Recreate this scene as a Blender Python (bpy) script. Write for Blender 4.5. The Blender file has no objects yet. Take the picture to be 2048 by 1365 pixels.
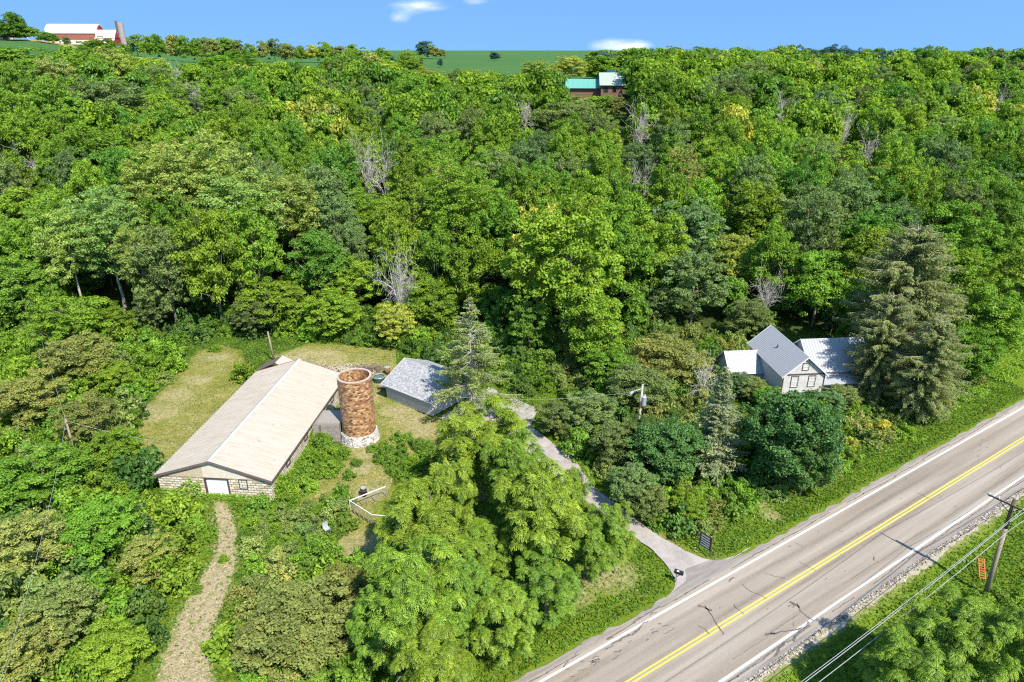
import bpy, math, random
import numpy as np
from mathutils import Vector, Matrix
R = math.radians
PI = math.pi
sc = bpy.context.scene
col = sc.collection

# ------------------------------------------------------------------ camera
cam = bpy.data.cameras.new('camera')
cam.sensor_width = 36.0
cam.lens = 36.0 * 1365.0 / 2048.0
cam.clip_end = 20000
cam.clip_start = 0.5
co = bpy.data.objects.new('camera', cam)
col.objects.link(co)
co.location = (0, 0, 44)
co.rotation_euler = (R(90 - 23.11), 0, 0)
sc.camera = co

# ------------------------------------------------------------------ light
SUN_AZ = R(-56)      # direction towards the sun, counter-clockwise from +x
SUN_EL = R(51)
w = bpy.data.worlds.new('World')
sc.world = w
w.use_nodes = True
nt = w.node_tree
nt.nodes.clear()
def N(nt, t, **k):
    n = nt.nodes.new(t)
    for a, b in k.items():
        setattr(n, a, b)
    return n
out = N(nt, 'ShaderNodeOutputWorld')
bg = N(nt, 'ShaderNodeBackground')
sky = N(nt, 'ShaderNodeTexSky')
sky.sky_type = 'NISHITA'
sky.sun_disc = False
sky.sun_elevation = SUN_EL
sky.sun_rotation = PI / 2 - SUN_AZ
sky.altitude = 300
sky.air_density = 1.0
sky.dust_density = 0.15
sky.ozone_density = 2.5
bg.inputs['Strength'].default_value = 0.15
# clouds: three small wisps fixed in the sky by direction
tc = N(nt, 'ShaderNodeTexCoord')
sep = N(nt, 'ShaderNodeSeparateXYZ')
nt.links.new(tc.outputs['Generated'], sep.inputs[0])
def wm(op, a, b=None, c=None):
    m = N(nt, 'ShaderNodeMath', operation=op)
    for i, v in enumerate((a, b, c)):
        if v is None: continue
        if isinstance(v, (int, float)): m.inputs[i].default_value = v
        else: nt.links.new(v, m.inputs[i])
    return m.outputs[0]
ax = wm('DIVIDE', sep.outputs[0], wm('MAXIMUM', sep.outputs[1], 0.05))
az = wm('DIVIDE', sep.outputs[2], wm('MAXIMUM', sep.outputs[1], 0.05))
noi = N(nt, 'ShaderNodeTexNoise')
noi.inputs['Scale'].default_value = 9
noi.inputs['Detail'].default_value = 8
noi.inputs['Roughness'].default_value = 0.62
mp = N(nt, 'ShaderNodeMapping')
mp.inputs['Scale'].default_value = (1.6, 1, 5)
nt.links.new(tc.outputs['Generated'], mp.inputs[0])
nt.links.new(mp.outputs[0], noi.inputs['Vector'])
tot = None
for (u, v, su, sv, amp) in ((845, 12, 48, 8, 0.75), (798, 36, 18, 9, 0.6), (825, 24, 24, 6, .35), (1236, 92, 44, 10, .85), (1278, 91, 22, 9, .55), (950, 3, 22, 7, .4)):
    cs, sn = math.cos(R(23.11)), math.sin(R(23.11))
    a = (u - 1024) / 1365.; b = (682.5 - v) / 1365.
    dx, dy, dz = a, cs + b * sn, -sn + b * cs
    cx, cz = dx / dy, dz / dy
    e1 = wm('DIVIDE', wm('SUBTRACT', ax, cx), su / 1365.)
    e2 = wm('DIVIDE', wm('SUBTRACT', az, cz), sv / 1365.)
    q = wm('EXPONENT', wm('MULTIPLY', wm('ADD', wm('MULTIPLY', e1, e1), wm('MULTIPLY', e2, e2)), -1.0))
    q = wm('MULTIPLY', q, amp)
    tot = q if tot is None else wm('ADD', tot, q)
m = wm('MULTIPLY', tot, wm('MULTIPLY', wm('SUBTRACT', noi.outputs['Fac'], 0.28), 3.4))
m = wm('MINIMUM', wm('MAXIMUM', wm('SUBTRACT', m, 0.10), 0.0), 0.92)
mx = N(nt, 'ShaderNodeMix', data_type='RGBA')
nt.links.new(m, mx.inputs[0])
# the sky dome is read a little above the true direction, away from the milky horizon band
vadd = N(nt, 'ShaderNodeVectorMath', operation='ADD'); vadd.inputs[1].default_value = (0, 0, 0.50)
vnm = N(nt, 'ShaderNodeVectorMath', operation='NORMALIZE')
nt.links.new(tc.outputs['Generated'], vadd.inputs[0]); nt.links.new(vadd.outputs[0], vnm.inputs[0]); nt.links.new(vnm.outputs[0], sky.inputs['Vector'])
hs = N(nt, 'ShaderNodeHueSaturation')
hs.inputs['Saturation'].default_value = 1.04
hs.inputs['Value'].default_value = 1.0
nt.links.new(sky.outputs[0], hs.inputs['Color'])
tn = N(nt, 'ShaderNodeMix', data_type='RGBA', blend_type='MULTIPLY')
tn.inputs[0].default_value = 1.0
tn.inputs[7].default_value = (0.80, 0.98, 1.0, 1)
nt.links.new(hs.outputs[0], tn.inputs[6])
nt.links.new(tn.outputs[2], mx.inputs[6])
mx.inputs[7].default_value = (4.2, 4.4, 4.7, 1)
nt.links.new(mx.outputs[2], bg.inputs['Color'])
nt.links.new(bg.outputs[0], out.inputs['Surface'])

sl = bpy.data.lights.new('sun', 'SUN')
sl.energy = 3.7
sl.angle = R(0.53)
sl.color = (1.0, 0.95, 0.86)
so = bpy.data.objects.new('sun', sl)
col.objects.link(so)
sd = Vector((math.cos(SUN_EL) * math.cos(SUN_AZ), math.cos(SUN_EL) * math.sin(SUN_AZ), math.sin(SUN_EL)))
so.rotation_euler = sd.to_track_quat('Z', 'Y').to_euler()
so.location = (30, -40, 80)

sc.view_settings.view_transform = 'Standard'
sc.view_settings.look = 'None'
sc.view_settings.exposure = 1.08
sc.view_settings.gamma = 1.0
sc.cycles.use_denoising = False
sc.cycles.pixel_filter_type = 'BLACKMAN_HARRIS'
sc.cycles.filter_width = 1.2
sc.cycles.max_bounces = 6
sc.cycles.diffuse_bounces = 4
sc.cycles.glossy_bounces = 2
sc.cycles.transmission_bounces = 3
sc.cycles.transparent_max_bounces = 4
sc.cycles.caustics_reflective = False
sc.cycles.caustics_refractive = False

# ------------------------------------------------------------------ terrain function
RD = (0.8383, 0.5452)          # road direction
RN = (0.5452, -0.8383)         # to the right of the road
def ss(t):
    t = np.clip(t, 0, 1)
    return t * t * (3 - 2 * t)
def height(x, y):
    x = np.asarray(x, float); y = np.asarray(y, float)
    t = x * RN[0] + y * RN[1]
    edge = np.maximum(106, (-30 - t) * 0 + 0.65 * x + 62)
    d = y - edge
    prof = np.interp(d, [0, 25, 145, 225, 315, 800, 3000], [0, 2.5, 22, 30, 35, 39.5, 41])
    q = -x / np.maximum(y, 1)
    lift = 15 * ss((q - 0.42) / 0.25) * ss((y - 110) / 120.)
    ditch = -0.45 * ss((t + 21.0) / 2.5) * (1 - ss((t + 14) / 6.))
    wob = 0.10 * np.sin(x * 0.31 + y * 0.17) * np.sin(y * 0.23 - x * 0.11) - 0.10
    roadk = ss((np.abs(t + 26.4) - 4.5) / 3.0)
    return prof + lift + ditch + wob * roadk

# ---- plant and ground layout in world metres: (kind, x, y, radius, height, tag)
TREES = [
('cotton',-66.98,132.64,7.96,26,''),('cotton',-56.83,130.74,8.78,29,''),('cotton',-48.12,121.71,6.76,24,''),('cotton',-69.79,115.5,7.33,23,''),
('cotton',-75.45,113.26,5.55,20,''),('cotton',-63.09,111.87,4.66,18,''),('cotton',-41.96,128.01,7.09,22,''),('walnut',-97.23,161.93,9.79,17,''),
('walnut',-94.98,131.12,9.5,17.3,''),('walnut',-67.79,96.46,5.69,11,''),('shade',-83.02,108.54,5.43,13,''),('walnut',8.0,99.55,8.68,25,''),
('tallw',-10.85,124.62,7.3,25,''),('walnut',-2.16,120.65,6.31,20,''),('tallw',-25.12,135.13,7.42,15.2,''),('walnut',19.16,111.87,6.36,18,''),
('oak',32.07,124.08,7.41,18,''),('shade',-33.9,116.46,5.3,15,''),('oak',-29.61,121.29,4.11,15,''),('walnut',-40.51,107.79,5.86,9,''),
('walnut',-29.93,105.26,5.35,8,''),('walnut',-26.73,114.6,4.84,10,''),('yellow',-18.56,100.89,3.57,8,''),('walnut',-13.73,107.79,4.6,9,''),
('walnut',11.23,91.57,5.4,14,''),('shade',2.76,97.62,4.22,10,''),('oak',30.63,109.11,5.86,14,''),('walnut',46.55,132.48,8.31,19,''),
('oak',57.31,129.87,8.17,19,''),('walnut',51.56,109.11,5.44,14,''),('shade',67.02,123.23,6.92,17,''),('walnut',69.63,104.81,6.83,17,''),
('oak',38.27,103.55,4.09,7.4,''),('shade',54.57,98.93,5.02,12,''),('walnut',70.77,93.2,5.13,13,''),('walnut',64.42,87.81,3.87,9,''),
('walnut',82.99,106.48,6.13,16,''),('yellow',40.52,119.84,5.45,13,''),('olive',22.05,86.58,5.93,8,''),('olive',16.64,79.14,4.23,7,''),
('walnut',13.53,85.13,4.14,7,''),('maple',29.63,63.16,5.48,12,''),('maple',30.91,61.1,3.43,8,''),('oak',33.28,62.58,2.97,6,''),
('olive',32.62,81.99,2.43,3.8,''),('walnut',33.89,79.79,2.04,3.8,''),('oak',41.03,78.48,2.28,3.8,''),('olive',43.54,79.29,2.36,3.8,''),
('oak',30.96,83.64,2.4,3.8,''),('maple',16.86,63.33,3.79,8,''),('maple',15.3,67.74,2.88,6,''),('oak',9.57,73.48,3.68,6,''),('oak',11.66,66.44,3.11,6,''),
('oak',12.49,59.12,2.85,5,''),('olive',13.9,56.76,2.27,4.2,''),('walnut',17.81,57.17,2.03,3.5,''),('oak',5.28,73.24,2.76,5,''),
('near',-2.99,60.06,4.57,12.0,''),('near',0.52,54.31,3.52,12,''),('near',-7.74,48.37,4.11,11,''),('near',-5.23,49.97,2.64,12,''),
('near',2.61,48.21,4.18,12.5,''),('near',5.75,51.84,1.82,10,''),('near',7.21,47.98,2.71,8.5,''),('near',9.31,49.05,1.88,8,''),('near',-6.74,38.69,4.4,12,''),
('near',-9.86,38.66,2.43,8,''),('near',-0.91,39.19,2.83,8,''),('near',2.7,43.54,2.86,7,''),('near',-5.68,34.8,3.29,9,''),('near',-3.71,48.01,3.75,6.5,''),
('near',-3.55,39.7,2.26,10,''),('near',31.01,35.73,4.0,10.5,''),('near',27.8,33.98,3.41,9.5,''),('near',33.12,32.64,2.93,12,''),('larch',-5.15,77.32,6.3,17,''),
('spruce',22.42,64.68,3.9,13.5,''),('cedar',55.01,90.88,8.0,22,''),('cedar',48.82,82.33,4.6,15.5,''),('cedar',52.2,77.12,4.8,14,''),
('olive',-16.62,40.48,4.51,5.5,''),('olive',-14.19,45.05,2.34,4.0,''),('olive',-19.48,39.3,2.32,4.0,''),('olive',22.04,253.68,4.81,8,''),
('walnut',27.81,250.22,4.32,8,''),('walnut',32.53,246.9,4.26,9,''),('olive',36.36,243.72,4.63,9,''),('olive',24.03,241.33,5.01,9,''),
('dead',-32.74,157.44,3.6799999999999997,21.6,''),('dead',-27.83,151.06,4.14,22.950000000000003,''),('dead',36.32,196.57,5.289999999999999,20.25,''),
('dead',88.2,233.48,4.83,17.55,''),('dead',97.93,210.0,4.369999999999999,20.25,''),('dead',98.14,191.23,5.52,17.55,''),
('dead',-19.17,107.15,3.4499999999999997,16.200000000000003,''),('dead',-108.46,153.21,5.289999999999999,16.200000000000003,''),
('dead',-105.33,240.88,4.6,14.850000000000001,''),('dead',29.74,161.05,3.9099999999999997,14.850000000000001,''),
('dead',3.87,216.02,4.14,16.200000000000003,''),('dead',-133.42,293.71,4.0249999999999995,14.850000000000001,''),('dead',42.84,108.49,2.76,12.15,''),
('dead',25.49,81.1,2.9899999999999998,7.425000000000001,''),('dead',74.26,120.32,3.4499999999999997,16.200000000000003,''),
('dead',202.26,299.2,4.6,16.200000000000003,''),('dead',-18.13,107.11,2.53,13.5,''),('gold',84.46,189.08,3.25,9,''),('yellow',1.15,280.76,6.74,11,''),
('yellow',-34.87,311.4,9.57,9,''),('yellow',-20.01,311.67,9.58,9,''),('yellow',11.26,324.77,11.04,11,''),('yellow',26.2,330,9.06,12.6,'far'),
('yellow',-152.69,283.89,10.58,12,''),('yellow',-148.12,301.2,10.23,12,''),('walnut',-130.22,323.21,9.87,14,''),('walnut',-125.24,340.04,9.21,14,''),
('walnut',-62.15,306.47,12.47,18,''),('walnut',-45.51,329.49,6.69,15,''),('walnut',-172.35,310.41,8.37,13,''),('walnut',-138.25,208.43,12.07,17,''),
('oak',-108.53,194.5,11.47,18,''),('oak',-115.59,195.56,7.44,16,''),('oak',15.1,203.08,9.97,17,''),('oak',-109.81,247.37,7.08,12.9,''),
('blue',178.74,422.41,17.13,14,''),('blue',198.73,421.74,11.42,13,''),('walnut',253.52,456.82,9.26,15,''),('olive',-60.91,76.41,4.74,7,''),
('olive',-49.77,70.16,4.13,7,''),('walnut',-49.1,59.84,4.42,7,''),('walnut',-45.22,66.22,3.11,5,''),('olive',-42.73,48.38,3.77,7,''),
('walnut',-38.18,51.31,3.71,6.5,''),('olive',-32.22,48.23,2.45,5,''),('olive',-35.6,40.97,3.35,6.5,''),('walnut',-29.96,38.22,2.45,5,''),
('olive',-36.23,36.5,3.1,6,''),('olive',-60.51,85.63,5.88,8,''),('walnut',-54.88,84.14,3.09,5,''),('shade',-272.6,400,6.7,8.7,'far'),
('shade',-264.5,400,6.71,14.4,'far'),('shade',-258.6,400,5.37,7.8,'far'),('oak',-267.2,400,5.36,5.2,'far'),('oak',-279.3,400,5.36,9.9,'far'),
('shade',-249.7,400,4.03,5.9,'far'),('shade',-245.7,400,3.36,5.5,'far'),('oak',-239.0,400,2.15,5.2,'far'),('walnut',-264.2,509.1,3.78,12.6,'far'),
('oak',-258.7,511.9,5.88,14.8,'far'),('walnut',-246.6,502.7,5.1,14.7,'far'),('shade',-244.0,512.0,5.9,17.0,'far'),('olive',-240.1,524.0,6.75,17.8,'far'),
('shade',-222.9,506.7,5.84,18.0,'far'),('walnut',-216.8,510.8,5.2,16.4,'far'),('walnut',-217.5,524.8,3.92,17.2,'far'),('olive',-204.7,506.4,6.87,16.5,'far'),
('shade',-202.6,524.9,7.48,17.3,'far'),('olive',-193.1,524.0,5.33,15.2,'far'),('walnut',-178.6,504.9,4.45,12.9,'far'),('olive',-174.7,518.8,4.58,14.6,'far'),
('oak',-169.9,528.8,5.74,16.0,'far'),('olive',-152.3,502.6,5.8,13.3,'far'),('walnut',-146.0,510.1,4.5,11.5,'far'),('yellow',-138.7,515.2,5.24,12.0,'far'),
('walnut',-128.1,507.4,5.85,14.0,'far'),('olive',-116.7,502.7,6.14,11.5,'far'),('walnut',-113.1,525.2,4.28,12.7,'far'),('shade',-93.2,527.3,4.65,10.0,'far'),
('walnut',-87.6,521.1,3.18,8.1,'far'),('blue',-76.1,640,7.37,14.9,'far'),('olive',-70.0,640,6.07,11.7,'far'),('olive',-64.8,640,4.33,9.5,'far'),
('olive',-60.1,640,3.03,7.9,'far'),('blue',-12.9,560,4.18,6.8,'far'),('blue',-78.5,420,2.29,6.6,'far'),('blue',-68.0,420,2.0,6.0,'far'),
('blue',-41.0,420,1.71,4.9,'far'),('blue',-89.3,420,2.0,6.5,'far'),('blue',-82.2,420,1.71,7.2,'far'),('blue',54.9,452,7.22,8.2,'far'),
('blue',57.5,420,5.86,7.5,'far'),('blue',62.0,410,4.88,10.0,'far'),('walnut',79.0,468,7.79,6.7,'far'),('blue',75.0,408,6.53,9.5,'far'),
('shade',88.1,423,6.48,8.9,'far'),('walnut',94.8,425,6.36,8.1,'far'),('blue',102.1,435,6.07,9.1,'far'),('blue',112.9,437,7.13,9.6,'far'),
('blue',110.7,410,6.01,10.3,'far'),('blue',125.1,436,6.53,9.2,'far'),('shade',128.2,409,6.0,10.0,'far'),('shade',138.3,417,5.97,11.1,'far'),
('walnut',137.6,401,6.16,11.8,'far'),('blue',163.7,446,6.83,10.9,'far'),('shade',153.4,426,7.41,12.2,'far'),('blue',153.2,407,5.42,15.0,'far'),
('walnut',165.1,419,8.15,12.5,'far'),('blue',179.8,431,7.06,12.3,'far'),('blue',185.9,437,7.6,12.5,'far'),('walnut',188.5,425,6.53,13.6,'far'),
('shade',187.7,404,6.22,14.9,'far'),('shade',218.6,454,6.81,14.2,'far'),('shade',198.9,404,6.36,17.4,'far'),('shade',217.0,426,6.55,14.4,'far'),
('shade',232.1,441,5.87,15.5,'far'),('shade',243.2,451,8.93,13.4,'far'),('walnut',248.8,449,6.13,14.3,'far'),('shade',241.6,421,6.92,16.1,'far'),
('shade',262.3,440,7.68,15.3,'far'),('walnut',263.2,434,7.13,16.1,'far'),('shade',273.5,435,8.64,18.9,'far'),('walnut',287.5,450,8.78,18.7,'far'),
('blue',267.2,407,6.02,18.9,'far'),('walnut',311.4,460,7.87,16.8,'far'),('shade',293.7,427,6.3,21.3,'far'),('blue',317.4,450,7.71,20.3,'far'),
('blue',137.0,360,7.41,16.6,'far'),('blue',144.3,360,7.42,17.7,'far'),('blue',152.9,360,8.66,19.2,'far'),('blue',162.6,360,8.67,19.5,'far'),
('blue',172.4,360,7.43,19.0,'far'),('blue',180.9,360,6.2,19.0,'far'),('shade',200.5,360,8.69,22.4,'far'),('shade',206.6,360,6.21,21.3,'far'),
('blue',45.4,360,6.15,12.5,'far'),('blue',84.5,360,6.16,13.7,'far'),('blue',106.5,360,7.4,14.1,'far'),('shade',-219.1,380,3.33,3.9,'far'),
('shade',-211.4,380,6.42,7.0,'far'),('shade',-203.7,380,2.83,8.0,'far'),('shade',-200.6,380,2.06,7.2,'far'),('shade',-197.6,380,2.32,8.0,'far'),
('oak',-57.0,108.0,5.9,18.6,'fill'),('walnut',-49.1,108.2,5.78,22.0,'fill'),('walnut',-94.0,109.1,5.93,21.9,'fill'),('yellow',4.6,110.2,6.98,21.1,'fill'),
('walnut',-5.8,110.2,5.3,16.7,'fill'),('walnut',60.2,110.2,6.87,18.4,'fill'),('walnut',-19.5,113.6,4.92,18.2,'fill'),('walnut',-44.5,113.9,4.83,20.9,'fill'),
('walnut',45.1,114.2,4.88,17.1,'fill'),('walnut',-12.7,114.3,4.86,17.0,'fill'),('walnut',-86.3,114.7,4.95,17.4,'fill'),('oak',-53.1,114.9,5.09,19.0,'fill'),
('oak',-99.6,115.3,5.91,19.1,'fill'),('walnut',26.2,115.7,5.33,17.8,'fill'),('walnut',10.6,116.2,5.68,17.4,'fill'),('oak',51.7,117.0,5.45,21.8,'fill'),
('shade',-81.4,119.3,5.21,19.7,'fill'),('walnut',-61.8,119.8,5.75,20.6,'fill'),('walnut',-90.4,120.6,4.87,16.7,'fill'),('walnut',-20.6,121.6,5.88,19.5,'fill'),
('walnut',5.8,122.0,5.18,18.9,'fill'),('walnut',19.9,122.1,6.37,19.2,'fill'),('walnut',-105.5,122.8,6.13,17.5,'fill'),('walnut',82.0,123.6,6.52,18.8,'fill'),
('oak',-76.8,124.7,5.4,18.5,'fill'),('walnut',12.6,125.2,5.06,19.0,'fill'),('walnut',-84.8,126.2,5.05,19.1,'fill'),('oak',-33.4,127.7,5.44,18.7,'fill'),
('walnut',5.2,128.7,4.91,21.0,'fill'),('oak',73.2,128.7,5.01,16.9,'fill'),('walnut',-108.7,129.5,4.82,20.6,'fill'),('walnut',22.6,129.6,5.58,17.0,'fill'),
('oak',86.5,130.3,4.92,21.5,'fill'),('walnut',-3.5,131.1,5.73,18.5,'fill'),('olive',-16.0,131.3,5.06,18.0,'fill'),('shade',94.5,132.0,6.45,20.6,'fill'),
('walnut',37.0,132.2,5.64,18.1,'fill'),('oak',-77.4,132.3,4.82,17.2,'fill'),('walnut',79.3,133.1,5.07,21.2,'fill'),('walnut',15.6,133.3,5.52,20.1,'fill'),
('oak',66.4,133.9,5.03,20.1,'fill'),('walnut',-83.6,134.8,4.97,21.2,'fill'),('oak',-47.8,135.6,5.67,21.5,'fill'),('shade',-111.8,135.6,5.32,18.7,'fill'),
('walnut',30.4,136.0,5.82,21.8,'fill'),('oak',-37.7,136.2,6.77,21.0,'fill'),('shade',7.5,136.8,6.25,21.3,'fill'),('walnut',88.4,137.8,5.53,19.3,'fill'),
('walnut',0.1,137.8,4.94,21.4,'fill'),('oak',-102.9,137.9,6.0,19.3,'fill'),('olive',-12.6,138.4,4.92,20.2,'fill'),('shade',101.2,138.5,5.9,17.8,'fill'),
('shade',21.0,139.1,5.14,19.5,'fill'),('shade',57.9,139.2,5.51,20.4,'fill'),('walnut',-75.5,139.6,6.25,18.3,'fill'),('shade',72.9,139.7,6.96,19.8,'fill'),
('shade',-60.5,140.2,6.36,16.4,'fill'),('walnut',38.2,140.5,5.25,17.2,'fill'),('oak',-89.2,141.2,4.9,20.5,'fill'),('walnut',14.0,141.6,4.96,17.5,'fill'),
('walnut',-5.6,141.8,5.09,18.3,'fill'),('walnut',109.3,141.9,6.44,21.1,'fill'),('walnut',-116.3,142.1,6.29,16.5,'fill'),('oak',49.4,142.1,5.23,21.1,'fill'),
('walnut',-43.2,142.5,5.55,16.1,'fill'),('walnut',-31.2,142.8,4.99,13.9,'fill'),('walnut',-68.6,142.9,5.15,17.8,'fill'),('shade',-96.0,143.2,4.85,11.1,'fill'),
('walnut',83.0,143.3,5.97,20.6,'fill'),('walnut',29.4,143.5,5.11,11.6,'fill'),('oak',-51.3,143.7,4.8,19.6,'fill'),('walnut',-20.8,144.2,6.54,21.2,'fill'),
('shade',94.3,144.2,6.9,21.9,'fill'),('walnut',4.8,144.4,5.21,19.0,'fill'),('walnut',63.4,145.3,4.99,21.1,'fill'),('walnut',-11.7,145.7,5.56,18.1,'fill'),
('shade',-83.1,146.4,5.13,19.2,'fill'),('walnut',-106.1,146.5,4.93,17.5,'fill'),('walnut',19.6,146.6,5.61,21.2,'fill'),('walnut',-122.6,147.1,5.06,18.5,'fill'),
('walnut',55.6,147.2,6.35,19.9,'fill'),('shade',103.0,148.0,6.08,18.2,'fill'),('walnut',45.2,148.0,5.58,20.4,'fill'),('oak',-57.6,148.1,5.4,21.1,'fill'),
('olive',37.0,148.1,5.24,21.3,'fill'),('oak',74.2,148.3,4.93,17.7,'fill'),('shade',-37.7,148.3,6.19,21.5,'fill'),('oak',120.9,149.0,6.02,20.7,'fill'),
('oak',-2.7,149.0,6.69,19.8,'fill'),('oak',111.8,149.4,4.91,19.1,'fill'),('walnut',-47.4,149.6,4.94,19.9,'fill'),('olive',-71.6,149.9,5.19,21.5,'fill'),
('walnut',-97.9,149.9,5.52,18.8,'fill'),('oak',11.0,150.6,5.63,19.1,'fill'),('walnut',28.0,151.4,4.72,8.6,'fill'),('walnut',87.8,151.7,5.43,21.8,'fill'),
('walnut',-17.5,154.1,4.87,20.1,'fill'),('walnut',64.6,154.1,5.53,17.2,'fill'),('walnut',-126.4,154.3,5.14,16.3,'fill'),('oak',96.0,154.4,4.94,16.5,'fill'),
('oak',-117.5,154.8,5.01,17.9,'fill'),('oak',17.7,154.9,4.97,17.7,'fill'),('walnut',51.3,155.6,6.07,18.9,'fill'),('shade',-63.6,156.0,6.59,19.0,'fill'),
('shade',-52.8,156.0,5.67,20.0,'fill'),('walnut',-85.3,156.0,6.44,16.4,'fill'),('walnut',107.4,156.1,5.9,18.2,'fill'),('walnut',77.4,156.2,6.12,15.3,'fill'),
('walnut',129.7,156.3,5.84,18.8,'fill'),('walnut',42.0,156.6,6.43,16.6,'fill'),('oak',3.4,156.7,5.5,20.3,'fill'),('walnut',-6.6,156.7,4.91,18.1,'fill'),
('walnut',-75.9,157.8,5.06,19.4,'fill'),('walnut',120.5,157.9,4.9,19.9,'fill'),('walnut',-42.1,159.0,6.3,17.0,'fill'),('olive',85.2,159.8,5.1,15.3,'fill'),
('walnut',-24.2,159.9,5.17,21.1,'fill'),('walnut',100.6,160.3,4.84,16.0,'fill'),('oak',-132.1,160.5,5.8,17.4,'fill'),('walnut',59.3,160.8,5.78,16.8,'fill'),
('olive',69.9,161.1,5.43,19.6,'fill'),('walnut',-113.2,162.1,5.98,18.6,'fill'),('shade',-14.9,162.1,6.05,16.7,'fill'),('walnut',12.2,162.5,5.4,21.1,'fill'),
('walnut',-123.2,162.9,5.28,17.3,'fill'),('walnut',-68.8,163.3,5.54,17.4,'fill'),('walnut',-57.8,164.1,5.99,21.3,'fill'),('walnut',20.9,164.4,5.2,19.2,'fill'),
('walnut',-1.8,164.5,5.8,16.7,'fill'),('oak',116.1,164.6,4.93,16.1,'fill'),('walnut',139.2,164.7,5.97,19.4,'fill'),('walnut',47.9,164.8,6.32,18.5,'fill'),
('walnut',-79.4,164.9,5.39,19.8,'fill'),('walnut',77.3,165.0,5.74,18.7,'fill'),('walnut',125.7,165.6,5.73,19.8,'fill'),('walnut',91.3,165.9,5.0,20.7,'fill'),
('walnut',-35.4,166.5,5.45,20.7,'fill'),('walnut',-87.0,166.9,5.04,20.6,'fill'),('walnut',39.4,167.1,5.44,18.2,'fill'),('oak',6.1,167.2,4.99,19.3,'fill'),
('walnut',64.9,168.0,5.64,18.8,'fill'),('walnut',-44.2,168.0,6.21,17.7,'fill'),('oak',103.3,168.2,5.88,21.8,'fill'),('oak',30.5,168.5,6.09,15.9,'fill'),
('walnut',-107.2,169.1,5.86,17.3,'fill'),('walnut',-134.5,169.2,6.16,20.3,'fill'),('shade',-21.8,169.6,6.66,18.9,'fill'),
('walnut',-118.1,170.1,6.45,20.8,'fill'),('walnut',-13.0,170.2,5.07,18.1,'fill'),('walnut',15.1,170.7,6.29,16.8,'fill'),('walnut',-72.8,171.0,5.56,17.5,'fill'),
('walnut',-62.7,171.0,4.93,21.3,'fill'),('yellow',84.5,171.2,5.98,10.9,'fill'),('shade',-53.6,171.9,4.97,21.9,'fill'),('shade',120.1,172.2,5.54,17.8,'fill'),
('walnut',135.1,172.3,5.61,17.6,'fill'),('shade',-92.3,172.8,5.48,18.8,'fill'),('walnut',73.2,173.0,6.19,16.9,'fill'),('walnut',53.1,173.1,5.52,20.0,'fill'),
('walnut',-4.6,173.4,5.98,21.5,'fill'),('shade',95.9,173.7,5.74,19.8,'fill'),('shade',-31.5,174.3,5.82,16.8,'fill'),('walnut',4.3,175.5,4.98,17.1,'fill'),
('shade',-80.3,175.5,4.84,19.1,'fill'),('oak',143.3,176.0,5.51,16.6,'fill'),('walnut',-102.7,176.4,4.93,17.2,'fill'),('walnut',64.2,176.8,6.2,19.2,'fill'),
('walnut',128.5,176.9,5.13,21.5,'fill'),('oak',40.0,177.0,6.37,19.3,'fill'),('yellow',-43.1,177.1,4.94,20.1,'fill'),('walnut',-139.2,177.1,5.32,21.3,'fill'),
('oak',111.3,177.1,6.06,18.1,'fill'),('walnut',23.3,177.5,5.67,16.8,'fill'),('walnut',-130.7,177.9,5.19,17.4,'fill'),('walnut',-65.3,178.3,4.86,19.0,'fill'),
('yellow',89.3,179.0,4.77,8.7,'fill'),('walnut',-55.3,179.1,4.94,18.5,'fill'),('walnut',-73.6,179.4,5.29,20.1,'fill'),('oak',-18.9,179.6,5.43,19.9,'fill'),
('walnut',15.1,179.8,5.33,18.4,'fill'),('yellow',80.6,180.0,6.37,14.3,'fill'),('walnut',-114.1,180.4,6.89,20.2,'fill'),('oak',-11.0,180.6,5.16,21.4,'fill'),
('oak',151.9,180.7,6.03,19.1,'fill'),('shade',-88.7,181.2,6.12,19.6,'fill'),('walnut',98.6,181.7,5.02,16.6,'fill'),('walnut',51.0,182.2,6.97,21.0,'fill'),
('walnut',-28.6,182.6,5.28,19.3,'fill'),('walnut',-2.1,182.8,5.16,19.5,'fill'),('walnut',118.4,182.9,5.7,16.8,'fill'),('walnut',136.4,183.0,6.39,16.3,'fill'),
('walnut',-146.2,183.0,5.03,20.8,'fill'),('oak',31.7,183.3,6.02,11.0,'fill'),('shade',-124.2,183.3,5.47,21.8,'fill'),('walnut',-100.7,183.8,5.02,16.1,'fill'),
('oak',-135.6,184.1,5.04,17.3,'fill'),('walnut',-79.8,184.1,5.11,16.5,'fill'),('walnut',69.2,184.2,5.36,17.4,'fill'),('walnut',-48.2,185.0,4.93,18.9,'fill'),
('walnut',126.9,185.3,5.32,17.3,'fill'),('walnut',-68.3,185.3,5.43,22.0,'fill'),('walnut',92.0,186.1,3.71,6.7,'fill'),('walnut',41.2,186.2,5.6,21.6,'fill'),
('oak',22.3,186.5,5.7,19.2,'fill'),('shade',5.2,186.5,4.86,14.3,'fill'),('shade',109.1,186.6,6.96,18.4,'fill'),('walnut',-39.8,186.7,6.17,21.3,'fill'),
('shade',146.0,186.7,5.06,18.3,'fill'),('yellow',59.2,187.1,4.9,20.5,'fill'),('oak',-21.9,187.5,4.82,18.3,'fill'),('yellow',-57.6,187.9,6.6,16.9,'fill'),
('shade',-9.1,188.0,4.8,18.9,'fill'),('oak',155.9,188.4,4.95,21.9,'fill'),('walnut',76.9,189.0,5.34,21.6,'fill'),('oak',-142.7,189.7,5.0,18.2,'fill'),
('walnut',-131.4,190.5,4.9,19.2,'fill'),('walnut',-92.3,190.7,6.8,20.1,'fill'),('oak',48.0,191.2,4.88,16.9,'fill'),('walnut',15.1,191.3,5.68,16.4,'fill'),
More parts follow.
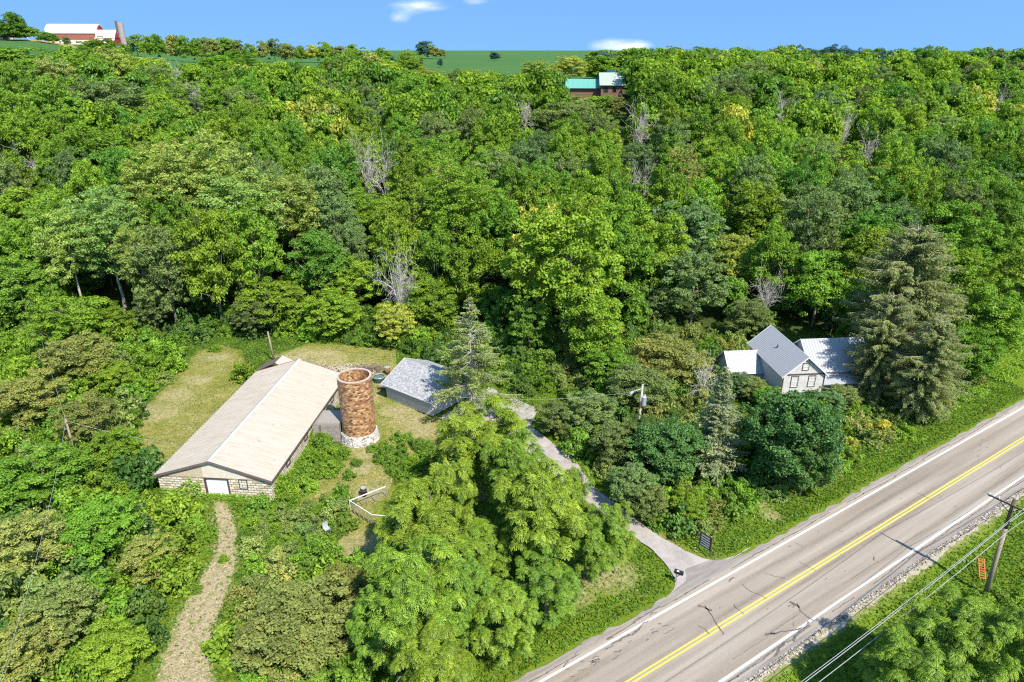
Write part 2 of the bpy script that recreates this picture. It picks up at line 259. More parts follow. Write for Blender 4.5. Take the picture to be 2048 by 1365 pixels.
('walnut',-30.4,191.7,5.22,21.3,'fill'),('shade',132.7,191.8,4.96,21.3,'fill'),('walnut',-82.1,192.2,5.43,17.2,'fill'),('walnut',123.1,193.0,4.87,20.5,'fill'),
('walnut',66.6,193.4,5.64,16.6,'fill'),('walnut',-73.1,193.8,5.81,21.4,'fill'),('walnut',-2.8,194.3,5.6,20.1,'fill'),('walnut',-63.3,194.4,4.87,20.7,'fill'),
('shade',-18.3,194.8,5.59,21.4,'fill'),('oak',143.7,194.9,4.88,21.1,'fill'),('walnut',-149.9,194.9,6.29,17.4,'fill'),('walnut',113.0,195.0,5.4,17.0,'fill'),
('olive',-50.6,195.1,4.83,18.3,'fill'),('walnut',163.4,195.5,6.84,17.5,'fill'),('oak',89.2,195.5,5.85,10.6,'fill'),('oak',-38.9,195.5,5.81,17.0,'fill'),
('walnut',6.4,195.9,4.89,10.9,'fill'),('walnut',25.0,196.1,6.17,16.2,'fill'),('walnut',153.6,196.1,5.59,19.0,'fill'),('walnut',57.1,197.0,6.38,21.9,'fill'),
('walnut',79.8,198.2,5.87,16.9,'fill'),('walnut',104.4,198.4,5.3,20.6,'fill'),('oak',136.9,198.7,4.87,19.5,'fill'),('yellow',-56.6,200.0,5.07,19.3,'fill'),
('walnut',46.5,200.2,7.01,16.9,'fill'),('walnut',-25.1,200.3,5.75,20.2,'fill'),('walnut',-95.6,200.6,6.37,20.6,'fill'),('walnut',-10.5,201.0,6.76,18.3,'fill'),
('walnut',120.2,201.2,6.47,17.7,'fill'),('walnut',-85.8,201.2,5.66,15.3,'fill'),('walnut',145.9,202.5,5.72,16.9,'fill'),('shade',71.2,202.7,5.75,16.6,'fill'),
('olive',-126.0,202.9,5.89,17.4,'fill'),('walnut',-73.7,203.2,5.74,16.3,'fill'),('oak',-156.9,203.3,7.57,16.7,'fill'),('shade',1.5,203.7,4.72,8.6,'fill'),
('walnut',88.5,204.2,5.66,19.5,'fill'),('yellow',-63.4,204.3,5.51,16.9,'fill'),('oak',-39.4,204.5,5.99,18.6,'fill'),('walnut',38.2,204.7,5.67,16.3,'fill'),
('yellow',170.4,205.1,6.93,17.0,'fill'),('walnut',156.0,205.5,6.34,21.3,'fill'),('oak',56.8,206.0,5.5,21.9,'fill'),('shade',-116.6,206.1,5.89,19.8,'fill'),
('shade',136.7,206.9,6.03,19.0,'fill'),('walnut',-49.2,207.2,6.17,17.6,'fill'),('walnut',-104.5,207.4,6.66,16.0,'fill'),('walnut',106.3,207.6,5.98,19.2,'fill'),
('walnut',80.1,207.9,5.48,12.4,'fill'),('walnut',-30.1,208.3,5.87,18.6,'fill'),('oak',-88.3,209.4,5.81,12.9,'fill'),('shade',-17.5,209.8,6.87,21.2,'fill'),
('walnut',116.5,210.0,6.34,20.5,'fill'),('shade',44.2,211.2,5.55,17.4,'fill'),('walnut',65.8,211.7,6.47,17.1,'fill'),('oak',-78.8,212.3,6.85,19.4,'fill'),
('shade',-4.0,212.9,5.98,18.0,'fill'),('walnut',163.7,212.9,6.43,22.0,'fill'),('walnut',-123.8,213.1,7.11,19.1,'fill'),('walnut',-57.0,213.2,6.61,20.8,'fill'),
('olive',177.1,213.7,5.41,16.7,'fill'),('walnut',141.2,214.5,5.75,18.4,'fill'),('walnut',-38.1,214.6,5.39,17.9,'fill'),('walnut',87.8,214.9,5.59,16.9,'fill'),
('olive',131.4,215.2,7.11,17.3,'fill'),('shade',-65.9,216.2,5.38,19.7,'fill'),('walnut',55.1,216.2,5.83,21.1,'fill'),('walnut',104.9,216.6,5.6,16.2,'fill'),
('walnut',154.2,216.7,6.35,18.1,'fill'),('walnut',-48.3,216.9,5.56,17.0,'fill'),('shade',-111.9,217.7,5.89,18.3,'fill'),('walnut',77.2,217.8,4.95,9.0,'fill'),
('walnut',121.5,218.4,5.44,18.3,'fill'),('walnut',-20.0,219.2,6.03,19.4,'fill'),('walnut',-90.9,219.2,5.31,9.7,'fill'),('walnut',12.4,220.3,5.91,17.4,'fill'),
('oak',-102.1,220.6,7.71,17.2,'fill'),('walnut',-30.7,221.1,6.48,21.4,'fill'),('walnut',168.5,221.5,6.06,20.7,'fill'),('walnut',-132.1,221.5,5.93,16.8,'fill'),
('oak',96.8,222.0,5.63,20.8,'fill'),('walnut',-8.2,222.0,5.65,18.1,'fill'),('walnut',45.4,222.2,6.38,21.5,'fill'),('oak',-56.3,222.5,5.8,19.9,'fill'),
('walnut',-80.3,222.5,6.52,21.4,'fill'),('oak',68.5,222.7,7.52,19.7,'fill'),('walnut',-70.5,223.0,5.41,16.6,'fill'),('walnut',1.4,223.4,6.06,20.3,'fill'),
('walnut',113.1,223.7,5.83,18.4,'fill'),('yellow',-121.0,224.3,6.55,21.1,'fill'),('walnut',139.0,224.4,5.41,16.2,'fill'),
('walnut',180.9,224.5,7.63,20.0,'fill'),('walnut',148.2,225.0,5.5,16.6,'fill'),('walnut',84.4,225.1,3.87,7.0,'fill'),('walnut',158.2,226.8,6.12,20.6,'fill'),
('oak',124.8,226.9,5.76,20.3,'fill'),('walnut',59.2,227.2,5.47,19.4,'fill'),('walnut',-110.1,227.6,5.82,17.2,'fill'),('oak',-46.9,228.1,6.44,17.6,'fill'),
('walnut',-19.0,229.0,5.76,16.4,'fill'),('walnut',-63.9,229.1,6.06,17.2,'fill'),('walnut',172.9,230.3,5.45,19.7,'fill'),('walnut',-93.0,230.3,7.2,17.9,'fill'),
('walnut',9.1,230.6,5.5,21.5,'fill'),('walnut',103.1,230.7,5.41,17.5,'fill'),('walnut',-83.4,231.2,5.69,16.0,'fill'),('olive',-127.9,231.2,5.54,18.5,'fill'),
('shade',-33.8,231.8,5.75,17.5,'fill'),('walnut',133.9,232.0,6.16,19.9,'fill'),('walnut',-5.9,232.3,7.37,18.6,'fill'),('oak',187.8,232.6,6.47,22.0,'fill'),
('walnut',117.7,233.3,6.6,18.5,'fill'),('yellow',165.1,234.4,5.42,19.9,'fill'),('walnut',-74.1,234.4,6.35,21.8,'fill'),('oak',66.9,234.5,6.97,19.7,'fill'),
('oak',-114.4,235.0,5.76,19.1,'fill'),('walnut',153.8,235.1,5.44,15.9,'fill'),('shade',-56.6,235.4,5.67,19.2,'fill'),('walnut',51.1,235.6,6.03,21.2,'fill'),
('oak',179.0,237.7,6.18,21.9,'fill'),('shade',13.4,237.9,5.56,18.3,'fill'),('walnut',-15.7,238.0,5.7,18.3,'fill'),('walnut',95.1,238.6,6.54,16.2,'fill'),
('walnut',-65.9,238.8,6.18,19.8,'fill'),('walnut',141.5,238.9,5.76,17.1,'fill'),('shade',126.4,239.2,7.34,21.3,'fill'),('walnut',-124.7,239.3,5.58,15.5,'fill'),
('shade',-43.3,239.4,6.77,21.4,'fill'),('shade',-88.3,239.5,5.7,20.1,'fill'),('walnut',2.4,239.6,5.55,16.2,'fill'),('walnut',108.2,239.7,6.87,16.9,'fill'),
('walnut',197.6,240.0,5.79,17.1,'fill'),('shade',82.4,240.1,6.84,19.6,'fill'),('walnut',-25.5,240.2,6.75,17.7,'fill'),('walnut',43.8,240.4,5.6,19.6,'fill'),
('walnut',58.0,241.3,5.48,18.4,'fill'),('walnut',-7.0,242.4,6.07,18.0,'fill'),('walnut',186.3,242.8,5.71,20.3,'fill'),('walnut',170.3,243.1,7.34,20.5,'fill'),
('walnut',-52.8,243.5,5.58,20.3,'fill'),('walnut',-77.1,243.9,6.65,17.8,'fill'),('oak',118.3,245.3,5.59,18.1,'fill'),('walnut',151.0,245.5,6.46,19.5,'fill'),
('shade',-34.7,246.2,7.01,16.8,'fill'),('shade',101.3,246.6,6.24,16.2,'fill'),('oak',-17.7,247.3,6.44,17.6,'fill'),('walnut',66.9,247.3,5.97,17.6,'fill'),
('oak',75.9,247.5,5.42,19.1,'fill'),('shade',90.8,247.6,6.69,18.2,'fill'),('shade',-97.2,247.9,7.64,18.0,'fill'),('walnut',141.0,248.0,5.45,20.0,'fill'),
('walnut',-66.7,248.4,6.2,16.5,'fill'),('walnut',-121.6,248.6,6.53,17.1,'fill'),('walnut',50.7,248.8,6.7,17.8,'fill'),('walnut',131.6,248.9,6.07,20.3,'fill'),
('walnut',-135.2,249.0,7.29,18.2,'fill'),('oak',-44.6,249.1,5.68,17.8,'fill'),('walnut',198.3,249.3,5.45,16.5,'fill'),('oak',-3.8,250.4,5.49,15.4,'fill'),
('walnut',179.4,250.5,7.41,21.0,'fill'),('walnut',160.6,250.5,6.05,18.3,'fill'),('oak',-57.2,251.4,6.13,20.1,'fill'),('walnut',-85.8,251.5,6.65,16.1,'fill'),
('walnut',207.5,252.4,5.81,16.6,'fill'),('shade',147.9,254.1,5.74,21.7,'fill'),('walnut',109.7,254.4,6.72,16.8,'fill'),('walnut',189.3,254.4,5.51,21.0,'fill'),
('walnut',-27.0,254.9,6.5,14.0,'fill'),('walnut',81.7,255.3,7.35,17.3,'fill'),('walnut',95.8,255.8,6.23,21.3,'fill'),('oak',169.9,256.1,6.37,13.0,'fill'),
('walnut',-128.0,256.2,6.11,15.4,'fill'),('shade',13.8,256.5,5.81,14.4,'fill'),('walnut',71.4,257.4,6.64,20.4,'fill'),('walnut',60.9,257.5,6.52,19.7,'fill'),
('walnut',-105.0,257.6,5.48,16.5,'fill'),('walnut',-13.4,257.7,7.05,14.7,'fill'),('walnut',-118.9,257.8,5.49,10.0,'fill'),
('walnut',-41.2,258.1,6.15,16.8,'fill'),('shade',136.3,258.2,5.81,20.2,'fill'),('walnut',2.7,258.2,7.07,14.2,'fill'),('shade',-92.1,259.0,6.41,16.3,'fill'),
('walnut',-63.7,259.2,5.88,19.5,'fill'),('walnut',199.0,259.8,5.99,20.7,'fill'),('shade',-137.8,260.3,7.41,9.9,'fill'),('oak',157.6,260.3,6.87,20.5,'fill'),
('walnut',120.8,260.8,5.95,18.2,'fill'),('walnut',49.4,261.5,7.34,19.6,'fill'),('walnut',178.1,261.7,6.25,12.1,'fill'),('shade',-78.8,261.8,5.74,17.9,'fill'),
('walnut',211.5,262.2,6.48,20.8,'fill'),('walnut',144.0,263.5,5.77,18.5,'fill'),('oak',-20.6,263.8,5.53,12.4,'fill'),('walnut',104.3,264.3,7.25,21.6,'fill'),
('oak',88.2,264.5,7.83,19.8,'fill'),('walnut',-31.2,264.5,5.97,13.5,'fill'),('walnut',190.0,264.6,6.69,17.7,'fill'),('walnut',-112.7,264.7,6.99,16.8,'fill'),
('walnut',65.8,265.4,5.65,21.0,'fill'),('oak',-125.4,265.5,5.63,13.3,'fill'),('walnut',168.1,265.9,6.76,17.3,'fill'),('yellow',-99.4,266.3,6.02,16.3,'fill'),
('walnut',-4.3,267.1,5.49,13.4,'fill'),('walnut',57.1,267.7,5.83,18.8,'fill'),('walnut',-58.3,268.2,7.64,17.9,'fill'),('walnut',129.2,268.3,5.75,19.9,'fill'),
('walnut',75.8,268.6,7.4,19.6,'fill'),('yellow',-46.1,268.6,7.26,16.9,'fill'),('walnut',-73.5,269.5,6.68,14.5,'fill'),('walnut',117.2,271.4,6.85,19.3,'fill'),
('walnut',-87.5,271.5,7.8,16.3,'fill'),('walnut',154.0,272.0,7.44,17.1,'fill'),('walnut',-141.1,273.2,6.82,10.4,'fill'),('walnut',139.0,273.5,6.38,16.9,'fill'),
('walnut',200.4,273.6,8.97,20.5,'fill'),('yellow',224.3,273.7,8.13,16.3,'fill'),('olive',179.0,273.9,4.59,8.4,'fill'),('walnut',-119.1,274.7,6.33,15.8,'fill'),
('walnut',-20.4,275.3,6.88,12.8,'fill'),('walnut',98.4,275.7,6.75,19.5,'fill'),('walnut',-107.3,276.9,6.95,16.6,'fill'),('walnut',85.4,278.5,7.94,19.0,'fill'),
('olive',-52.5,278.8,6.23,19.9,'fill'),('shade',67.9,279.2,6.78,16.9,'fill'),('walnut',127.8,279.6,7.64,21.0,'fill'),('oak',166.2,280.1,6.35,16.9,'fill'),
('shade',-78.1,281.5,7.19,14.4,'fill'),('oak',-130.4,282.5,3.54,6.4,'fill'),('walnut',-97.1,283.9,6.55,15.2,'fill'),('walnut',214.3,283.9,7.71,18.8,'fill'),
('oak',143.9,284.2,6.43,19.9,'fill'),('yellow',183.3,284.5,6.62,16.4,'fill'),('olive',114.9,284.8,7.35,19.3,'fill'),('shade',-64.4,286.1,7.21,17.7,'fill'),
('shade',51.0,286.9,7.71,19.9,'fill'),('yellow',226.2,287.4,6.4,18.9,'fill'),('walnut',-116.5,287.4,6.9,13.2,'fill'),('walnut',197.0,288.0,3.92,7.1,'fill'),
('walnut',155.5,288.8,8.15,19.5,'fill'),('walnut',103.6,289.9,6.23,20.1,'fill'),('walnut',-47.4,290.1,7.88,15.4,'fill'),('shade',72.8,291.4,7.71,19.8,'fill'),
('shade',92.1,292.3,7.34,21.0,'fill'),('walnut',127.6,292.3,6.76,22.0,'fill'),('walnut',-89.3,294.0,7.63,12.7,'fill'),('walnut',238.2,294.2,6.88,17.0,'fill'),
('walnut',139.7,296.2,6.77,20.7,'fill'),('walnut',177.0,296.5,7.3,18.9,'fill'),('walnut',60.5,297.3,7.46,18.8,'fill'),('yellow',218.5,297.5,6.78,18.3,'fill'),
('shade',-102.2,298.3,6.89,10.6,'fill'),('walnut',-116.9,299.0,6.3,13.5,'fill'),('shade',114.1,299.0,6.75,20.0,'fill'),('oak',82.7,300.6,7.08,18.3,'fill'),
('walnut',161.6,301.9,8.83,16.9,'fill'),('walnut',193.0,301.9,6.57,21.4,'fill'),('walnut',100.6,302.0,6.54,18.8,'fill'),('walnut',244.9,303.8,6.56,18.0,'fill'),
('walnut',229.1,305.1,7.7,20.3,'fill'),('walnut',132.8,305.3,6.6,17.9,'fill'),('walnut',121.6,307.7,6.68,20.6,'fill'),('shade',210.1,308.0,6.44,20.6,'fill'),
('shade',147.1,308.3,6.37,19.2,'fill'),('walnut',180.3,308.8,7.26,21.4,'fill'),('walnut',69.2,310.4,8.42,16.8,'fill'),('walnut',90.4,312.4,7.23,18.5,'fill'),
('walnut',110.5,312.7,7.3,18.2,'fill'),('oak',196.8,313.2,7.06,21.6,'fill'),('walnut',-76.8,315.8,7.18,12.3,'fill'),('oak',237.8,316.6,7.43,20.2,'fill'),
('oak',253.4,316.8,6.52,20.3,'fill'),('walnut',168.1,317.5,7.12,18.1,'fill'),('walnut',56.1,317.8,8.75,14.9,'fill'),('shade',130.4,318.4,8.44,17.1,'fill'),
('walnut',217.3,319.5,7.15,18.6,'fill'),('walnut',186.6,320.2,6.62,21.8,'fill'),('oak',101.1,320.3,6.6,18.1,'fill'),('walnut',152.5,320.7,7.01,21.1,'fill'),
('walnut',-57.7,321.9,6.25,10.8,'fill'),('walnut',83.4,323.6,6.25,14.1,'fill'),('oak',200.9,324.8,7.27,17.6,'fill'),('walnut',111.3,325.3,6.32,16.5,'fill'),
('walnut',70.5,325.9,6.5,15.6,'fill'),('walnut',263.1,327.8,6.57,18.3,'fill'),('walnut',173.4,328.9,6.94,21.0,'fill'),('walnut',241.9,329.1,6.39,18.6,'fill'),
('yellow',160.2,330.0,6.27,16.2,'fill'),('walnut',140.3,330.8,6.47,18.0,'fill'),('walnut',123.7,330.8,7.29,19.6,'fill'),('shade',225.5,331.0,7.27,19.3,'fill'),
('shade',189.5,331.5,6.23,16.6,'fill'),('walnut',94.5,332.0,7.13,15.4,'fill'),('walnut',209.3,335.7,7.65,16.2,'fill'),('walnut',80.0,336.1,7.94,12.7,'fill'),
('oak',110.0,336.7,6.23,16.6,'fill'),('shade',250.8,337.3,6.9,17.1,'fill'),('shade',61.8,337.7,8.98,12.5,'fill'),('yellow',148.9,338.5,7.06,17.9,'fill'),
('walnut',168.2,339.7,7.06,16.6,'fill'),('walnut',268.9,340.9,6.88,18.6,'fill'),('oak',235.2,341.1,8.42,21.8,'fill'),('walnut',182.0,342.1,7.32,18.8,'fill'),
('walnut',131.7,342.1,7.53,16.5,'fill'),('walnut',219.1,343.4,6.83,19.5,'fill'),('walnut',42.7,343.8,7.93,11.5,'fill'),('walnut',91.9,343.8,7.02,15.9,'fill'),
('walnut',196.3,344.0,8.02,18.3,'fill'),('walnut',119.2,345.8,7.46,16.0,'fill'),('oak',73.9,347.2,6.38,15.5,'fill'),('walnut',279.7,347.9,7.96,20.7,'fill'),
('walnut',244.7,350.5,6.69,16.6,'fill'),('walnut',264.6,353.0,7.99,20.4,'fill'),('walnut',57.8,355.6,8.48,14.4,'fill'),('walnut',219.5,355.7,6.95,20.7,'fill'),
('yellow',123.9,358.5,7.96,15.0,'fill'),('walnut',70.9,360.0,7.57,14.0,'fill'),('walnut',236.8,360.8,7.15,19.2,'fill'),('walnut',249.5,361.9,7.18,17.9,'fill'),
('walnut',273.1,362.6,6.54,16.5,'fill'),('walnut',291.9,363.1,6.36,18.5,'fill'),('shade',223.8,366.3,6.48,17.3,'fill'),('olive',58.8,368.4,6.35,13.0,'fill'),
('walnut',260.3,368.6,7.25,16.5,'fill'),('oak',93.3,369.3,6.89,14.9,'fill'),('oak',47.3,370.7,6.57,10.5,'fill'),('walnut',79.5,370.9,6.71,11.0,'fill'),
('walnut',179.7,371.0,6.47,16.8,'fill'),('walnut',280.8,371.3,6.55,18.7,'fill'),('walnut',119.3,371.6,7.88,12.4,'fill'),('walnut',192.3,372.6,7.42,18.1,'fill'),
('oak',208.1,373.0,8.89,16.1,'fill'),('walnut',134.7,373.4,6.87,16.9,'fill'),('walnut',243.6,373.5,6.49,16.1,'fill'),('shade',164.6,374.1,6.32,16.7,'fill'),
('walnut',152.3,374.8,8.09,16.3,'fill'),('walnut',105.8,375.5,7.79,11.3,'fill'),('walnut',302.4,375.6,6.75,19.9,'fill'),('olive',64.2,377.8,6.32,11.8,'fill'),
('walnut',268.6,379.2,7.88,17.9,'fill'),('walnut',223.4,380.4,6.76,19.8,'fill'),('walnut',87.2,381.2,7.82,11.3,'fill'),('walnut',288.6,382.0,8.18,20.5,'fill'),
('oak',141.6,383.0,6.7,13.7,'fill'),('walnut',46.0,384.0,8.6,12.0,'fill'),('oak',128.9,384.2,7.13,11.5,'fill'),('walnut',237.6,384.4,6.83,18.4,'fill'),
('walnut',250.2,385.0,7.8,17.7,'fill'),('walnut',198.1,385.3,7.9,16.4,'fill'),('walnut',160.8,385.5,7.6,15.4,'fill'),('walnut',308.8,386.2,6.86,18.0,'fill'),
('oak',184.7,387.2,6.56,15.1,'fill'),('walnut',212.2,388.6,7.17,16.5,'fill'),('walnut',59.9,389.9,7.27,10.1,'fill'),('shade',104.7,390.5,8.19,12.7,'fill'),
('walnut',73.7,392.0,8.08,9.9,'fill'),('walnut',273.1,392.1,7.56,16.1,'fill'),('walnut',227.4,392.9,7.26,20.8,'fill'),('oak',298.3,393.5,6.36,22.0,'fill'),
('walnut',118.9,393.7,7.73,14.4,'fill'),('shade',149.5,395.3,7.38,16.6,'fill'),('oak',176.0,395.8,6.37,14.4,'fill'),('oak',259.6,395.9,6.47,21.4,'fill'),
('walnut',286.9,395.9,7.18,18.6,'fill'),('shade',240.3,396.1,6.36,16.8,'fill'),('walnut',88.5,397.6,6.95,12.8,'fill'),('walnut',318.7,398.6,7.65,16.5,'fill'),
('walnut',49.5,399.6,6.53,8.6,'fill'),('walnut',-66.0,117.2,2.34,8.0,'under'),('shade',56.5,123.4,2.86,5.4,'under'),('shade',42.0,128.1,3.3,7.0,'under'),
('shade',38.1,111.8,2.8,8.4,'under'),('shade',-38.2,143.0,2.45,5.5,'under'),('oak',-68.2,139.4,2.32,7.1,'under'),('shade',-74.6,136.2,3.02,5.8,'under'),
('shade',61.2,115.3,3.34,7.0,'under'),('oak',-54.1,147.3,2.51,6.2,'under'),('shade',47.2,124.7,2.87,7.1,'under'),('shade',32.9,146.5,2.25,6.1,'under'),
('walnut',59.0,104.8,3.93,8.7,'under'),('shade',-23.7,150.0,3.82,7.7,'under'),('walnut',91.4,133.0,2.5,5.0,'under'),('shade',79.3,116.0,2.41,7.1,'under'),
('shade',44.9,152.4,2.68,5.5,'under'),('shade',63.7,136.1,2.93,6.5,'under'),('shade',3.2,131.3,3.09,8.8,'under'),('walnut',-81.6,136.3,2.67,8.1,'under'),
('shade',83.7,119.5,2.58,7.6,'under'),('shade',22.8,125.7,3.11,7.8,'under'),('shade',57.2,152.1,2.76,6.2,'under'),('walnut',-30.9,149.5,3.76,6.6,'under'),
('shade',-55.9,152.8,2.95,7.2,'under'),('walnut',-20.7,109.2,2.64,4.8,'under'),('walnut',13.7,104.8,2.62,7.1,'under'),('walnut',40.8,104.8,2.43,5.3,'under'),
('oak',81.5,134.8,2.98,6.3,'under'),('walnut',-87.9,106.9,3.59,6.9,'under'),('walnut',67.9,151.1,2.41,6.3,'under'),('oak',53.5,106.0,2.27,6.0,'under'),
('walnut',-24.4,128.6,2.62,8.5,'under'),('walnut',8.6,153.4,2.56,6.1,'under'),('oak',-95.1,124.8,3.13,6.2,'under'),('shade',-61.0,114.3,3.27,6.1,'under'),
('walnut',42.0,138.6,3.6,6.8,'under'),('shade',80.9,127.2,2.5,7.4,'under'),('shade',2.9,137.6,2.46,6.5,'under'),('shade',23.6,145.9,3.94,5.3,'under'),
('walnut',11.1,137.4,3.86,6.0,'under'),('shade',-2.3,106.9,3.71,8.7,'under'),('walnut',-105.7,127.1,3.85,8.6,'under'),('shade',-111.7,139.7,2.64,5.3,'under'),
('shade',32.2,129.8,2.83,6.2,'under'),('oak',15.0,121.9,2.92,8.2,'under'),('walnut',-29.0,126.3,2.4,5.8,'under'),('shade',77.4,143.8,2.76,5.3,'under'),
('oak',-107.4,133.6,2.36,6.7,'under'),('walnut',17.0,140.5,2.45,8.7,'under'),('oak',-72.5,130.0,3.44,6.5,'under'),('walnut',-2.8,140.7,3.66,7.8,'under'),
('walnut',-47.5,130.8,3.33,6.8,'under'),('walnut',-38.8,117.2,3.32,7.9,'under'),('oak',-14.2,148.4,3.49,6.3,'under'),('oak',-87.4,121.6,3.77,5.7,'under'),
('shade',-75.8,106.4,2.58,8.9,'under'),('oak',-42.6,104.7,3.39,7.1,'under'),('oak',18.7,133.9,2.22,8.2,'under'),('walnut',113.1,139.4,3.46,8.9,'under'),
('walnut',38.5,154.0,2.97,7.5,'under'),('oak',-55.5,117.9,3.01,6.5,'under'),('oak',99.1,144.1,2.6,6.7,'under'),('walnut',-25.0,119.3,2.99,8.0,'under'),
('shade',0.3,117.5,3.94,8.4,'under'),('walnut',114.3,151.9,2.34,8.0,'under'),('walnut',56.7,111.2,2.6,7.4,'under'),('shade',-66.7,127.6,3.82,6.0,'under'),
('shade',-78.1,120.7,3.61,6.5,'under'),('oak',8.2,142.8,2.8,8.9,'under'),('walnut',-101.4,148.3,3.03,6.5,'under'),('oak',9.5,124.0,3.11,6.3,'under'),
('oak',-99.3,120.4,3.75,8.0,'under'),('oak',-60.1,107.2,3.43,7.9,'under'),('shade',68.9,115.8,3.54,5.1,'under'),('oak',-47.4,117.4,3.64,7.1,'under'),
('shade',48.1,112.6,2.59,7.5,'under'),('shade',84.9,151.1,2.75,8.0,'under'),('walnut',-81.2,115.6,2.28,9.0,'under'),('oak',-45.6,111.4,2.28,7.9,'under'),
('oak',121.5,152.1,2.7,5.1,'under'),('oak',-62.3,133.4,3.05,7.5,'under'),('walnut',-19.1,136.2,2.63,5.7,'under'),('walnut',-11.8,109.1,2.61,8.3,'under'),
('walnut',24.2,118.1,3.26,7.1,'under'),('walnut',46.5,143.9,2.48,7.9,'under'),('walnut',-65.4,104.2,3.63,5.8,'under'),('walnut',-16.1,116.2,2.64,6.2,'under'),
('shade',-114.0,151.1,2.64,7.1,'under'),('walnut',50.0,119.4,2.58,5.9,'under'),('walnut',-48.0,146.4,2.38,6.6,'under'),('shade',108.0,145.9,2.78,6.3,'under'),
('shade',-34.2,131.1,2.31,6.1,'under'),('oak',71.2,135.1,2.76,8.2,'under'),('shade',20.4,107.6,2.64,7.4,'under'),('shade',17.3,151.6,3.02,5.8,'under'),
('oak',25.0,110.5,3.73,7.4,'under'),('oak',-7.9,131.6,3.81,7.8,'under'),('walnut',33.2,139.0,2.64,6.2,'under'),('walnut',-31.0,112.2,3.41,6.5,'under'),
('walnut',63.8,149.8,2.44,6.3,'under'),('walnut',-70.3,109.0,3.05,6.0,'under'),('walnut',-82.8,111.3,2.69,6.4,'under'),('shade',76.6,131.2,3.03,6.0,'under'),
('walnut',-91.7,151.9,3.97,7.3,'under'),('oak',9.3,112.8,2.83,6.1,'under'),('shade',15.8,115.7,3.61,8.4,'under'),('walnut',-30.9,140.0,2.36,7.2,'under'),
('walnut',-83.8,150.1,2.89,7.2,'under'),('walnut',-97.8,134.8,3.71,7.3,'under'),
]
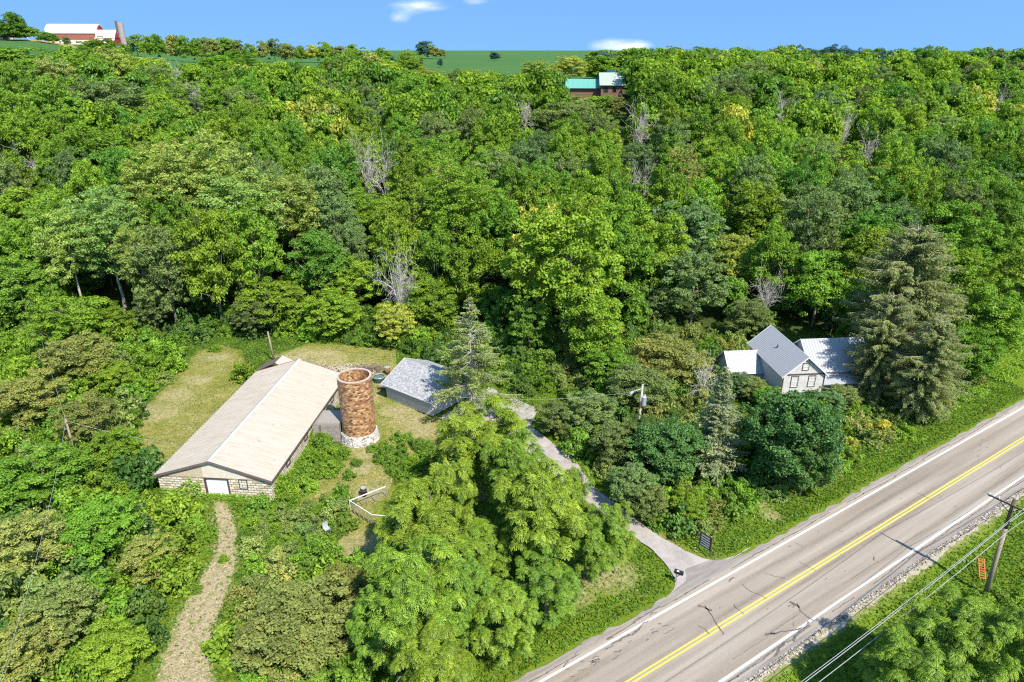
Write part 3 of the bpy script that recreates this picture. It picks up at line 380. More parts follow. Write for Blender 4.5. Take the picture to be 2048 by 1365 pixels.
SHRUBS = [
('sage',-55.59,66.86,2.33,3.0,'thicket left of the barn and dirt track'),('dark',-81.65,95.2,1.93,3.5,'thicket left of the barn and dirt track'),
('mid',-51.71,82.08,2.2,3.14,'thicket left of the barn and dirt track'),('bright',-70.24,87.44,2.69,4.77,'thicket left of the barn and dirt track'),
('bright',-50.98,84.59,1.73,2.99,'thicket left of the barn and dirt track'),('mid',-64.76,86.65,2.35,3.4,'thicket left of the barn and dirt track'),
('dark',-38.03,46.81,2.19,3.1,'thicket left of the barn and dirt track'),('sage',-50.04,88.21,1.5,1.94,'thicket left of the barn and dirt track'),
('bright',-58.55,86.74,3.07,5.63,'thicket left of the barn and dirt track'),('sage',-52.2,61.74,2.02,3.43,'thicket left of the barn and dirt track'),
('mid',-55.61,81.33,2.21,3.07,'thicket left of the barn and dirt track'),('sage',-50.54,79.33,2.17,3.48,'thicket left of the barn and dirt track'),
('bright',-56.14,83.91,1.51,2.44,'thicket left of the barn and dirt track'),('bright',-86.63,119.74,2.46,4.25,'thicket left of the barn and dirt track'),
('bright',-51.0,58.03,2.13,3.4,'thicket left of the barn and dirt track'),('bright',-48.43,75.49,1.6,2.14,'thicket left of the barn and dirt track'),
('bright',-60.13,69.48,1.97,3.28,'thicket left of the barn and dirt track'),('bright',-73.4,106.1,1.99,3.42,'thicket left of the barn and dirt track'),
('dark',-84.51,110.31,2.43,4.22,'thicket left of the barn and dirt track'),('bright',-64.16,74.57,1.72,2.56,'thicket left of the barn and dirt track'),
('sage',-47.87,71.04,2.91,5.08,'thicket left of the barn and dirt track'),('bright',-71.35,103.27,1.89,3.34,'thicket left of the barn and dirt track'),
('bright',-55.02,85.74,1.62,2.55,'thicket left of the barn and dirt track'),('bright',-34.69,43.88,2.74,4.0,'thicket left of the barn and dirt track'),
('dark',-99.17,124.42,2.1,3.47,'thicket left of the barn and dirt track'),('bright',-44.89,59.42,2.71,4.02,'thicket left of the barn and dirt track'),
('sage',-88.78,107.77,2.31,3.85,'thicket left of the barn and dirt track'),('mid',-59.62,102.86,1.94,2.99,'thicket left of the barn and dirt track'),
('bright',-66.56,82.83,2.9,4.19,'thicket left of the barn and dirt track'),('dark',-100.44,120.76,2.03,2.89,'thicket left of the barn and dirt track'),
('mid',-78.49,104.94,1.66,2.6,'thicket left of the barn and dirt track'),('bright',-80.38,98.1,2.81,4.41,'thicket left of the barn and dirt track'),
('bright',-39.25,58.56,1.63,2.1,'thicket left of the barn and dirt track'),('bright',-58.48,90.31,1.68,3.07,'thicket left of the barn and dirt track'),
('bright',-64.19,77.24,2.01,2.58,'thicket left of the barn and dirt track'),('bright',-32.16,37.82,2.02,3.17,'thicket left of the barn and dirt track'),
('bright',-33.91,56.24,2.64,3.6,'thicket left of the barn and dirt track'),('mid',-60.46,97.35,2.29,3.15,'thicket left of the barn and dirt track'),
('bright',-72.69,93.2,1.85,2.73,'thicket left of the barn and dirt track'),('bright',-59.3,83.07,2.64,4.33,'thicket left of the barn and dirt track'),
('mid',-50.95,70.31,2.05,3.15,'thicket left of the barn and dirt track'),('bright',-52.01,64.33,2.28,3.08,'thicket left of the barn and dirt track'),
('sage',-60.95,73.57,1.55,2.35,'thicket left of the barn and dirt track'),('sage',-87.53,111.94,2.4,3.15,'thicket left of the barn and dirt track'),
('sage',-86.24,101.86,2.1,3.09,'thicket left of the barn and dirt track'),('sage',-41.25,37.08,2.46,4.12,'thicket left of the barn and dirt track'),
('sage',-39.17,43.88,2.22,3.79,'thicket left of the barn and dirt track'),('bright',-76.29,114.0,1.64,2.51,'thicket left of the barn and dirt track'),
('dark',-94.01,110.81,3.0,4.48,'thicket left of the barn and dirt track'),('bright',-73.74,88.1,2.36,3.32,'thicket left of the barn and dirt track'),
('dark',-40.41,52.1,1.82,2.68,'thicket left of the barn and dirt track'),('mid',-56.41,74.68,2.04,3.31,'thicket left of the barn and dirt track'),
('bright',-53.34,72.28,2.69,3.66,'thicket left of the barn and dirt track'),('dark',-78.09,110.51,2.95,3.86,'thicket left of the barn and dirt track'),
('bright',-70.63,107.18,1.53,2.3,'thicket left of the barn and dirt track'),('mid',-57.16,97.18,1.5,2.45,'thicket left of the barn and dirt track'),
('dark',-69.75,93.18,1.75,2.59,'thicket left of the barn and dirt track'),('bright',-66.73,100.7,2.37,3.79,'thicket left of the barn and dirt track'),
('sage',-92.41,121.95,2.3,4.05,'thicket left of the barn and dirt track'),('bright',-66.06,91.9,1.56,2.14,'thicket left of the barn and dirt track'),
('bright',-96.48,117.1,1.73,2.3,'thicket left of the barn and dirt track'),('bright',-30.67,47.67,2.74,4.02,'thicket left of the barn and dirt track'),
('bright',-57.0,70.51,1.68,2.76,'thicket left of the barn and dirt track'),('sage',-47.41,58.42,1.79,2.98,'thicket left of the barn and dirt track'),
('sage',-64.06,97.73,1.7,2.8,'thicket left of the barn and dirt track'),('bright',-106.56,130.26,1.61,2.26,'thicket left of the barn and dirt track'),
('bright',-69.93,82.96,2.39,4.36,'thicket left of the barn and dirt track'),('sage',-90.75,110.12,1.78,3.16,'thicket left of the barn and dirt track'),
('bright',-60.46,94.82,1.58,2.07,'thicket left of the barn and dirt track'),('mid',-82.03,104.98,1.71,2.44,'thicket left of the barn and dirt track'),
('sage',-76.42,100.29,1.58,2.17,'thicket left of the barn and dirt track'),('bright',-90.65,116.2,2.94,5.27,'thicket left of the barn and dirt track'),
('sage',-42.06,44.28,2.53,4.54,'thicket left of the barn and dirt track'),('bright',-36.49,36.52,2.89,5.01,'thicket left of the barn and dirt track'),
('bright',-67.73,76.3,1.6,2.3,'thicket left of the barn and dirt track'),('mid',-91.05,112.17,1.68,3.08,'thicket left of the barn and dirt track'),
('bright',-74.19,111.75,1.51,2.26,'thicket left of the barn and dirt track'),('bright',-104.86,125.12,1.91,2.48,'thicket left of the barn and dirt track'),
('mid',-35.34,51.14,1.86,3.18,'thicket left of the barn and dirt track'),('dark',-40.6,62.81,2.93,4.52,'thicket left of the barn and dirt track'),
('mid',-86.1,106.08,2.75,4.75,'thicket left of the barn and dirt track'),('dark',-97.03,114.19,2.27,3.76,'thicket left of the barn and dirt track'),
('mid',-53.92,99.81,2.09,3.49,'thicket left of the barn and dirt track'),('dark',-89.44,104.13,2.82,4.18,'thicket left of the barn and dirt track'),
('bright',-83.53,116.34,1.73,2.94,'thicket left of the barn and dirt track'),('sage',-65.54,70.38,1.98,3.18,'thicket left of the barn and dirt track'),
('bright',-58.41,63.72,2.3,2.95,'thicket left of the barn and dirt track'),('bright',-67.51,104.06,2.31,3.86,'thicket left of the barn and dirt track'),
('bright',-53.2,53.45,1.76,2.63,'thicket left of the barn and dirt track'),('bright',-46.99,65.97,1.63,2.23,'thicket left of the barn and dirt track'),
('sage',-83.48,113.96,1.89,3.18,'thicket left of the barn and dirt track'),('bright',-42.42,48.79,1.96,2.62,'thicket left of the barn and dirt track'),
('dark',-74.3,84.89,1.51,2.54,'thicket left of the barn and dirt track'),('bright',-52.74,95.09,2.76,4.33,'thicket left of the barn and dirt track'),
('bright',-53.77,91.46,3.0,4.06,'thicket left of the barn and dirt track'),('sage',-106.03,127.51,1.62,2.43,'thicket left of the barn and dirt track'),
('bright',-56.63,60.29,2.59,4.24,'thicket left of the barn and dirt track'),('bright',-62.24,103.78,1.98,3.37,'thicket left of the barn and dirt track'),
('bright',-49.51,65.46,1.51,2.69,'thicket left of the barn and dirt track'),('mid',-47.71,53.92,2.04,3.21,'thicket left of the barn and dirt track'),
('bright',-62.24,68.05,2.13,3.59,'thicket left of the barn and dirt track'),('bright',-75.29,94.33,1.74,2.39,'thicket left of the barn and dirt track'),
('bright',-37.84,40.96,2.5,3.93,'thicket left of the barn and dirt track'),('bright',-62.32,80.31,2.47,4.31,'thicket left of the barn and dirt track'),
('bright',-50.24,91.66,1.88,2.83,'thicket left of the barn and dirt track'),('mid',-74.15,82.44,1.72,2.81,'thicket left of the barn and dirt track'),
('mid',-102.14,127.97,2.64,4.0,'thicket left of the barn and dirt track'),('sage',-70.44,78.72,2.01,2.75,'thicket left of the barn and dirt track'),
('dark',-73.5,99.78,1.59,2.44,'thicket left of the barn and dirt track'),('mid',-61.11,65.31,2.11,3.45,'thicket left of the barn and dirt track'),
('bright',-53.96,58.64,1.91,3.19,'thicket left of the barn and dirt track'),('sage',-46.09,47.33,1.54,2.68,'thicket left of the barn and dirt track'),
('bright',-54.99,77.26,1.57,2.77,'thicket left of the barn and dirt track'),('bright',-83.9,100.09,1.54,1.98,'thicket left of the barn and dirt track'),
('bright',-79.97,107.97,2.15,3.6,'thicket left of the barn and dirt track'),('mid',-93.81,116.01,1.53,2.05,'thicket left of the barn and dirt track'),
('bright',-62.74,100.92,2.36,3.74,'thicket left of the barn and dirt track'),('sage',-49.37,60.21,1.65,2.63,'thicket left of the barn and dirt track'),
('bright',-84.44,97.68,1.89,2.54,'thicket left of the barn and dirt track'),('mid',-60.84,76.19,1.53,2.42,'thicket left of the barn and dirt track'),
('bright',-78.93,115.84,3.08,5.22,'thicket left of the barn and dirt track'),('bright',-75.67,103.36,1.67,2.74,'thicket left of the barn and dirt track'),
('sage',-71.26,96.0,1.71,2.65,'thicket left of the barn and dirt track'),('bright',-79.18,92.25,1.67,2.88,'thicket left of the barn and dirt track'),
('mid',-52.32,76.35,1.83,2.33,'thicket left of the barn and dirt track'),('mid',-34.26,38.94,1.55,2.06,'thicket left of the barn and dirt track'),
('bright',-62.32,89.67,2.73,5.02,'thicket left of the barn and dirt track'),('bright',-67.32,106.79,1.54,2.41,'thicket left of the barn and dirt track'),
('bright',-78.11,95.81,2.0,3.31,'thicket left of the barn and dirt track'),('sage',-57.93,92.52,2.02,3.43,'thicket left of the barn and dirt track'),
('dark',-42.94,65.4,1.91,2.53,'thicket left of the barn and dirt track'),('dark',-68.74,91.24,1.71,3.03,'thicket left of the barn and dirt track'),
('bright',-67.73,97.96,2.36,3.8,'thicket left of the barn and dirt track'),('dark',-48.67,77.73,1.71,2.18,'thicket left of the barn and dirt track'),
('bright',-43.41,56.43,2.61,4.23,'thicket left of the barn and dirt track'),('dark',-49.45,56.14,1.84,2.58,'thicket left of the barn and dirt track'),
('dark',-70.19,100.7,2.42,3.91,'thicket left of the barn and dirt track'),('bright',-76.45,89.82,1.84,2.67,'thicket left of the barn and dirt track'),
('bright',-66.0,79.24,1.56,2.66,'thicket left of the barn and dirt track'),('bright',-95.17,124.36,2.71,4.86,'thicket left of the barn and dirt track'),
('bright',-86.29,115.17,2.54,4.58,'thicket left of the barn and dirt track'),('bright',-71.08,90.46,2.27,3.45,'thicket left of the barn and dirt track'),
('bright',-71.61,108.98,1.74,2.27,'thicket left of the barn and dirt track'),('dark',-50.55,74.41,2.13,2.86,'thicket left of the barn and dirt track'),
('mid',-57.69,100.37,2.44,3.62,'thicket left of the barn and dirt track'),('bright',-62.89,84.3,1.8,2.72,'thicket left of the barn and dirt track'),
('dark',-68.11,108.8,1.69,2.84,'thicket left of the barn and dirt track'),('bright',-55.5,64.08,1.75,2.72,'thicket left of the barn and dirt track'),
('dark',-29.66,41.1,2.18,2.88,'thicket left of the barn and dirt track'),('dark',-39.1,49.5,1.89,3.32,'thicket left of the barn and dirt track'),
('bright',-75.67,108.03,1.78,3.03,'thicket left of the barn and dirt track'),('sage',-64.75,95.14,1.78,3.01,'thicket left of the barn and dirt track'),
('bright',-75.64,97.37,2.16,3.77,'thicket left of the barn and dirt track'),('bright',-55.9,88.78,1.51,2.64,'thicket left of the barn and dirt track'),
('bright',-72.1,84.43,1.57,2.43,'thicket left of the barn and dirt track'),('sage',-62.24,70.97,1.92,2.69,'thicket left of the barn and dirt track'),
('bright',-94.45,113.91,1.61,2.38,'thicket left of the barn and dirt track'),('dark',-43.53,40.57,1.74,2.81,'thicket left of the barn and dirt track'),
('bright',-61.53,86.69,1.62,2.7,'thicket left of the barn and dirt track'),('dark',-40.76,40.99,1.81,2.45,'thicket left of the barn and dirt track'),
('bright',-31.54,51.85,2.35,3.31,'thicket left of the barn and dirt track'),('sage',-50.99,54.51,1.52,1.94,'thicket left of the barn and dirt track'),
('bright',-45.6,68.65,2.17,3.94,'thicket left of the barn and dirt track'),('mid',-71.76,98.01,1.64,2.74,'thicket left of the barn and dirt track'),
('bright',-53.31,84.17,1.53,2.44,'thicket left of the barn and dirt track'),('sage',-80.21,103.77,1.77,2.46,'thicket left of the barn and dirt track'),
('bright',-48.91,49.34,2.93,3.76,'thicket left of the barn and dirt track'),('bright',-32.44,41.36,1.53,1.99,'thicket left of the barn and dirt track'),
('bright',-33.47,48.87,2.28,3.27,'thicket left of the barn and dirt track'),('mid',-81.65,111.54,1.96,3.5,'thicket left of the barn and dirt track'),
('dark',-36.78,53.84,2.67,3.58,'thicket left of the barn and dirt track'),('dark',-31.07,44.36,1.57,2.65,'thicket left of the barn and dirt track'),
('bright',-38.7,38.04,1.54,2.21,'thicket left of the barn and dirt track'),('mid',-110.7,133.17,2.93,4.9,'thicket left of the barn and dirt track'),
('dark',-92.85,118.61,2.21,3.02,'thicket left of the barn and dirt track'),('bright',-99.51,118.0,2.12,3.08,'thicket left of the barn and dirt track'),
('bright',-96.63,119.99,1.74,2.82,'thicket left of the barn and dirt track'),('bright',-58.14,95.08,2.06,3.18,'thicket left of the barn and dirt track'),
('dark',-45.22,50.84,2.29,3.69,'thicket left of the barn and dirt track'),('sage',-60.48,105.49,1.54,2.25,'thicket left of the barn and dirt track'),
('mid',-66.65,73.43,2.12,2.77,'thicket left of the barn and dirt track'),('mid',-77.29,87.61,1.95,2.91,'thicket left of the barn and dirt track'),
('mid',-52.11,87.87,1.69,2.71,'thicket left of the barn and dirt track'),('bright',-48.36,68.02,1.92,3.03,'thicket left of the barn and dirt track'),
('mid',-42.6,52.16,1.55,2.06,'thicket left of the barn and dirt track'),('bright',-61.85,92.87,2.14,3.34,'thicket left of the barn and dirt track'),
('bright',-63.15,106.56,2.0,3.52,'thicket left of the barn and dirt track'),('mid',-69.26,95.54,1.5,2.47,'thicket left of the barn and dirt track'),
('mid',-45.52,64.04,1.68,2.95,'thicket left of the barn and dirt track'),('dark',-72.33,80.54,2.08,3.28,'thicket left of the barn and dirt track'),
('bright',-42.44,60.43,1.54,2.44,'thicket left of the barn and dirt track'),('bright',-69.68,110.41,2.04,2.86,'thicket left of the barn and dirt track'),
('bright',-66.43,89.53,1.73,2.55,'thicket left of the barn and dirt track'),('bright',-102.68,122.15,2.09,2.68,'thicket left of the barn and dirt track'),
('bright',-73.65,90.62,1.51,2.47,'thicket left of the barn and dirt track'),('bright',-48.29,62.07,1.52,2.28,'thicket left of the barn and dirt track'),
('bright',-66.8,93.8,1.78,2.58,'thicket left of the barn and dirt track'),('bright',-37.39,58.0,1.51,2.24,'thicket left of the barn and dirt track'),
('mid',-52.63,68.13,1.61,2.49,'thicket left of the barn and dirt track'),('bright',-57.76,78.68,2.1,3.51,'thicket left of the barn and dirt track'),
('bright',-40.66,56.4,1.6,2.86,'thicket left of the barn and dirt track'),('mid',-43.41,62.66,1.71,2.44,'thicket left of the barn and dirt track'),
('bright',-51.41,51.35,1.71,2.98,'thicket left of the barn and dirt track'),('dark',-73.83,102.03,1.92,3.03,'thicket left of the barn and dirt track'),
('bright',-104.08,129.84,1.76,2.41,'thicket left of the barn and dirt track'),('dark',-73.17,95.4,1.6,2.93,'thicket left of the barn and dirt track'),
('bright',-44.18,46.09,1.96,2.92,'thicket left of the barn and dirt track'),('dark',-45.03,43.89,1.63,2.73,'thicket left of the barn and dirt track'),
('bright',-79.06,101.06,2.4,3.45,'thicket left of the barn and dirt track'),('bright',-26.11,55.73,1.05,1.4,'weedy patch in front of the barn'),
('sage',-21.78,56.32,1.59,1.96,'weedy patch in front of the barn'),('bright',-23.18,58.54,1.14,1.75,'weedy patch in front of the barn'),
('mid',-17.43,54.24,0.8,0.95,'weedy patch in front of the barn'),('bright',-19.27,58.41,0.96,1.41,'weedy patch in front of the barn'),
('sage',-18.02,57.36,1.61,2.36,'weedy patch in front of the barn'),('bright',-18.25,59.77,1.59,1.83,'weedy patch in front of the barn'),
('bright',-23.73,54.48,0.86,1.21,'weedy patch in front of the barn'),('sage',-24.57,51.82,1.54,2.05,'weedy patch in front of the barn'),
('bright',-23.88,56.07,0.81,1.12,'weedy patch in front of the barn'),('bright',-21.43,53.17,1.16,1.31,'weedy patch in front of the barn'),
('bright',-24.36,57.92,0.81,1.17,'weedy patch in front of the barn'),('sage',-20.92,51.42,1.26,1.82,'weedy patch in front of the barn'),
('mid',-26.29,58.28,1.65,2.1,'weedy patch in front of the barn'),('sage',-18.94,53.81,0.86,1.17,'weedy patch in front of the barn'),
('mid',-16.84,55.69,1.49,1.9,'weedy patch in front of the barn'),('sage',-21.18,58.79,0.82,1.0,'weedy patch in front of the barn'),
('sage',-24.2,53.42,0.96,1.26,'weedy patch in front of the barn'),('bright',-28.57,59.02,0.82,1.11,'weedy patch in front of the barn'),
('sage',-20.24,54.54,1.36,1.51,'weedy patch in front of the barn'),('mid',-18.96,52.42,1.23,1.56,'weedy patch in front of the barn'),
('bright',-23.22,52.7,0.94,1.39,'weedy patch in front of the barn'),('sage',-19.66,56.18,0.87,1.31,'weedy patch in front of the barn'),
('sage',-25.54,56.82,0.88,1.31,'weedy patch in front of the barn'),('mid',-22.99,51.54,0.81,1.24,'weedy patch in front of the barn'),
('sage',-23.34,57.14,1.11,1.72,'weedy patch in front of the barn'),('sage',-22.21,54.42,1.03,1.28,'weedy patch in front of the barn'),
('bright',-22.05,52.04,0.81,1.25,'weedy patch in front of the barn'),('bright',-17.69,53.04,0.98,1.17,'weedy patch in front of the barn'),
('bright',-18.41,55.1,1.06,1.27,'weedy patch in front of the barn'),('sage',-24.72,55.15,0.8,1.15,'weedy patch in front of the barn'),
('bright',-20.07,57.37,1.01,1.33,'weedy patch in front of the barn'),('bright',-23.32,60.35,0.94,1.18,'bushes along the barn wall'),
('mid',-22.69,70.4,1.32,1.76,'bushes along the barn wall'),('mid',-23.54,63.42,1.14,1.43,'bushes along the barn wall'),
('bright',-21.43,68.79,1.03,1.39,'bushes along the barn wall'),('bright',-19.86,68.25,0.98,1.37,'bushes along the barn wall'),
('bright',-23.11,67.47,1.36,1.89,'bushes along the barn wall'),('bright',-23.62,65.64,0.71,1.21,'bushes along the barn wall'),
('bright',-20.57,64.91,1.44,1.98,'bushes along the barn wall'),('bright',-22.58,73.1,0.89,1.26,'bushes along the barn wall'),
('mid',-22.21,64.24,1.3,1.99,'bushes along the barn wall'),('bright',-22.29,61.9,1.41,1.76,'bushes along the barn wall'),
('bright',-24.25,61.32,1.18,1.82,'bushes along the barn wall'),('mid',-20.08,69.47,0.71,0.9,'bushes along the barn wall'),
('bright',-22.12,66.64,0.71,1.13,'bushes along the barn wall'),('bright',-23.15,71.87,1.15,1.86,'bushes along the barn wall'),
('mid',-19.98,66.23,0.75,0.91,'bushes along the barn wall'),('bright',-23.51,68.88,0.8,1.05,'bushes along the barn wall'),
('bright',-21.18,67.07,0.81,1.15,'bushes along the barn wall'),('bright',-24.36,59.41,0.88,1.4,'bushes along the barn wall'),
('bright',-16.53,47.58,1.92,2.91,'thicket right of the dirt track'),('mid',-14.4,40.06,1.12,1.3,'thicket right of the dirt track'),
('mid',-18.68,40.02,1.6,1.77,'thicket right of the dirt track'),('bright',-22.2,40.52,2.08,2.46,'thicket right of the dirt track'),
('mid',-14.1,38.38,1.69,1.97,'thicket right of the dirt track'),('mid',-11.66,36.34,1.89,2.9,'thicket right of the dirt track'),
('mid',-12.75,40.82,1.39,2.18,'thicket right of the dirt track'),('bright',-17.04,45.35,1.8,2.26,'thicket right of the dirt track'),
('bright',-13.8,43.6,1.35,1.8,'thicket right of the dirt track'),('bright',-17.56,42.65,1.41,1.87,'thicket right of the dirt track'),
('olive',-21.72,43.32,1.65,2.53,'thicket right of the dirt track'),('olive',-20.47,45.58,2.08,2.58,'thicket right of the dirt track'),
('olive',-20.95,48.45,1.7,2.72,'thicket right of the dirt track'),('mid',-18.33,49.05,1.18,1.67,'thicket right of the dirt track'),
('bright',-23.14,49.15,1.32,2.07,'thicket right of the dirt track'),('bright',-16.57,38.84,1.57,2.27,'thicket right of the dirt track'),
('olive',-17.02,36.78,1.34,2.03,'thicket right of the dirt track'),('bright',-19.52,50.33,1.21,1.92,'thicket right of the dirt track'),
('olive',-22.37,47.22,1.41,1.83,'thicket right of the dirt track'),('olive',-19.98,42.85,1.26,1.69,'thicket right of the dirt track'),
('mid',-15.34,42.12,2.0,2.79,'thicket right of the dirt track'),('olive',-23.52,45.75,1.48,1.66,'thicket right of the dirt track'),
('mid',-15.02,36.67,1.38,1.54,'thicket right of the dirt track'),('bright',-14.33,50.16,1.19,1.72,'thicket right of the dirt track'),
('bright',-19.93,37.36,1.13,1.66,'thicket right of the dirt track'),('mid',-17.34,50.6,1.81,2.81,'thicket right of the dirt track'),
('bright',-13.83,46.26,2.14,3.1,'thicket right of the dirt track'),('bright',-11.74,39.12,1.11,1.39,'thicket right of the dirt track'),
('mid',-23.3,44.19,1.14,1.73,'thicket right of the dirt track'),('mid',-18.51,47.03,1.1,1.44,'thicket right of the dirt track'),
('olive',-18.72,44.58,1.15,1.59,'thicket right of the dirt track'),('bright',-18.52,36.49,1.11,1.73,'thicket right of the dirt track'),
('mid',-13.47,48.79,1.33,2.07,'thicket right of the dirt track'),('olive',-20.51,38.95,1.15,1.55,'thicket right of the dirt track'),
('bright',-12.27,44.42,1.42,1.72,'thicket right of the dirt track'),('olive',-11.95,42.3,1.13,1.41,'thicket right of the dirt track'),
('olive',-21.87,50.22,1.25,1.61,'thicket right of the dirt track'),('olive',-19.63,41.39,1.12,1.65,'thicket right of the dirt track'),
('olive',-17.1,40.66,1.1,1.47,'thicket right of the dirt track'),('dark',54.03,85.24,1.47,1.81,'scrub between the driveway and the road'),
('dark',13.92,76.09,2.15,2.97,'scrub between the driveway and the road'),('sage',6.27,72.3,1.15,1.96,'scrub between the driveway and the road'),
('mid',50.04,79.06,1.63,2.73,'scrub between the driveway and the road'),('olive',16.91,75.68,2.15,3.76,'scrub between the driveway and the road'),
('bright',24.25,60.93,1.47,2.26,'scrub between the driveway and the road'),('bright',56.55,87.34,1.52,2.48,'scrub between the driveway and the road'),
('bright',23.87,67.97,1.35,2.14,'scrub between the driveway and the road'),('mid',10.85,70.45,1.91,3.24,'scrub between the driveway and the road'),
('dark',20.78,70.85,2.09,3.65,'scrub between the driveway and the road'),('sage',34.97,76.71,1.69,2.18,'scrub between the driveway and the road'),
('dark',28.28,65.18,1.9,2.69,'scrub between the driveway and the road'),('bright',39.05,77.26,2.08,3.23,'scrub between the driveway and the road'),
('sage',61.34,88.57,2.04,3.02,'scrub between the driveway and the road'),('olive',32.12,75.01,1.46,1.82,'scrub between the driveway and the road'),
('bright',15.64,67.7,1.03,1.64,'scrub between the driveway and the road'),('mid',38.79,71.33,1.48,1.9,'scrub between the driveway and the road'),
('dark',13.35,62.38,1.54,2.1,'scrub between the driveway and the road'),('bright',16.37,59.11,1.74,2.48,'scrub between the driveway and the road'),
('mid',23.08,71.6,1.79,2.33,'scrub between the driveway and the road'),('dark',10.71,76.44,1.01,1.61,'scrub between the driveway and the road'),
('olive',34.94,71.32,1.21,1.88,'scrub between the driveway and the road'),('bright',19.17,58.19,1.55,2.7,'scrub between the driveway and the road'),
('sage',28.68,76.38,1.57,2.7,'scrub between the driveway and the road'),('sage',20.59,64.92,1.01,1.29,'scrub between the driveway and the road'),
('olive',14.32,68.58,1.47,2.4,'scrub between the driveway and the road'),('dark',24.68,64.41,1.6,2.14,'scrub between the driveway and the road'),
('bright',16.94,69.3,1.83,2.74,'scrub between the driveway and the road'),('olive',12.68,71.92,2.09,2.65,'scrub between the driveway and the road'),
('olive',42.94,71.0,1.9,2.69,'scrub between the driveway and the road'),('mid',13.86,66.21,1.21,1.65,'scrub between the driveway and the road'),
('olive',33.95,69.02,1.01,1.71,'scrub between the driveway and the road'),('dark',22.13,63.9,1.25,1.67,'scrub between the driveway and the road'),
('dark',50.01,76.4,1.05,1.61,'scrub between the driveway and the road'),('sage',26.57,71.86,1.67,2.37,'scrub between the driveway and the road'),
('mid',38.78,67.26,1.69,2.95,'scrub between the driveway and the road'),('olive',45.93,72.87,1.52,2.06,'scrub between the driveway and the road'),
('olive',31.29,67.71,2.19,3.15,'scrub between the driveway and the road'),('olive',8.69,72.89,1.92,2.39,'scrub between the driveway and the road'),
('mid',26.32,68.98,1.76,2.85,'scrub between the driveway and the road'),('mid',12.26,68.79,1.47,2.37,'scrub between the driveway and the road'),
('olive',18.89,54.35,1.19,1.93,'scrub between the driveway and the road'),('olive',31.91,65.09,1.52,2.15,'scrub between the driveway and the road'),
('olive',42.84,74.15,1.94,2.91,'scrub between the driveway and the road'),('sage',59.1,89.17,1.94,2.74,'scrub between the driveway and the road'),
('sage',44.82,75.14,1.47,1.94,'scrub between the driveway and the road'),('bright',62.75,87.01,1.22,1.71,'scrub between the driveway and the road'),
('olive',39.68,72.8,1.15,1.98,'scrub between the driveway and the road'),('mid',7.8,69.81,2.14,3.44,'scrub between the driveway and the road'),
('bright',58.74,86.85,2.04,3.23,'scrub between the driveway and the road'),('olive',41.81,78.79,1.63,2.13,'scrub between the driveway and the road'),
('bright',18.76,63.22,1.62,2.45,'scrub between the driveway and the road'),('mid',26.8,75.22,1.17,1.5,'scrub between the driveway and the road'),
('sage',30.68,76.28,1.39,1.98,'scrub between the driveway and the road'),('bright',36.59,66.21,1.63,2.07,'scrub between the driveway and the road'),
('bright',50.14,83.68,1.0,1.68,'scrub between the driveway and the road'),('bright',56.87,81.78,1.57,2.45,'scrub between the driveway and the road'),
('mid',21.59,62.36,1.5,1.88,'scrub between the driveway and the road'),('dark',17.35,66.76,1.37,2.24,'scrub between the driveway and the road'),
('olive',11.79,63.09,1.08,1.56,'scrub between the driveway and the road'),('bright',20.34,73.89,1.22,2.14,'scrub between the driveway and the road'),
('dark',29.41,72.2,2.18,2.79,'scrub between the driveway and the road'),('olive',13.7,59.35,1.13,1.52,'scrub between the driveway and the road'),
('mid',58.72,82.27,1.71,2.86,'scrub between the driveway and the road'),('dark',55.03,82.73,1.58,2.02,'scrub between the driveway and the road'),
('bright',44.13,78.65,1.11,1.35,'scrub between the driveway and the road'),('olive',21.95,67.73,1.83,3.17,'scrub between the driveway and the road'),
('dark',32.54,69.77,1.32,1.75,'scrub between the driveway and the road'),('sage',56.48,85.68,1.06,1.84,'scrub between the driveway and the road'),
('dark',17.48,71.98,1.23,1.88,'scrub between the driveway and the road'),('mid',35.35,74.74,1.05,1.66,'scrub between the driveway and the road'),
('sage',47.43,79.35,1.69,2.68,'scrub between the driveway and the road'),('sage',8.23,75.27,2.12,2.9,'scrub between the driveway and the road'),
('mid',24.51,73.76,1.78,2.7,'scrub between the driveway and the road'),('mid',16.3,62.11,1.01,1.48,'scrub between the driveway and the road'),
('olive',51.98,78.69,1.71,2.5,'scrub between the driveway and the road'),('sage',48.78,75.75,1.15,2.02,'scrub between the driveway and the road'),
('bright',24.26,58.93,1.64,2.73,'scrub between the driveway and the road'),('olive',40.36,70.08,1.12,1.71,'scrub between the driveway and the road'),
('mid',36.66,78.65,1.6,2.19,'scrub between the driveway and the road'),('mid',55.02,79.71,1.18,1.89,'scrub between the driveway and the road'),
('sage',36.61,72.91,1.65,2.66,'scrub between the driveway and the road'),('olive',60.54,85.05,1.96,2.5,'scrub between the driveway and the road'),
('dark',64.11,85.88,1.05,1.65,'scrub between the driveway and the road'),('dark',17.01,55.51,1.94,2.79,'scrub between the driveway and the road'),
('sage',31.98,72.58,2.07,3.35,'scrub between the driveway and the road'),('sage',10.67,65.25,1.65,2.4,'scrub between the driveway and the road'),
('dark',26.18,62.19,2.16,2.63,'scrub between the driveway and the road'),('dark',25.09,70.6,1.08,1.41,'scrub between the driveway and the road'),
('dark',18.35,68.15,1.09,1.43,'scrub between the driveway and the road'),('dark',19.13,55.96,1.12,1.47,'scrub between the driveway and the road'),
('mid',16.69,64.16,2.12,3.27,'scrub between the driveway and the road'),('dark',15.07,57.71,1.17,1.54,'scrub between the driveway and the road'),
('sage',20.05,67.18,1.36,1.79,'scrub between the driveway and the road'),('mid',22.79,57.81,1.49,2.12,'scrub between the driveway and the road'),
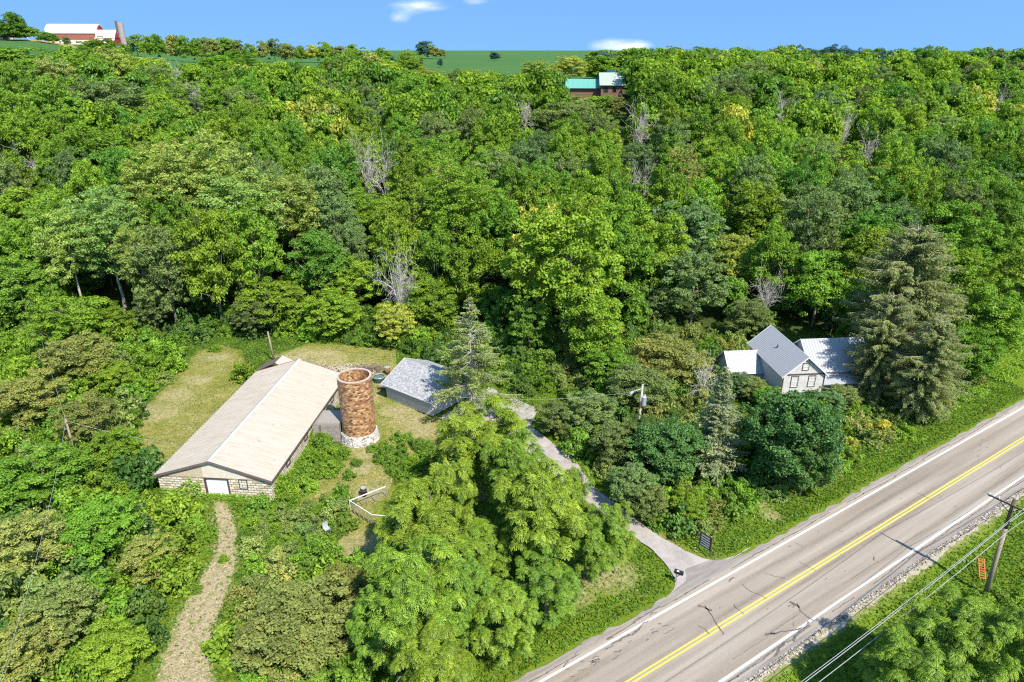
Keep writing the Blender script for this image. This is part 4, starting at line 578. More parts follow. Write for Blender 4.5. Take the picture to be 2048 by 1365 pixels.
('sage',47.44,77.01,1.19,1.73,'scrub between the driveway and the road'),('sage',64.29,91.43,1.74,2.16,'scrub between the driveway and the road'),
('sage',64.79,87.44,1.13,1.54,'scrub between the driveway and the road'),('dark',15.16,70.98,1.05,1.35,'scrub between the driveway and the road'),
('sage',28.31,60.4,1.32,2.0,'scrub between the driveway and the road'),('bright',44.45,76.96,1.61,2.65,'scrub between the driveway and the road'),
('mid',37.75,75.11,1.57,2.31,'scrub between the driveway and the road'),('bright',16.45,73.51,1.04,1.54,'scrub between the driveway and the road'),
('sage',35.83,70.11,1.08,1.64,'scrub between the driveway and the road'),('dark',20.11,75.83,1.33,1.84,'scrub between the driveway and the road'),
('bright',42.9,76.71,1.01,1.29,'scrub between the driveway and the road'),('mid',27.71,70.24,1.25,2.08,'scrub between the driveway and the road'),
('olive',28.01,74.46,1.24,2.19,'scrub between the driveway and the road'),('sage',36.15,68.3,1.76,2.49,'scrub between the driveway and the road'),
('mid',12.65,65.06,1.4,2.24,'scrub between the driveway and the road'),('sage',11.51,73.99,1.65,2.9,'scrub between the driveway and the road'),
('sage',18.59,60.77,1.14,1.71,'scrub between the driveway and the road'),('sage',53.9,80.81,1.0,1.37,'scrub between the driveway and the road'),
('bright',32.59,77.2,1.49,2.52,'scrub between the driveway and the road'),('mid',41.13,76.27,1.19,1.77,'scrub between the driveway and the road'),
('mid',14.35,74.08,1.04,1.33,'scrub between the driveway and the road'),('dark',23.99,62.55,1.14,1.54,'scrub between the driveway and the road'),
('bright',18.1,70.64,1.09,1.59,'scrub between the driveway and the road'),('olive',57.77,84.47,1.32,2.2,'scrub between the driveway and the road'),
('mid',5.7,74.17,1.51,2.49,'scrub between the driveway and the road'),('mid',40.56,74.18,1.16,1.87,'scrub between the driveway and the road'),
('dark',63.81,89.05,1.02,1.38,'scrub between the driveway and the road'),('bright',41.55,72.65,1.43,2.3,'scrub between the driveway and the road'),
('dark',29.2,68.97,1.85,2.8,'scrub between the driveway and the road'),('bright',26.26,73.59,1.05,1.55,'scrub between the driveway and the road'),
('dark',53.07,77.3,1.27,1.8,'scrub between the driveway and the road'),('dark',34.22,73.57,1.56,2.33,'scrub between the driveway and the road'),
('bright',54.3,78.5,1.02,1.32,'scrub between the driveway and the road'),('sage',14.78,60.52,1.46,2.5,'scrub between the driveway and the road'),
('bright',51.95,83.66,1.02,1.56,'scrub between the driveway and the road'),('mid',5.56,75.94,1.55,2.25,'scrub between the driveway and the road'),
('bright',25.76,65.94,1.43,2.08,'scrub between the driveway and the road'),('bright',29.88,74.77,1.2,1.53,'scrub between the driveway and the road'),
('olive',22.62,74.75,1.8,2.29,'scrub between the driveway and the road'),('olive',22.65,65.96,1.25,1.67,'scrub between the driveway and the road'),
('mid',14.66,56.1,1.48,1.88,'scrub between the driveway and the road'),('olive',45.49,79.7,1.0,1.63,'scrub between the driveway and the road'),
('bright',20.73,59.81,1.34,2.32,'scrub between the driveway and the road'),('mid',33.65,65.37,1.4,1.77,'scrub between the driveway and the road'),
('bright',50.72,80.97,1.72,2.22,'scrub between the driveway and the road'),('sage',52.18,85.09,1.03,1.28,'scrub between the driveway and the road'),
('olive',29.38,62.62,1.04,1.68,'scrub between the driveway and the road'),('olive',66.37,87.3,1.44,2.28,'scrub between the driveway and the road'),
('bright',9.68,67.49,1.33,2.26,'scrub between the driveway and the road'),('olive',21.0,58.16,1.33,1.92,'scrub between the driveway and the road'),
('bright',48.75,77.33,1.12,1.48,'scrub between the driveway and the road'),('bright',31.27,70.62,1.19,1.76,'scrub between the driveway and the road'),
('sage',52.47,81.91,1.26,1.9,'scrub between the driveway and the road'),('mid',42.01,69.03,1.04,1.43,'scrub between the driveway and the road'),
('mid',22.82,59.88,1.27,1.6,'scrub between the driveway and the road'),('dark',24.13,75.82,1.04,1.81,'scrub between the driveway and the road'),
('olive',37.57,69.47,1.18,1.85,'scrub between the driveway and the road'),('bright',48.63,73.59,1.34,1.88,'scrub between the driveway and the road'),
('bright',35.2,65.03,1.17,1.47,'scrub between the driveway and the road'),('bright',55.48,84.66,1.04,1.43,'scrub between the driveway and the road'),
('olive',34.23,66.72,1.05,1.53,'scrub between the driveway and the road'),('mid',44.17,72.5,1.17,1.73,'scrub between the driveway and the road'),
('olive',39.25,69.15,1.02,1.72,'scrub between the driveway and the road'),('olive',20.22,61.32,1.02,1.6,'scrub between the driveway and the road'),
('olive',20.49,55.77,1.07,1.3,'scrub between the driveway and the road'),('sage',32.65,63.13,1.02,1.3,'scrub between the driveway and the road'),
('dark',17.84,57.5,1.0,1.46,'scrub between the driveway and the road'),('sage',38.23,79.5,1.38,2.02,'scrub between the driveway and the road'),
('bright',15.71,72.45,1.12,1.77,'scrub between the driveway and the road'),('olive',13.1,60.86,1.03,1.47,'scrub between the driveway and the road'),
('sage',18.79,73.34,1.4,2.18,'scrub between the driveway and the road'),('olive',62.0,90.25,1.03,1.66,'scrub between the driveway and the road'),
('sage',63.08,84.6,1.04,1.83,'scrub between the driveway and the road'),('olive',58.41,80.63,1.02,1.65,'scrub between the driveway and the road'),
('mid',-29.81,110.61,1.39,2.45,'woodland edge behind the lawn'),('mid',-22.41,101.95,1.91,2.75,'woodland edge behind the lawn'),
('mid',-50.65,106.73,1.92,3.23,'woodland edge behind the lawn'),('dark',-22.98,108.93,1.78,2.85,'woodland edge behind the lawn'),
('bright',-35.06,114.2,1.72,3.19,'woodland edge behind the lawn'),('bright',-20.35,112.25,1.59,2.77,'woodland edge behind the lawn'),
('bright',-26.65,105.1,1.33,2.37,'woodland edge behind the lawn'),('bright',-1.81,92.06,1.71,3.09,'woodland edge behind the lawn'),
('mid',-3.9,88.82,1.55,2.54,'woodland edge behind the lawn'),('dark',-53.42,113.06,2.24,3.64,'woodland edge behind the lawn'),
('bright',5.88,97.55,1.37,1.98,'woodland edge behind the lawn'),('bright',-32.89,104.1,2.53,4.22,'woodland edge behind the lawn'),
('dark',-47.68,108.0,2.18,4.13,'woodland edge behind the lawn'),('bright',3.74,100.51,1.41,2.6,'woodland edge behind the lawn'),
('mid',-51.06,111.23,1.85,2.96,'woodland edge behind the lawn'),('mid',-24.83,104.17,1.99,3.74,'woodland edge behind the lawn'),
('dark',-4.72,107.67,1.49,2.38,'woodland edge behind the lawn'),('mid',-7.01,108.01,1.8,2.96,'woodland edge behind the lawn'),
('mid',-27.35,107.78,1.35,2.0,'woodland edge behind the lawn'),('mid',-55.95,115.48,2.04,3.36,'woodland edge behind the lawn'),
('dark',1.13,94.61,1.77,3.35,'woodland edge behind the lawn'),('bright',-0.9,87.07,1.41,2.71,'woodland edge behind the lawn'),
('mid',-7.38,103.23,2.23,3.31,'woodland edge behind the lawn'),('bright',-39.21,108.76,1.84,3.4,'woodland edge behind the lawn'),
('mid',1.28,97.64,1.99,3.59,'woodland edge behind the lawn'),('bright',-12.31,112.29,2.5,4.89,'woodland edge behind the lawn'),
('dark',0.03,89.5,1.76,2.55,'woodland edge behind the lawn'),('mid',-14.2,109.15,2.43,4.77,'woodland edge behind the lawn'),
('dark',-42.61,106.53,2.59,4.11,'woodland edge behind the lawn'),('mid',-17.1,99.97,1.34,2.65,'woodland edge behind the lawn'),
('mid',-54.34,108.99,1.54,2.9,'woodland edge behind the lawn'),('dark',-2.72,105.5,2.51,3.68,'woodland edge behind the lawn'),
('bright',1.71,101.94,2.12,3.28,'woodland edge behind the lawn'),('bright',0.19,91.74,1.31,2.45,'woodland edge behind the lawn'),
('dark',-1.88,97.99,1.62,3.16,'woodland edge behind the lawn'),('mid',-8.46,92.45,1.83,2.82,'woodland edge behind the lawn'),
('bright',-15.03,101.11,2.42,4.36,'woodland edge behind the lawn'),('mid',5.74,94.24,2.32,3.78,'woodland edge behind the lawn'),
('dark',-0.84,95.82,1.6,2.35,'woodland edge behind the lawn'),('dark',-10.72,104.4,1.32,2.42,'woodland edge behind the lawn'),
('mid',-4.2,102.4,2.42,3.46,'woodland edge behind the lawn'),('dark',-54.19,104.19,2.53,4.8,'woodland edge behind the lawn'),
('bright',-13.49,99.19,1.3,2.4,'woodland edge behind the lawn'),('mid',-17.55,104.38,1.35,2.13,'woodland edge behind the lawn'),
('mid',-15.34,106.08,2.0,2.77,'woodland edge behind the lawn'),('bright',-49.31,112.86,1.46,2.86,'woodland edge behind the lawn'),
('bright',-43.49,114.62,1.47,2.15,'woodland edge behind the lawn'),('bright',-48.41,110.38,1.84,3.34,'woodland edge behind the lawn'),
('bright',-42.12,113.0,1.81,2.67,'woodland edge behind the lawn'),('dark',-31.03,107.24,1.72,2.7,'woodland edge behind the lawn'),
('mid',-9.02,111.02,1.38,2.52,'woodland edge behind the lawn'),('bright',-16.74,111.82,1.48,2.86,'woodland edge behind the lawn'),
('mid',-36.98,110.18,2.55,3.55,'woodland edge behind the lawn'),('dark',-26.7,102.5,1.3,2.54,'woodland edge behind the lawn'),
('dark',-47.17,115.51,1.37,1.96,'woodland edge behind the lawn'),('bright',-37.72,114.55,1.45,2.2,'woodland edge behind the lawn'),
('bright',2.09,90.32,1.32,2.4,'woodland edge behind the lawn'),('dark',1.15,84.56,1.96,2.76,'woodland edge behind the lawn'),
('bright',-36.99,107.18,2.33,3.86,'woodland edge behind the lawn'),('dark',-32.64,108.64,1.58,2.26,'woodland edge behind the lawn'),
('bright',-18.91,109.89,2.51,3.49,'woodland edge behind the lawn'),('bright',6.08,91.61,1.35,2.21,'woodland edge behind the lawn'),
('bright',-27.49,112.78,1.5,2.79,'woodland edge behind the lawn'),('bright',-33.04,112.3,1.5,2.23,'woodland edge behind the lawn'),
('bright',-6.18,101.18,1.34,2.5,'woodland edge behind the lawn'),('bright',-14.31,96.78,1.33,2.17,'woodland edge behind the lawn'),
('bright',-5.47,96.06,1.93,3.54,'woodland edge behind the lawn'),('mid',2.94,87.94,1.64,2.51,'woodland edge behind the lawn'),
('bright',-18.66,101.25,2.01,3.58,'woodland edge behind the lawn'),('bright',-42.77,110.81,1.98,2.93,'woodland edge behind the lawn'),
('bright',-1.24,101.42,1.94,2.97,'woodland edge behind the lawn'),('bright',-22.73,111.61,2.18,3.35,'woodland edge behind the lawn'),
('bright',-4.62,91.23,2.03,3.72,'woodland edge behind the lawn'),('dark',-10.71,98.81,1.88,3.58,'woodland edge behind the lawn'),
('bright',-9.09,106.15,2.34,3.61,'woodland edge behind the lawn'),('bright',-29.05,108.79,1.63,2.79,'woodland edge behind the lawn'),
('dark',-25.54,109.59,1.44,2.52,'woodland edge behind the lawn'),('bright',-12.94,103.12,1.32,2.24,'woodland edge behind the lawn'),
('dark',-10.94,110.19,1.41,2.35,'woodland edge behind the lawn'),('dark',-7.39,94.36,1.41,2.64,'woodland edge behind the lawn'),
('bright',-46.16,112.78,1.98,3.55,'woodland edge behind the lawn'),('bright',-53.38,101.84,1.32,2.45,'woodland edge behind the lawn'),
('bright',0.22,103.85,1.73,3.12,'woodland edge behind the lawn'),('bright',-49.11,115.32,1.36,1.97,'woodland edge behind the lawn'),
('bright',-28.9,105.54,1.41,2.25,'woodland edge behind the lawn'),('bright',-4.14,93.88,1.98,3.75,'woodland edge behind the lawn'),
('dark',-29.55,112.68,1.67,2.92,'woodland edge behind the lawn'),('dark',-12.19,94.92,1.92,3.57,'woodland edge behind the lawn'),
('dark',-25.43,111.94,1.66,3.1,'woodland edge behind the lawn'),('dark',-20.89,104.31,2.53,3.76,'woodland edge behind the lawn'),
('mid',-52.07,115.52,1.6,2.68,'woodland edge behind the lawn'),('mid',-11.38,101.36,1.41,2.17,'woodland edge behind the lawn'),
('mid',-39.59,111.04,1.61,2.48,'woodland edge behind the lawn'),('mid',-3.12,100.29,1.49,2.24,'woodland edge behind the lawn'),
('bright',-20.36,107.89,1.42,2.79,'woodland edge behind the lawn'),('mid',3.73,92.37,1.58,2.29,'woodland edge behind the lawn'),
('bright',-28.85,103.62,1.51,2.23,'woodland edge behind the lawn'),('bright',-31.34,113.28,1.36,1.97,'woodland edge behind the lawn'),
('bright',-11.33,108.24,1.38,2.29,'woodland edge behind the lawn'),('bright',6.13,89.47,1.38,2.04,'woodland edge behind the lawn'),
('bright',-47.57,105.34,1.54,2.18,'woodland edge behind the lawn'),('dark',-51.3,103.37,2.23,3.43,'woodland edge behind the lawn'),
('mid',3.02,95.01,1.41,2.71,'woodland edge behind the lawn'),('mid',-7.54,97.5,1.74,3.47,'woodland edge behind the lawn'),
('mid',-6.39,105.96,1.32,2.29,'woodland edge behind the lawn'),('dark',-15.61,98.56,1.62,2.47,'woodland edge behind the lawn'),
('bright',-16.75,107.78,1.67,2.7,'woodland edge behind the lawn'),('bright',-45.88,110.44,1.77,2.8,'woodland edge behind the lawn'),
('bright',-15.11,104.04,1.34,2.47,'woodland edge behind the lawn'),('dark',-41.46,108.78,1.31,2.33,'woodland edge behind the lawn'),
('bright',4.78,85.68,1.47,2.72,'woodland edge behind the lawn'),('bright',-9.89,95.18,1.43,2.74,'woodland edge behind the lawn'),
('dark',-34.87,108.29,1.59,2.87,'woodland edge behind the lawn'),('bright',-4.3,98.6,1.74,2.6,'woodland edge behind the lawn'),
('dark',-52.55,107.71,1.46,2.59,'woodland edge behind the lawn'),('dark',-56.1,112.78,1.56,2.3,'woodland edge behind the lawn'),
('dark',-23.07,105.66,1.32,2.26,'woodland edge behind the lawn'),('mid',-24.52,106.49,1.3,1.87,'woodland edge behind the lawn'),
('mid',3.67,98.63,1.38,2.6,'woodland edge behind the lawn'),('mid',-54.63,106.88,1.47,2.29,'woodland edge behind the lawn'),
('bright',4.33,90.37,1.52,2.65,'woodland edge behind the lawn'),('bright',-38.41,105.18,1.41,2.61,'woodland edge behind the lawn'),
('mid',-12.39,105.72,1.36,2.13,'woodland edge behind the lawn'),('mid',-25.05,102.01,1.48,2.71,'woodland edge behind the lawn'),
('mid',-8.71,99.19,1.32,2.08,'woodland edge behind the lawn'),('bright',-18.63,112.99,1.42,2.15,'woodland edge behind the lawn'),
('bright',-39.84,113.78,1.87,2.91,'woodland edge behind the lawn'),('sage',9.73,101.83,1.35,2.44,'scrub behind the garage and house'),
('olive',21.31,90.64,1.31,2.09,'scrub behind the garage and house'),('mid',20.97,82.97,2.32,3.74,'scrub behind the garage and house'),
('olive',29.02,101.7,1.86,3.45,'scrub behind the garage and house'),('mid',17.43,80.08,1.52,2.36,'scrub behind the garage and house'),
('sage',7.65,84.52,1.35,2.26,'scrub behind the garage and house'),('dark',23.53,102.72,2.4,3.97,'scrub behind the garage and house'),
('olive',15.44,89.03,2.03,3.3,'scrub behind the garage and house'),('mid',11.9,81.42,1.87,3.37,'scrub behind the garage and house'),
('dark',22.49,88.56,2.45,3.73,'scrub behind the garage and house'),('olive',14.01,91.48,1.67,2.37,'scrub behind the garage and house'),
('olive',29.24,86.93,1.3,1.99,'scrub behind the garage and house'),('olive',11.07,91.92,1.49,2.48,'scrub behind the garage and house'),
('sage',26.09,104.02,1.87,3.37,'scrub behind the garage and house'),('olive',19.34,78.96,1.98,3.57,'scrub behind the garage and house'),
('olive',29.97,89.92,1.37,2.35,'scrub behind the garage and house'),('olive',27.81,94.83,1.36,2.25,'scrub behind the garage and house'),
('olive',24.19,109.26,2.05,3.36,'scrub behind the garage and house'),('sage',24.17,106.05,1.92,2.91,'scrub behind the garage and house'),
('dark',17.59,95.02,1.46,2.46,'scrub behind the garage and house'),('dark',12.7,86.8,1.89,3.42,'scrub behind the garage and house'),
('olive',25.73,79.91,1.81,3.43,'scrub behind the garage and house'),('dark',14.73,98.46,2.34,4.24,'scrub behind the garage and house'),
('dark',20.81,95.36,2.33,3.31,'scrub behind the garage and house'),('mid',21.07,107.78,2.58,4.37,'scrub behind the garage and house'),
('sage',25.15,84.89,1.51,2.71,'scrub behind the garage and house'),('sage',29.68,105.1,1.68,3.0,'scrub behind the garage and house'),
('mid',32.06,99.95,1.65,2.99,'scrub behind the garage and house'),('dark',27.97,97.97,1.59,2.82,'scrub behind the garage and house'),
('olive',24.46,91.89,1.42,2.0,'scrub behind the garage and house'),('mid',16.15,83.21,2.51,4.15,'scrub behind the garage and house'),
('olive',32.93,97.44,1.99,3.6,'scrub behind the garage and house'),('dark',19.19,101.16,2.17,3.77,'scrub behind the garage and house'),
('dark',17.05,106.96,1.87,2.76,'scrub behind the garage and house'),('dark',25.24,94.54,2.26,4.07,'scrub behind the garage and house'),
('sage',9.12,87.66,1.37,2.33,'scrub behind the garage and house'),('sage',26.09,99.84,1.33,2.17,'scrub behind the garage and house'),
('olive',10.13,85.7,1.31,2.31,'scrub behind the garage and house'),('mid',25.81,88.44,1.94,2.98,'scrub behind the garage and house'),
('dark',29.02,83.9,2.02,3.82,'scrub behind the garage and house'),('olive',8.8,94.7,1.8,3.36,'scrub behind the garage and house'),
('dark',18.84,81.33,1.41,2.65,'scrub behind the garage and house'),('sage',14.56,104.22,1.59,2.31,'scrub behind the garage and house'),
('sage',21.8,98.08,1.7,2.97,'scrub behind the garage and house'),('sage',26.49,109.74,1.62,2.68,'scrub behind the garage and house'),
('olive',18.05,104.19,1.38,2.39,'scrub behind the garage and house'),('dark',20.85,77.34,1.36,2.0,'scrub behind the garage and house'),
('dark',33.9,100.85,1.31,2.24,'scrub behind the garage and house'),('dark',27.9,79.59,1.4,2.55,'scrub behind the garage and house'),
('sage',16.97,92.26,1.99,3.53,'scrub behind the garage and house'),('sage',35.22,98.95,2.12,3.87,'scrub behind the garage and house'),
('olive',19.69,86.81,2.15,3.47,'scrub behind the garage and house'),('sage',8.29,98.55,1.96,3.71,'scrub behind the garage and house'),
('dark',30.28,96.27,1.56,2.13,'scrub behind the garage and house'),('olive',8.13,90.34,1.67,2.51,'scrub behind the garage and house'),
('sage',33.62,95.2,1.76,2.41,'scrub behind the garage and house'),('dark',29.69,92.63,2.34,4.13,'scrub behind the garage and house'),
('olive',16.4,87.02,1.47,2.32,'scrub behind the garage and house'),('mid',12.68,102.01,2.59,4.35,'scrub behind the garage and house'),
('mid',13.01,95.15,1.87,2.62,'scrub behind the garage and house'),('dark',16.68,101.73,1.67,2.37,'scrub behind the garage and house'),
('olive',14.77,80.27,1.7,2.82,'scrub behind the garage and house'),('dark',11.87,104.64,1.69,2.78,'scrub behind the garage and house'),
('olive',22.8,79.69,1.55,2.9,'scrub behind the garage and house'),('olive',32.35,102.93,1.5,2.05,'scrub behind the garage and house'),
('sage',22.01,110.48,1.48,2.23,'scrub behind the garage and house'),('mid',11.25,83.34,1.31,2.09,'scrub behind the garage and house'),
('sage',27.24,85.9,1.84,2.45,'scrub behind the garage and house'),('sage',26.18,92.42,1.34,2.13,'scrub behind the garage and house'),
('mid',13.33,78.66,1.53,2.3,'scrub behind the garage and house'),('olive',26.07,83.01,1.56,2.52,'scrub behind the garage and house'),
('sage',10.65,99.65,2.15,3.42,'scrub behind the garage and house'),('dark',22.71,92.76,1.58,2.77,'scrub behind the garage and house'),
('dark',12.31,90.5,1.33,1.87,'scrub behind the garage and house'),('mid',12.28,97.89,1.51,2.76,'scrub behind the garage and house'),
('dark',18.26,90.08,1.98,3.55,'scrub behind the garage and house'),('olive',27.18,90.5,1.36,1.86,'scrub behind the garage and house'),
('dark',9.55,80.78,2.03,2.82,'scrub behind the garage and house'),('dark',23.41,83.61,1.46,2.67,'scrub behind the garage and house'),
('dark',19.87,105.09,1.49,2.43,'scrub behind the garage and house'),('mid',24.53,111.88,2.19,3.76,'scrub behind the garage and house'),
('olive',9.84,96.76,1.43,2.02,'scrub behind the garage and house'),('olive',11.12,88.37,1.69,2.84,'scrub behind the garage and house'),
('mid',27.79,81.97,1.36,2.11,'scrub behind the garage and house'),('dark',24.44,77.4,1.32,2.45,'scrub behind the garage and house'),
('dark',11.29,93.84,1.47,2.51,'scrub behind the garage and house'),('sage',6.21,87.22,1.89,3.49,'scrub behind the garage and house'),
('sage',15.95,95.72,1.3,2.42,'scrub behind the garage and house'),('olive',32.39,93.4,1.57,2.7,'scrub behind the garage and house'),
('dark',22.22,100.22,1.61,2.2,'scrub behind the garage and house'),('sage',24.43,81.86,1.54,2.3,'scrub behind the garage and house'),
('mid',18.87,98.31,2.1,3.33,'scrub behind the garage and house'),('dark',26.66,107.33,1.68,2.92,'scrub behind the garage and house'),
('olive',7.02,101.09,1.46,2.48,'scrub behind the garage and house'),('sage',13.5,84.17,1.79,3.01,'scrub behind the garage and house'),
('mid',23.79,97.41,1.46,2.59,'scrub behind the garage and house'),('sage',24.23,100.01,1.34,1.77,'scrub behind the garage and house'),
('mid',26.08,96.79,1.49,2.31,'scrub behind the garage and house'),('dark',21.18,103.66,1.45,2.33,'scrub behind the garage and house'),
('sage',20.31,93.12,1.36,2.59,'scrub behind the garage and house'),('mid',7.67,82.39,1.65,2.6,'scrub behind the garage and house'),
('mid',17.17,78.26,1.4,2.66,'scrub behind the garage and house'),('mid',30.33,98.67,1.6,3.05,'scrub behind the garage and house'),
('dark',9.12,92.46,1.5,2.17,'scrub behind the garage and house'),('sage',26.1,76.78,1.38,1.97,'scrub behind the garage and house'),
('mid',78.37,117.44,2.27,3.51,'woodland edge beside the road'),('mid',74.93,106.13,2.26,3.71,'woodland edge beside the road'),
('bright',83.83,109.49,1.55,2.44,'woodland edge beside the road'),('mid',86.59,107.88,1.88,3.2,'woodland edge beside the road'),
('bright',72.34,99.05,1.72,2.64,'woodland edge beside the road'),('mid',75.16,103.2,2.43,4.3,'woodland edge beside the road'),
('bright',64.76,105.59,2.03,3.45,'woodland edge beside the road'),('bright',60.35,97.57,2.0,2.92,'woodland edge beside the road'),
('bright',109.07,129.32,2.27,3.87,'woodland edge beside the road'),('bright',93.37,119.94,1.68,2.73,'woodland edge beside the road'),
('mid',86.8,118.59,2.14,3.35,'woodland edge beside the road'),('bright',93.36,122.85,2.26,3.47,'woodland edge beside the road'),
('mid',62.35,99.98,2.71,5.14,'woodland edge beside the road'),('bright',80.14,103.23,2.03,2.98,'woodland edge beside the road'),
('bright',83.74,118.68,1.83,2.44,'woodland edge beside the road'),('mid',101.3,124.43,2.18,3.04,'woodland edge beside the road'),
('bright',74.15,115.34,1.73,3.08,'woodland edge beside the road'),('bright',99.66,126.88,1.57,2.57,'woodland edge beside the road'),
('bright',105.41,126.11,1.84,3.44,'woodland edge beside the road'),('mid',70.91,109.02,1.66,2.72,'woodland edge beside the road'),
('bright',74.32,109.99,2.34,3.12,'woodland edge beside the road'),('mid',95.39,117.07,2.55,4.27,'woodland edge beside the road'),
('bright',69.34,96.75,2.12,3.64,'woodland edge beside the road'),('bright',68.95,102.46,2.64,4.99,'woodland edge beside the road'),
('bright',60.58,92.34,2.38,3.8,'woodland edge beside the road'),('mid',77.74,101.67,2.34,3.43,'woodland edge beside the road'),
('bright',67.32,98.5,1.75,3.09,'woodland edge beside the road'),('mid',91.03,120.04,1.67,2.29,'woodland edge beside the road'),
('bright',57.32,93.36,2.64,4.72,'woodland edge beside the road'),('mid',78.16,106.34,1.61,2.76,'woodland edge beside the road'),
('bright',81.21,114.11,2.06,3.04,'woodland edge beside the road'),('bright',83.31,104.08,2.21,2.93,'woodland edge beside the road'),
('bright',91.05,110.32,1.58,2.6,'woodland edge beside the road'),('bright',104.29,123.07,2.21,2.99,'woodland edge beside the road'),
('bright',64.74,94.85,1.52,2.89,'woodland edge beside the road'),('bright',92.01,116.84,1.8,2.59,'woodland edge beside the road'),
('bright',77.34,108.83,1.74,2.5,'woodland edge beside the road'),('mid',87.8,110.32,1.98,3.3,'woodland edge beside the road'),
('bright',80.61,105.5,1.6,2.8,'woodland edge beside the road'),('mid',90.78,112.31,1.62,2.56,'woodland edge beside the road'),
('bright',61.48,95.4,1.69,2.7,'woodland edge beside the road'),('bright',97.32,119.42,1.88,2.52,'woodland edge beside the road'),
('bright',75.04,112.79,2.04,3.55,'woodland edge beside the road'),('bright',63.25,102.79,1.55,2.7,'woodland edge beside the road'),
('bright',79.82,109.85,1.72,3.21,'woodland edge beside the road'),('bright',66.12,107.9,1.57,2.87,'woodland edge beside the road'),
('mid',90.15,122.89,2.26,3.39,'woodland edge beside the road'),('bright',88.33,116.34,2.09,3.62,'woodland edge beside the road'),
('mid',66.96,105.94,1.51,2.75,'woodland edge beside the road'),('bright',84.43,116.54,1.75,2.71,'woodland edge beside the road'),
('mid',70.58,104.99,2.06,3.25,'woodland edge beside the road'),('mid',68.71,94.36,1.54,2.58,'woodland edge beside the road'),
('bright',95.63,112.36,2.79,4.91,'woodland edge beside the road'),('mid',71.44,112.35,2.48,4.38,'woodland edge beside the road'),
('bright',53.91,90.29,2.02,2.78,'woodland edge beside the road'),('mid',97.75,123.68,2.61,4.46,'woodland edge beside the road'),
('mid',99.54,121.0,1.76,2.67,'woodland edge beside the road'),('bright',66.01,92.59,1.53,2.45,'woodland edge beside the road'),
('mid',58.2,96.71,1.63,2.42,'woodland edge beside the road'),('mid',97.04,126.67,2.22,3.06,'woodland edge beside the road'),
('bright',103.53,128.55,1.66,2.24,'woodland edge beside the road'),('bright',86.63,113.05,2.57,4.72,'woodland edge beside the road'),
('bright',105.64,128.52,1.73,2.65,'woodland edge beside the road'),('bright',81.95,108.54,1.62,2.61,'woodland edge beside the road'),
('bright',98.03,115.18,2.4,3.87,'woodland edge beside the road'),('mid',68.51,110.36,2.28,3.79,'woodland edge beside the road'),
('bright',109.0,132.73,2.2,4.02,'woodland edge beside the road'),('bright',94.18,125.36,1.94,2.97,'woodland edge beside the road'),
('bright',65.53,103.04,1.97,3.44,'woodland edge beside the road'),('bright',89.14,118.86,1.52,2.78,'woodland edge beside the road'),
('bright',93.03,114.31,2.36,3.35,'woodland edge beside the road'),('mid',87.14,121.52,2.56,4.17,'woodland edge beside the road'),
('mid',76.6,115.69,1.71,2.42,'woodland edge beside the road'),('bright',74.95,100.48,1.55,2.23,'woodland edge beside the road'),
('mid',101.39,119.76,1.69,2.23,'woodland edge beside the road'),('bright',66.88,96.47,1.52,2.55,'woodland edge beside the road'),
('bright',53.65,88.01,1.66,2.8,'woodland edge beside the road'),('mid',80.85,118.59,1.53,2.65,'woodland edge beside the road'),
('bright',89.73,108.77,1.67,3.17,'woodland edge beside the road'),('bright',51.21,87.36,2.2,3.17,'woodland edge beside the road'),
('bright',95.55,121.04,1.73,2.92,'woodland edge beside the road'),('bright',83.97,113.34,1.61,2.74,'woodland edge beside the road'),
('bright',105.38,130.96,1.93,3.55,'woodland edge beside the road'),('mid',-12.91,65.92,0.76,0.97,'bushes between silo and walnut'),
('mid',-12.91,68.69,0.89,1.31,'bushes between silo and walnut'),('mid',-11.51,70.73,0.93,1.45,'bushes between silo and walnut'),
('mid',-13.49,72.18,1.34,1.49,'bushes between silo and walnut'),('mid',-11.43,62.9,1.09,1.38,'bushes between silo and walnut'),
('mid',-7.89,67.45,1.09,1.43,'bushes between silo and walnut'),('bright',-15.41,68.77,0.71,1.09,'bushes between silo and walnut'),
('mid',-8.29,65.83,0.81,1.28,'bushes between silo and walnut'),('mid',-15.29,70.29,0.96,1.11,'bushes between silo and walnut'),
('bright',-9.62,67.56,1.45,1.7,'bushes between silo and walnut'),('mid',-9.08,64.6,0.78,1.09,'bushes between silo and walnut'),
('bright',-11.85,66.1,0.78,1.09,'bushes between silo and walnut'),('bright',-10.53,61.8,0.83,1.01,'bushes between silo and walnut'),
('mid',-14.11,67.08,1.06,1.53,'bushes between silo and walnut'),('mid',-10.97,69.61,0.76,1.14,'bushes between silo and walnut'),
('bright',-11.35,67.34,0.9,1.19,'bushes between silo and walnut'),('mid',-13.78,65.4,0.72,0.85,'bushes between silo and walnut'),
('bright',-10.4,65.75,0.85,1.32,'bushes between silo and walnut'),('mid',-13.2,70.15,0.79,1.24,'bushes between silo and walnut'),
('bright',-8.66,69.07,0.74,1.0,'bushes between silo and walnut'),('bright',-10.51,64.12,0.84,1.08,'bushes between silo and walnut'),
('bright',-16.72,70.04,0.88,0.98,'bushes between silo and walnut'),('mid',-10.31,70.61,0.78,1.19,'bushes between silo and walnut'),
('bright',-11.81,65.05,0.72,1.08,'bushes between silo and walnut'),('mid',-8.97,62.92,0.82,1.24,'bushes between silo and walnut'),
('bright',-10.7,68.54,0.74,1.1,'bushes between silo and walnut'),('mid',-14.44,69.27,0.75,1.16,'bushes between silo and walnut'),
('bright',-7.98,64.02,0.9,1.14,'bushes between silo and walnut'),('bright',-12.51,67.02,0.8,0.89,'bushes between silo and walnut'),
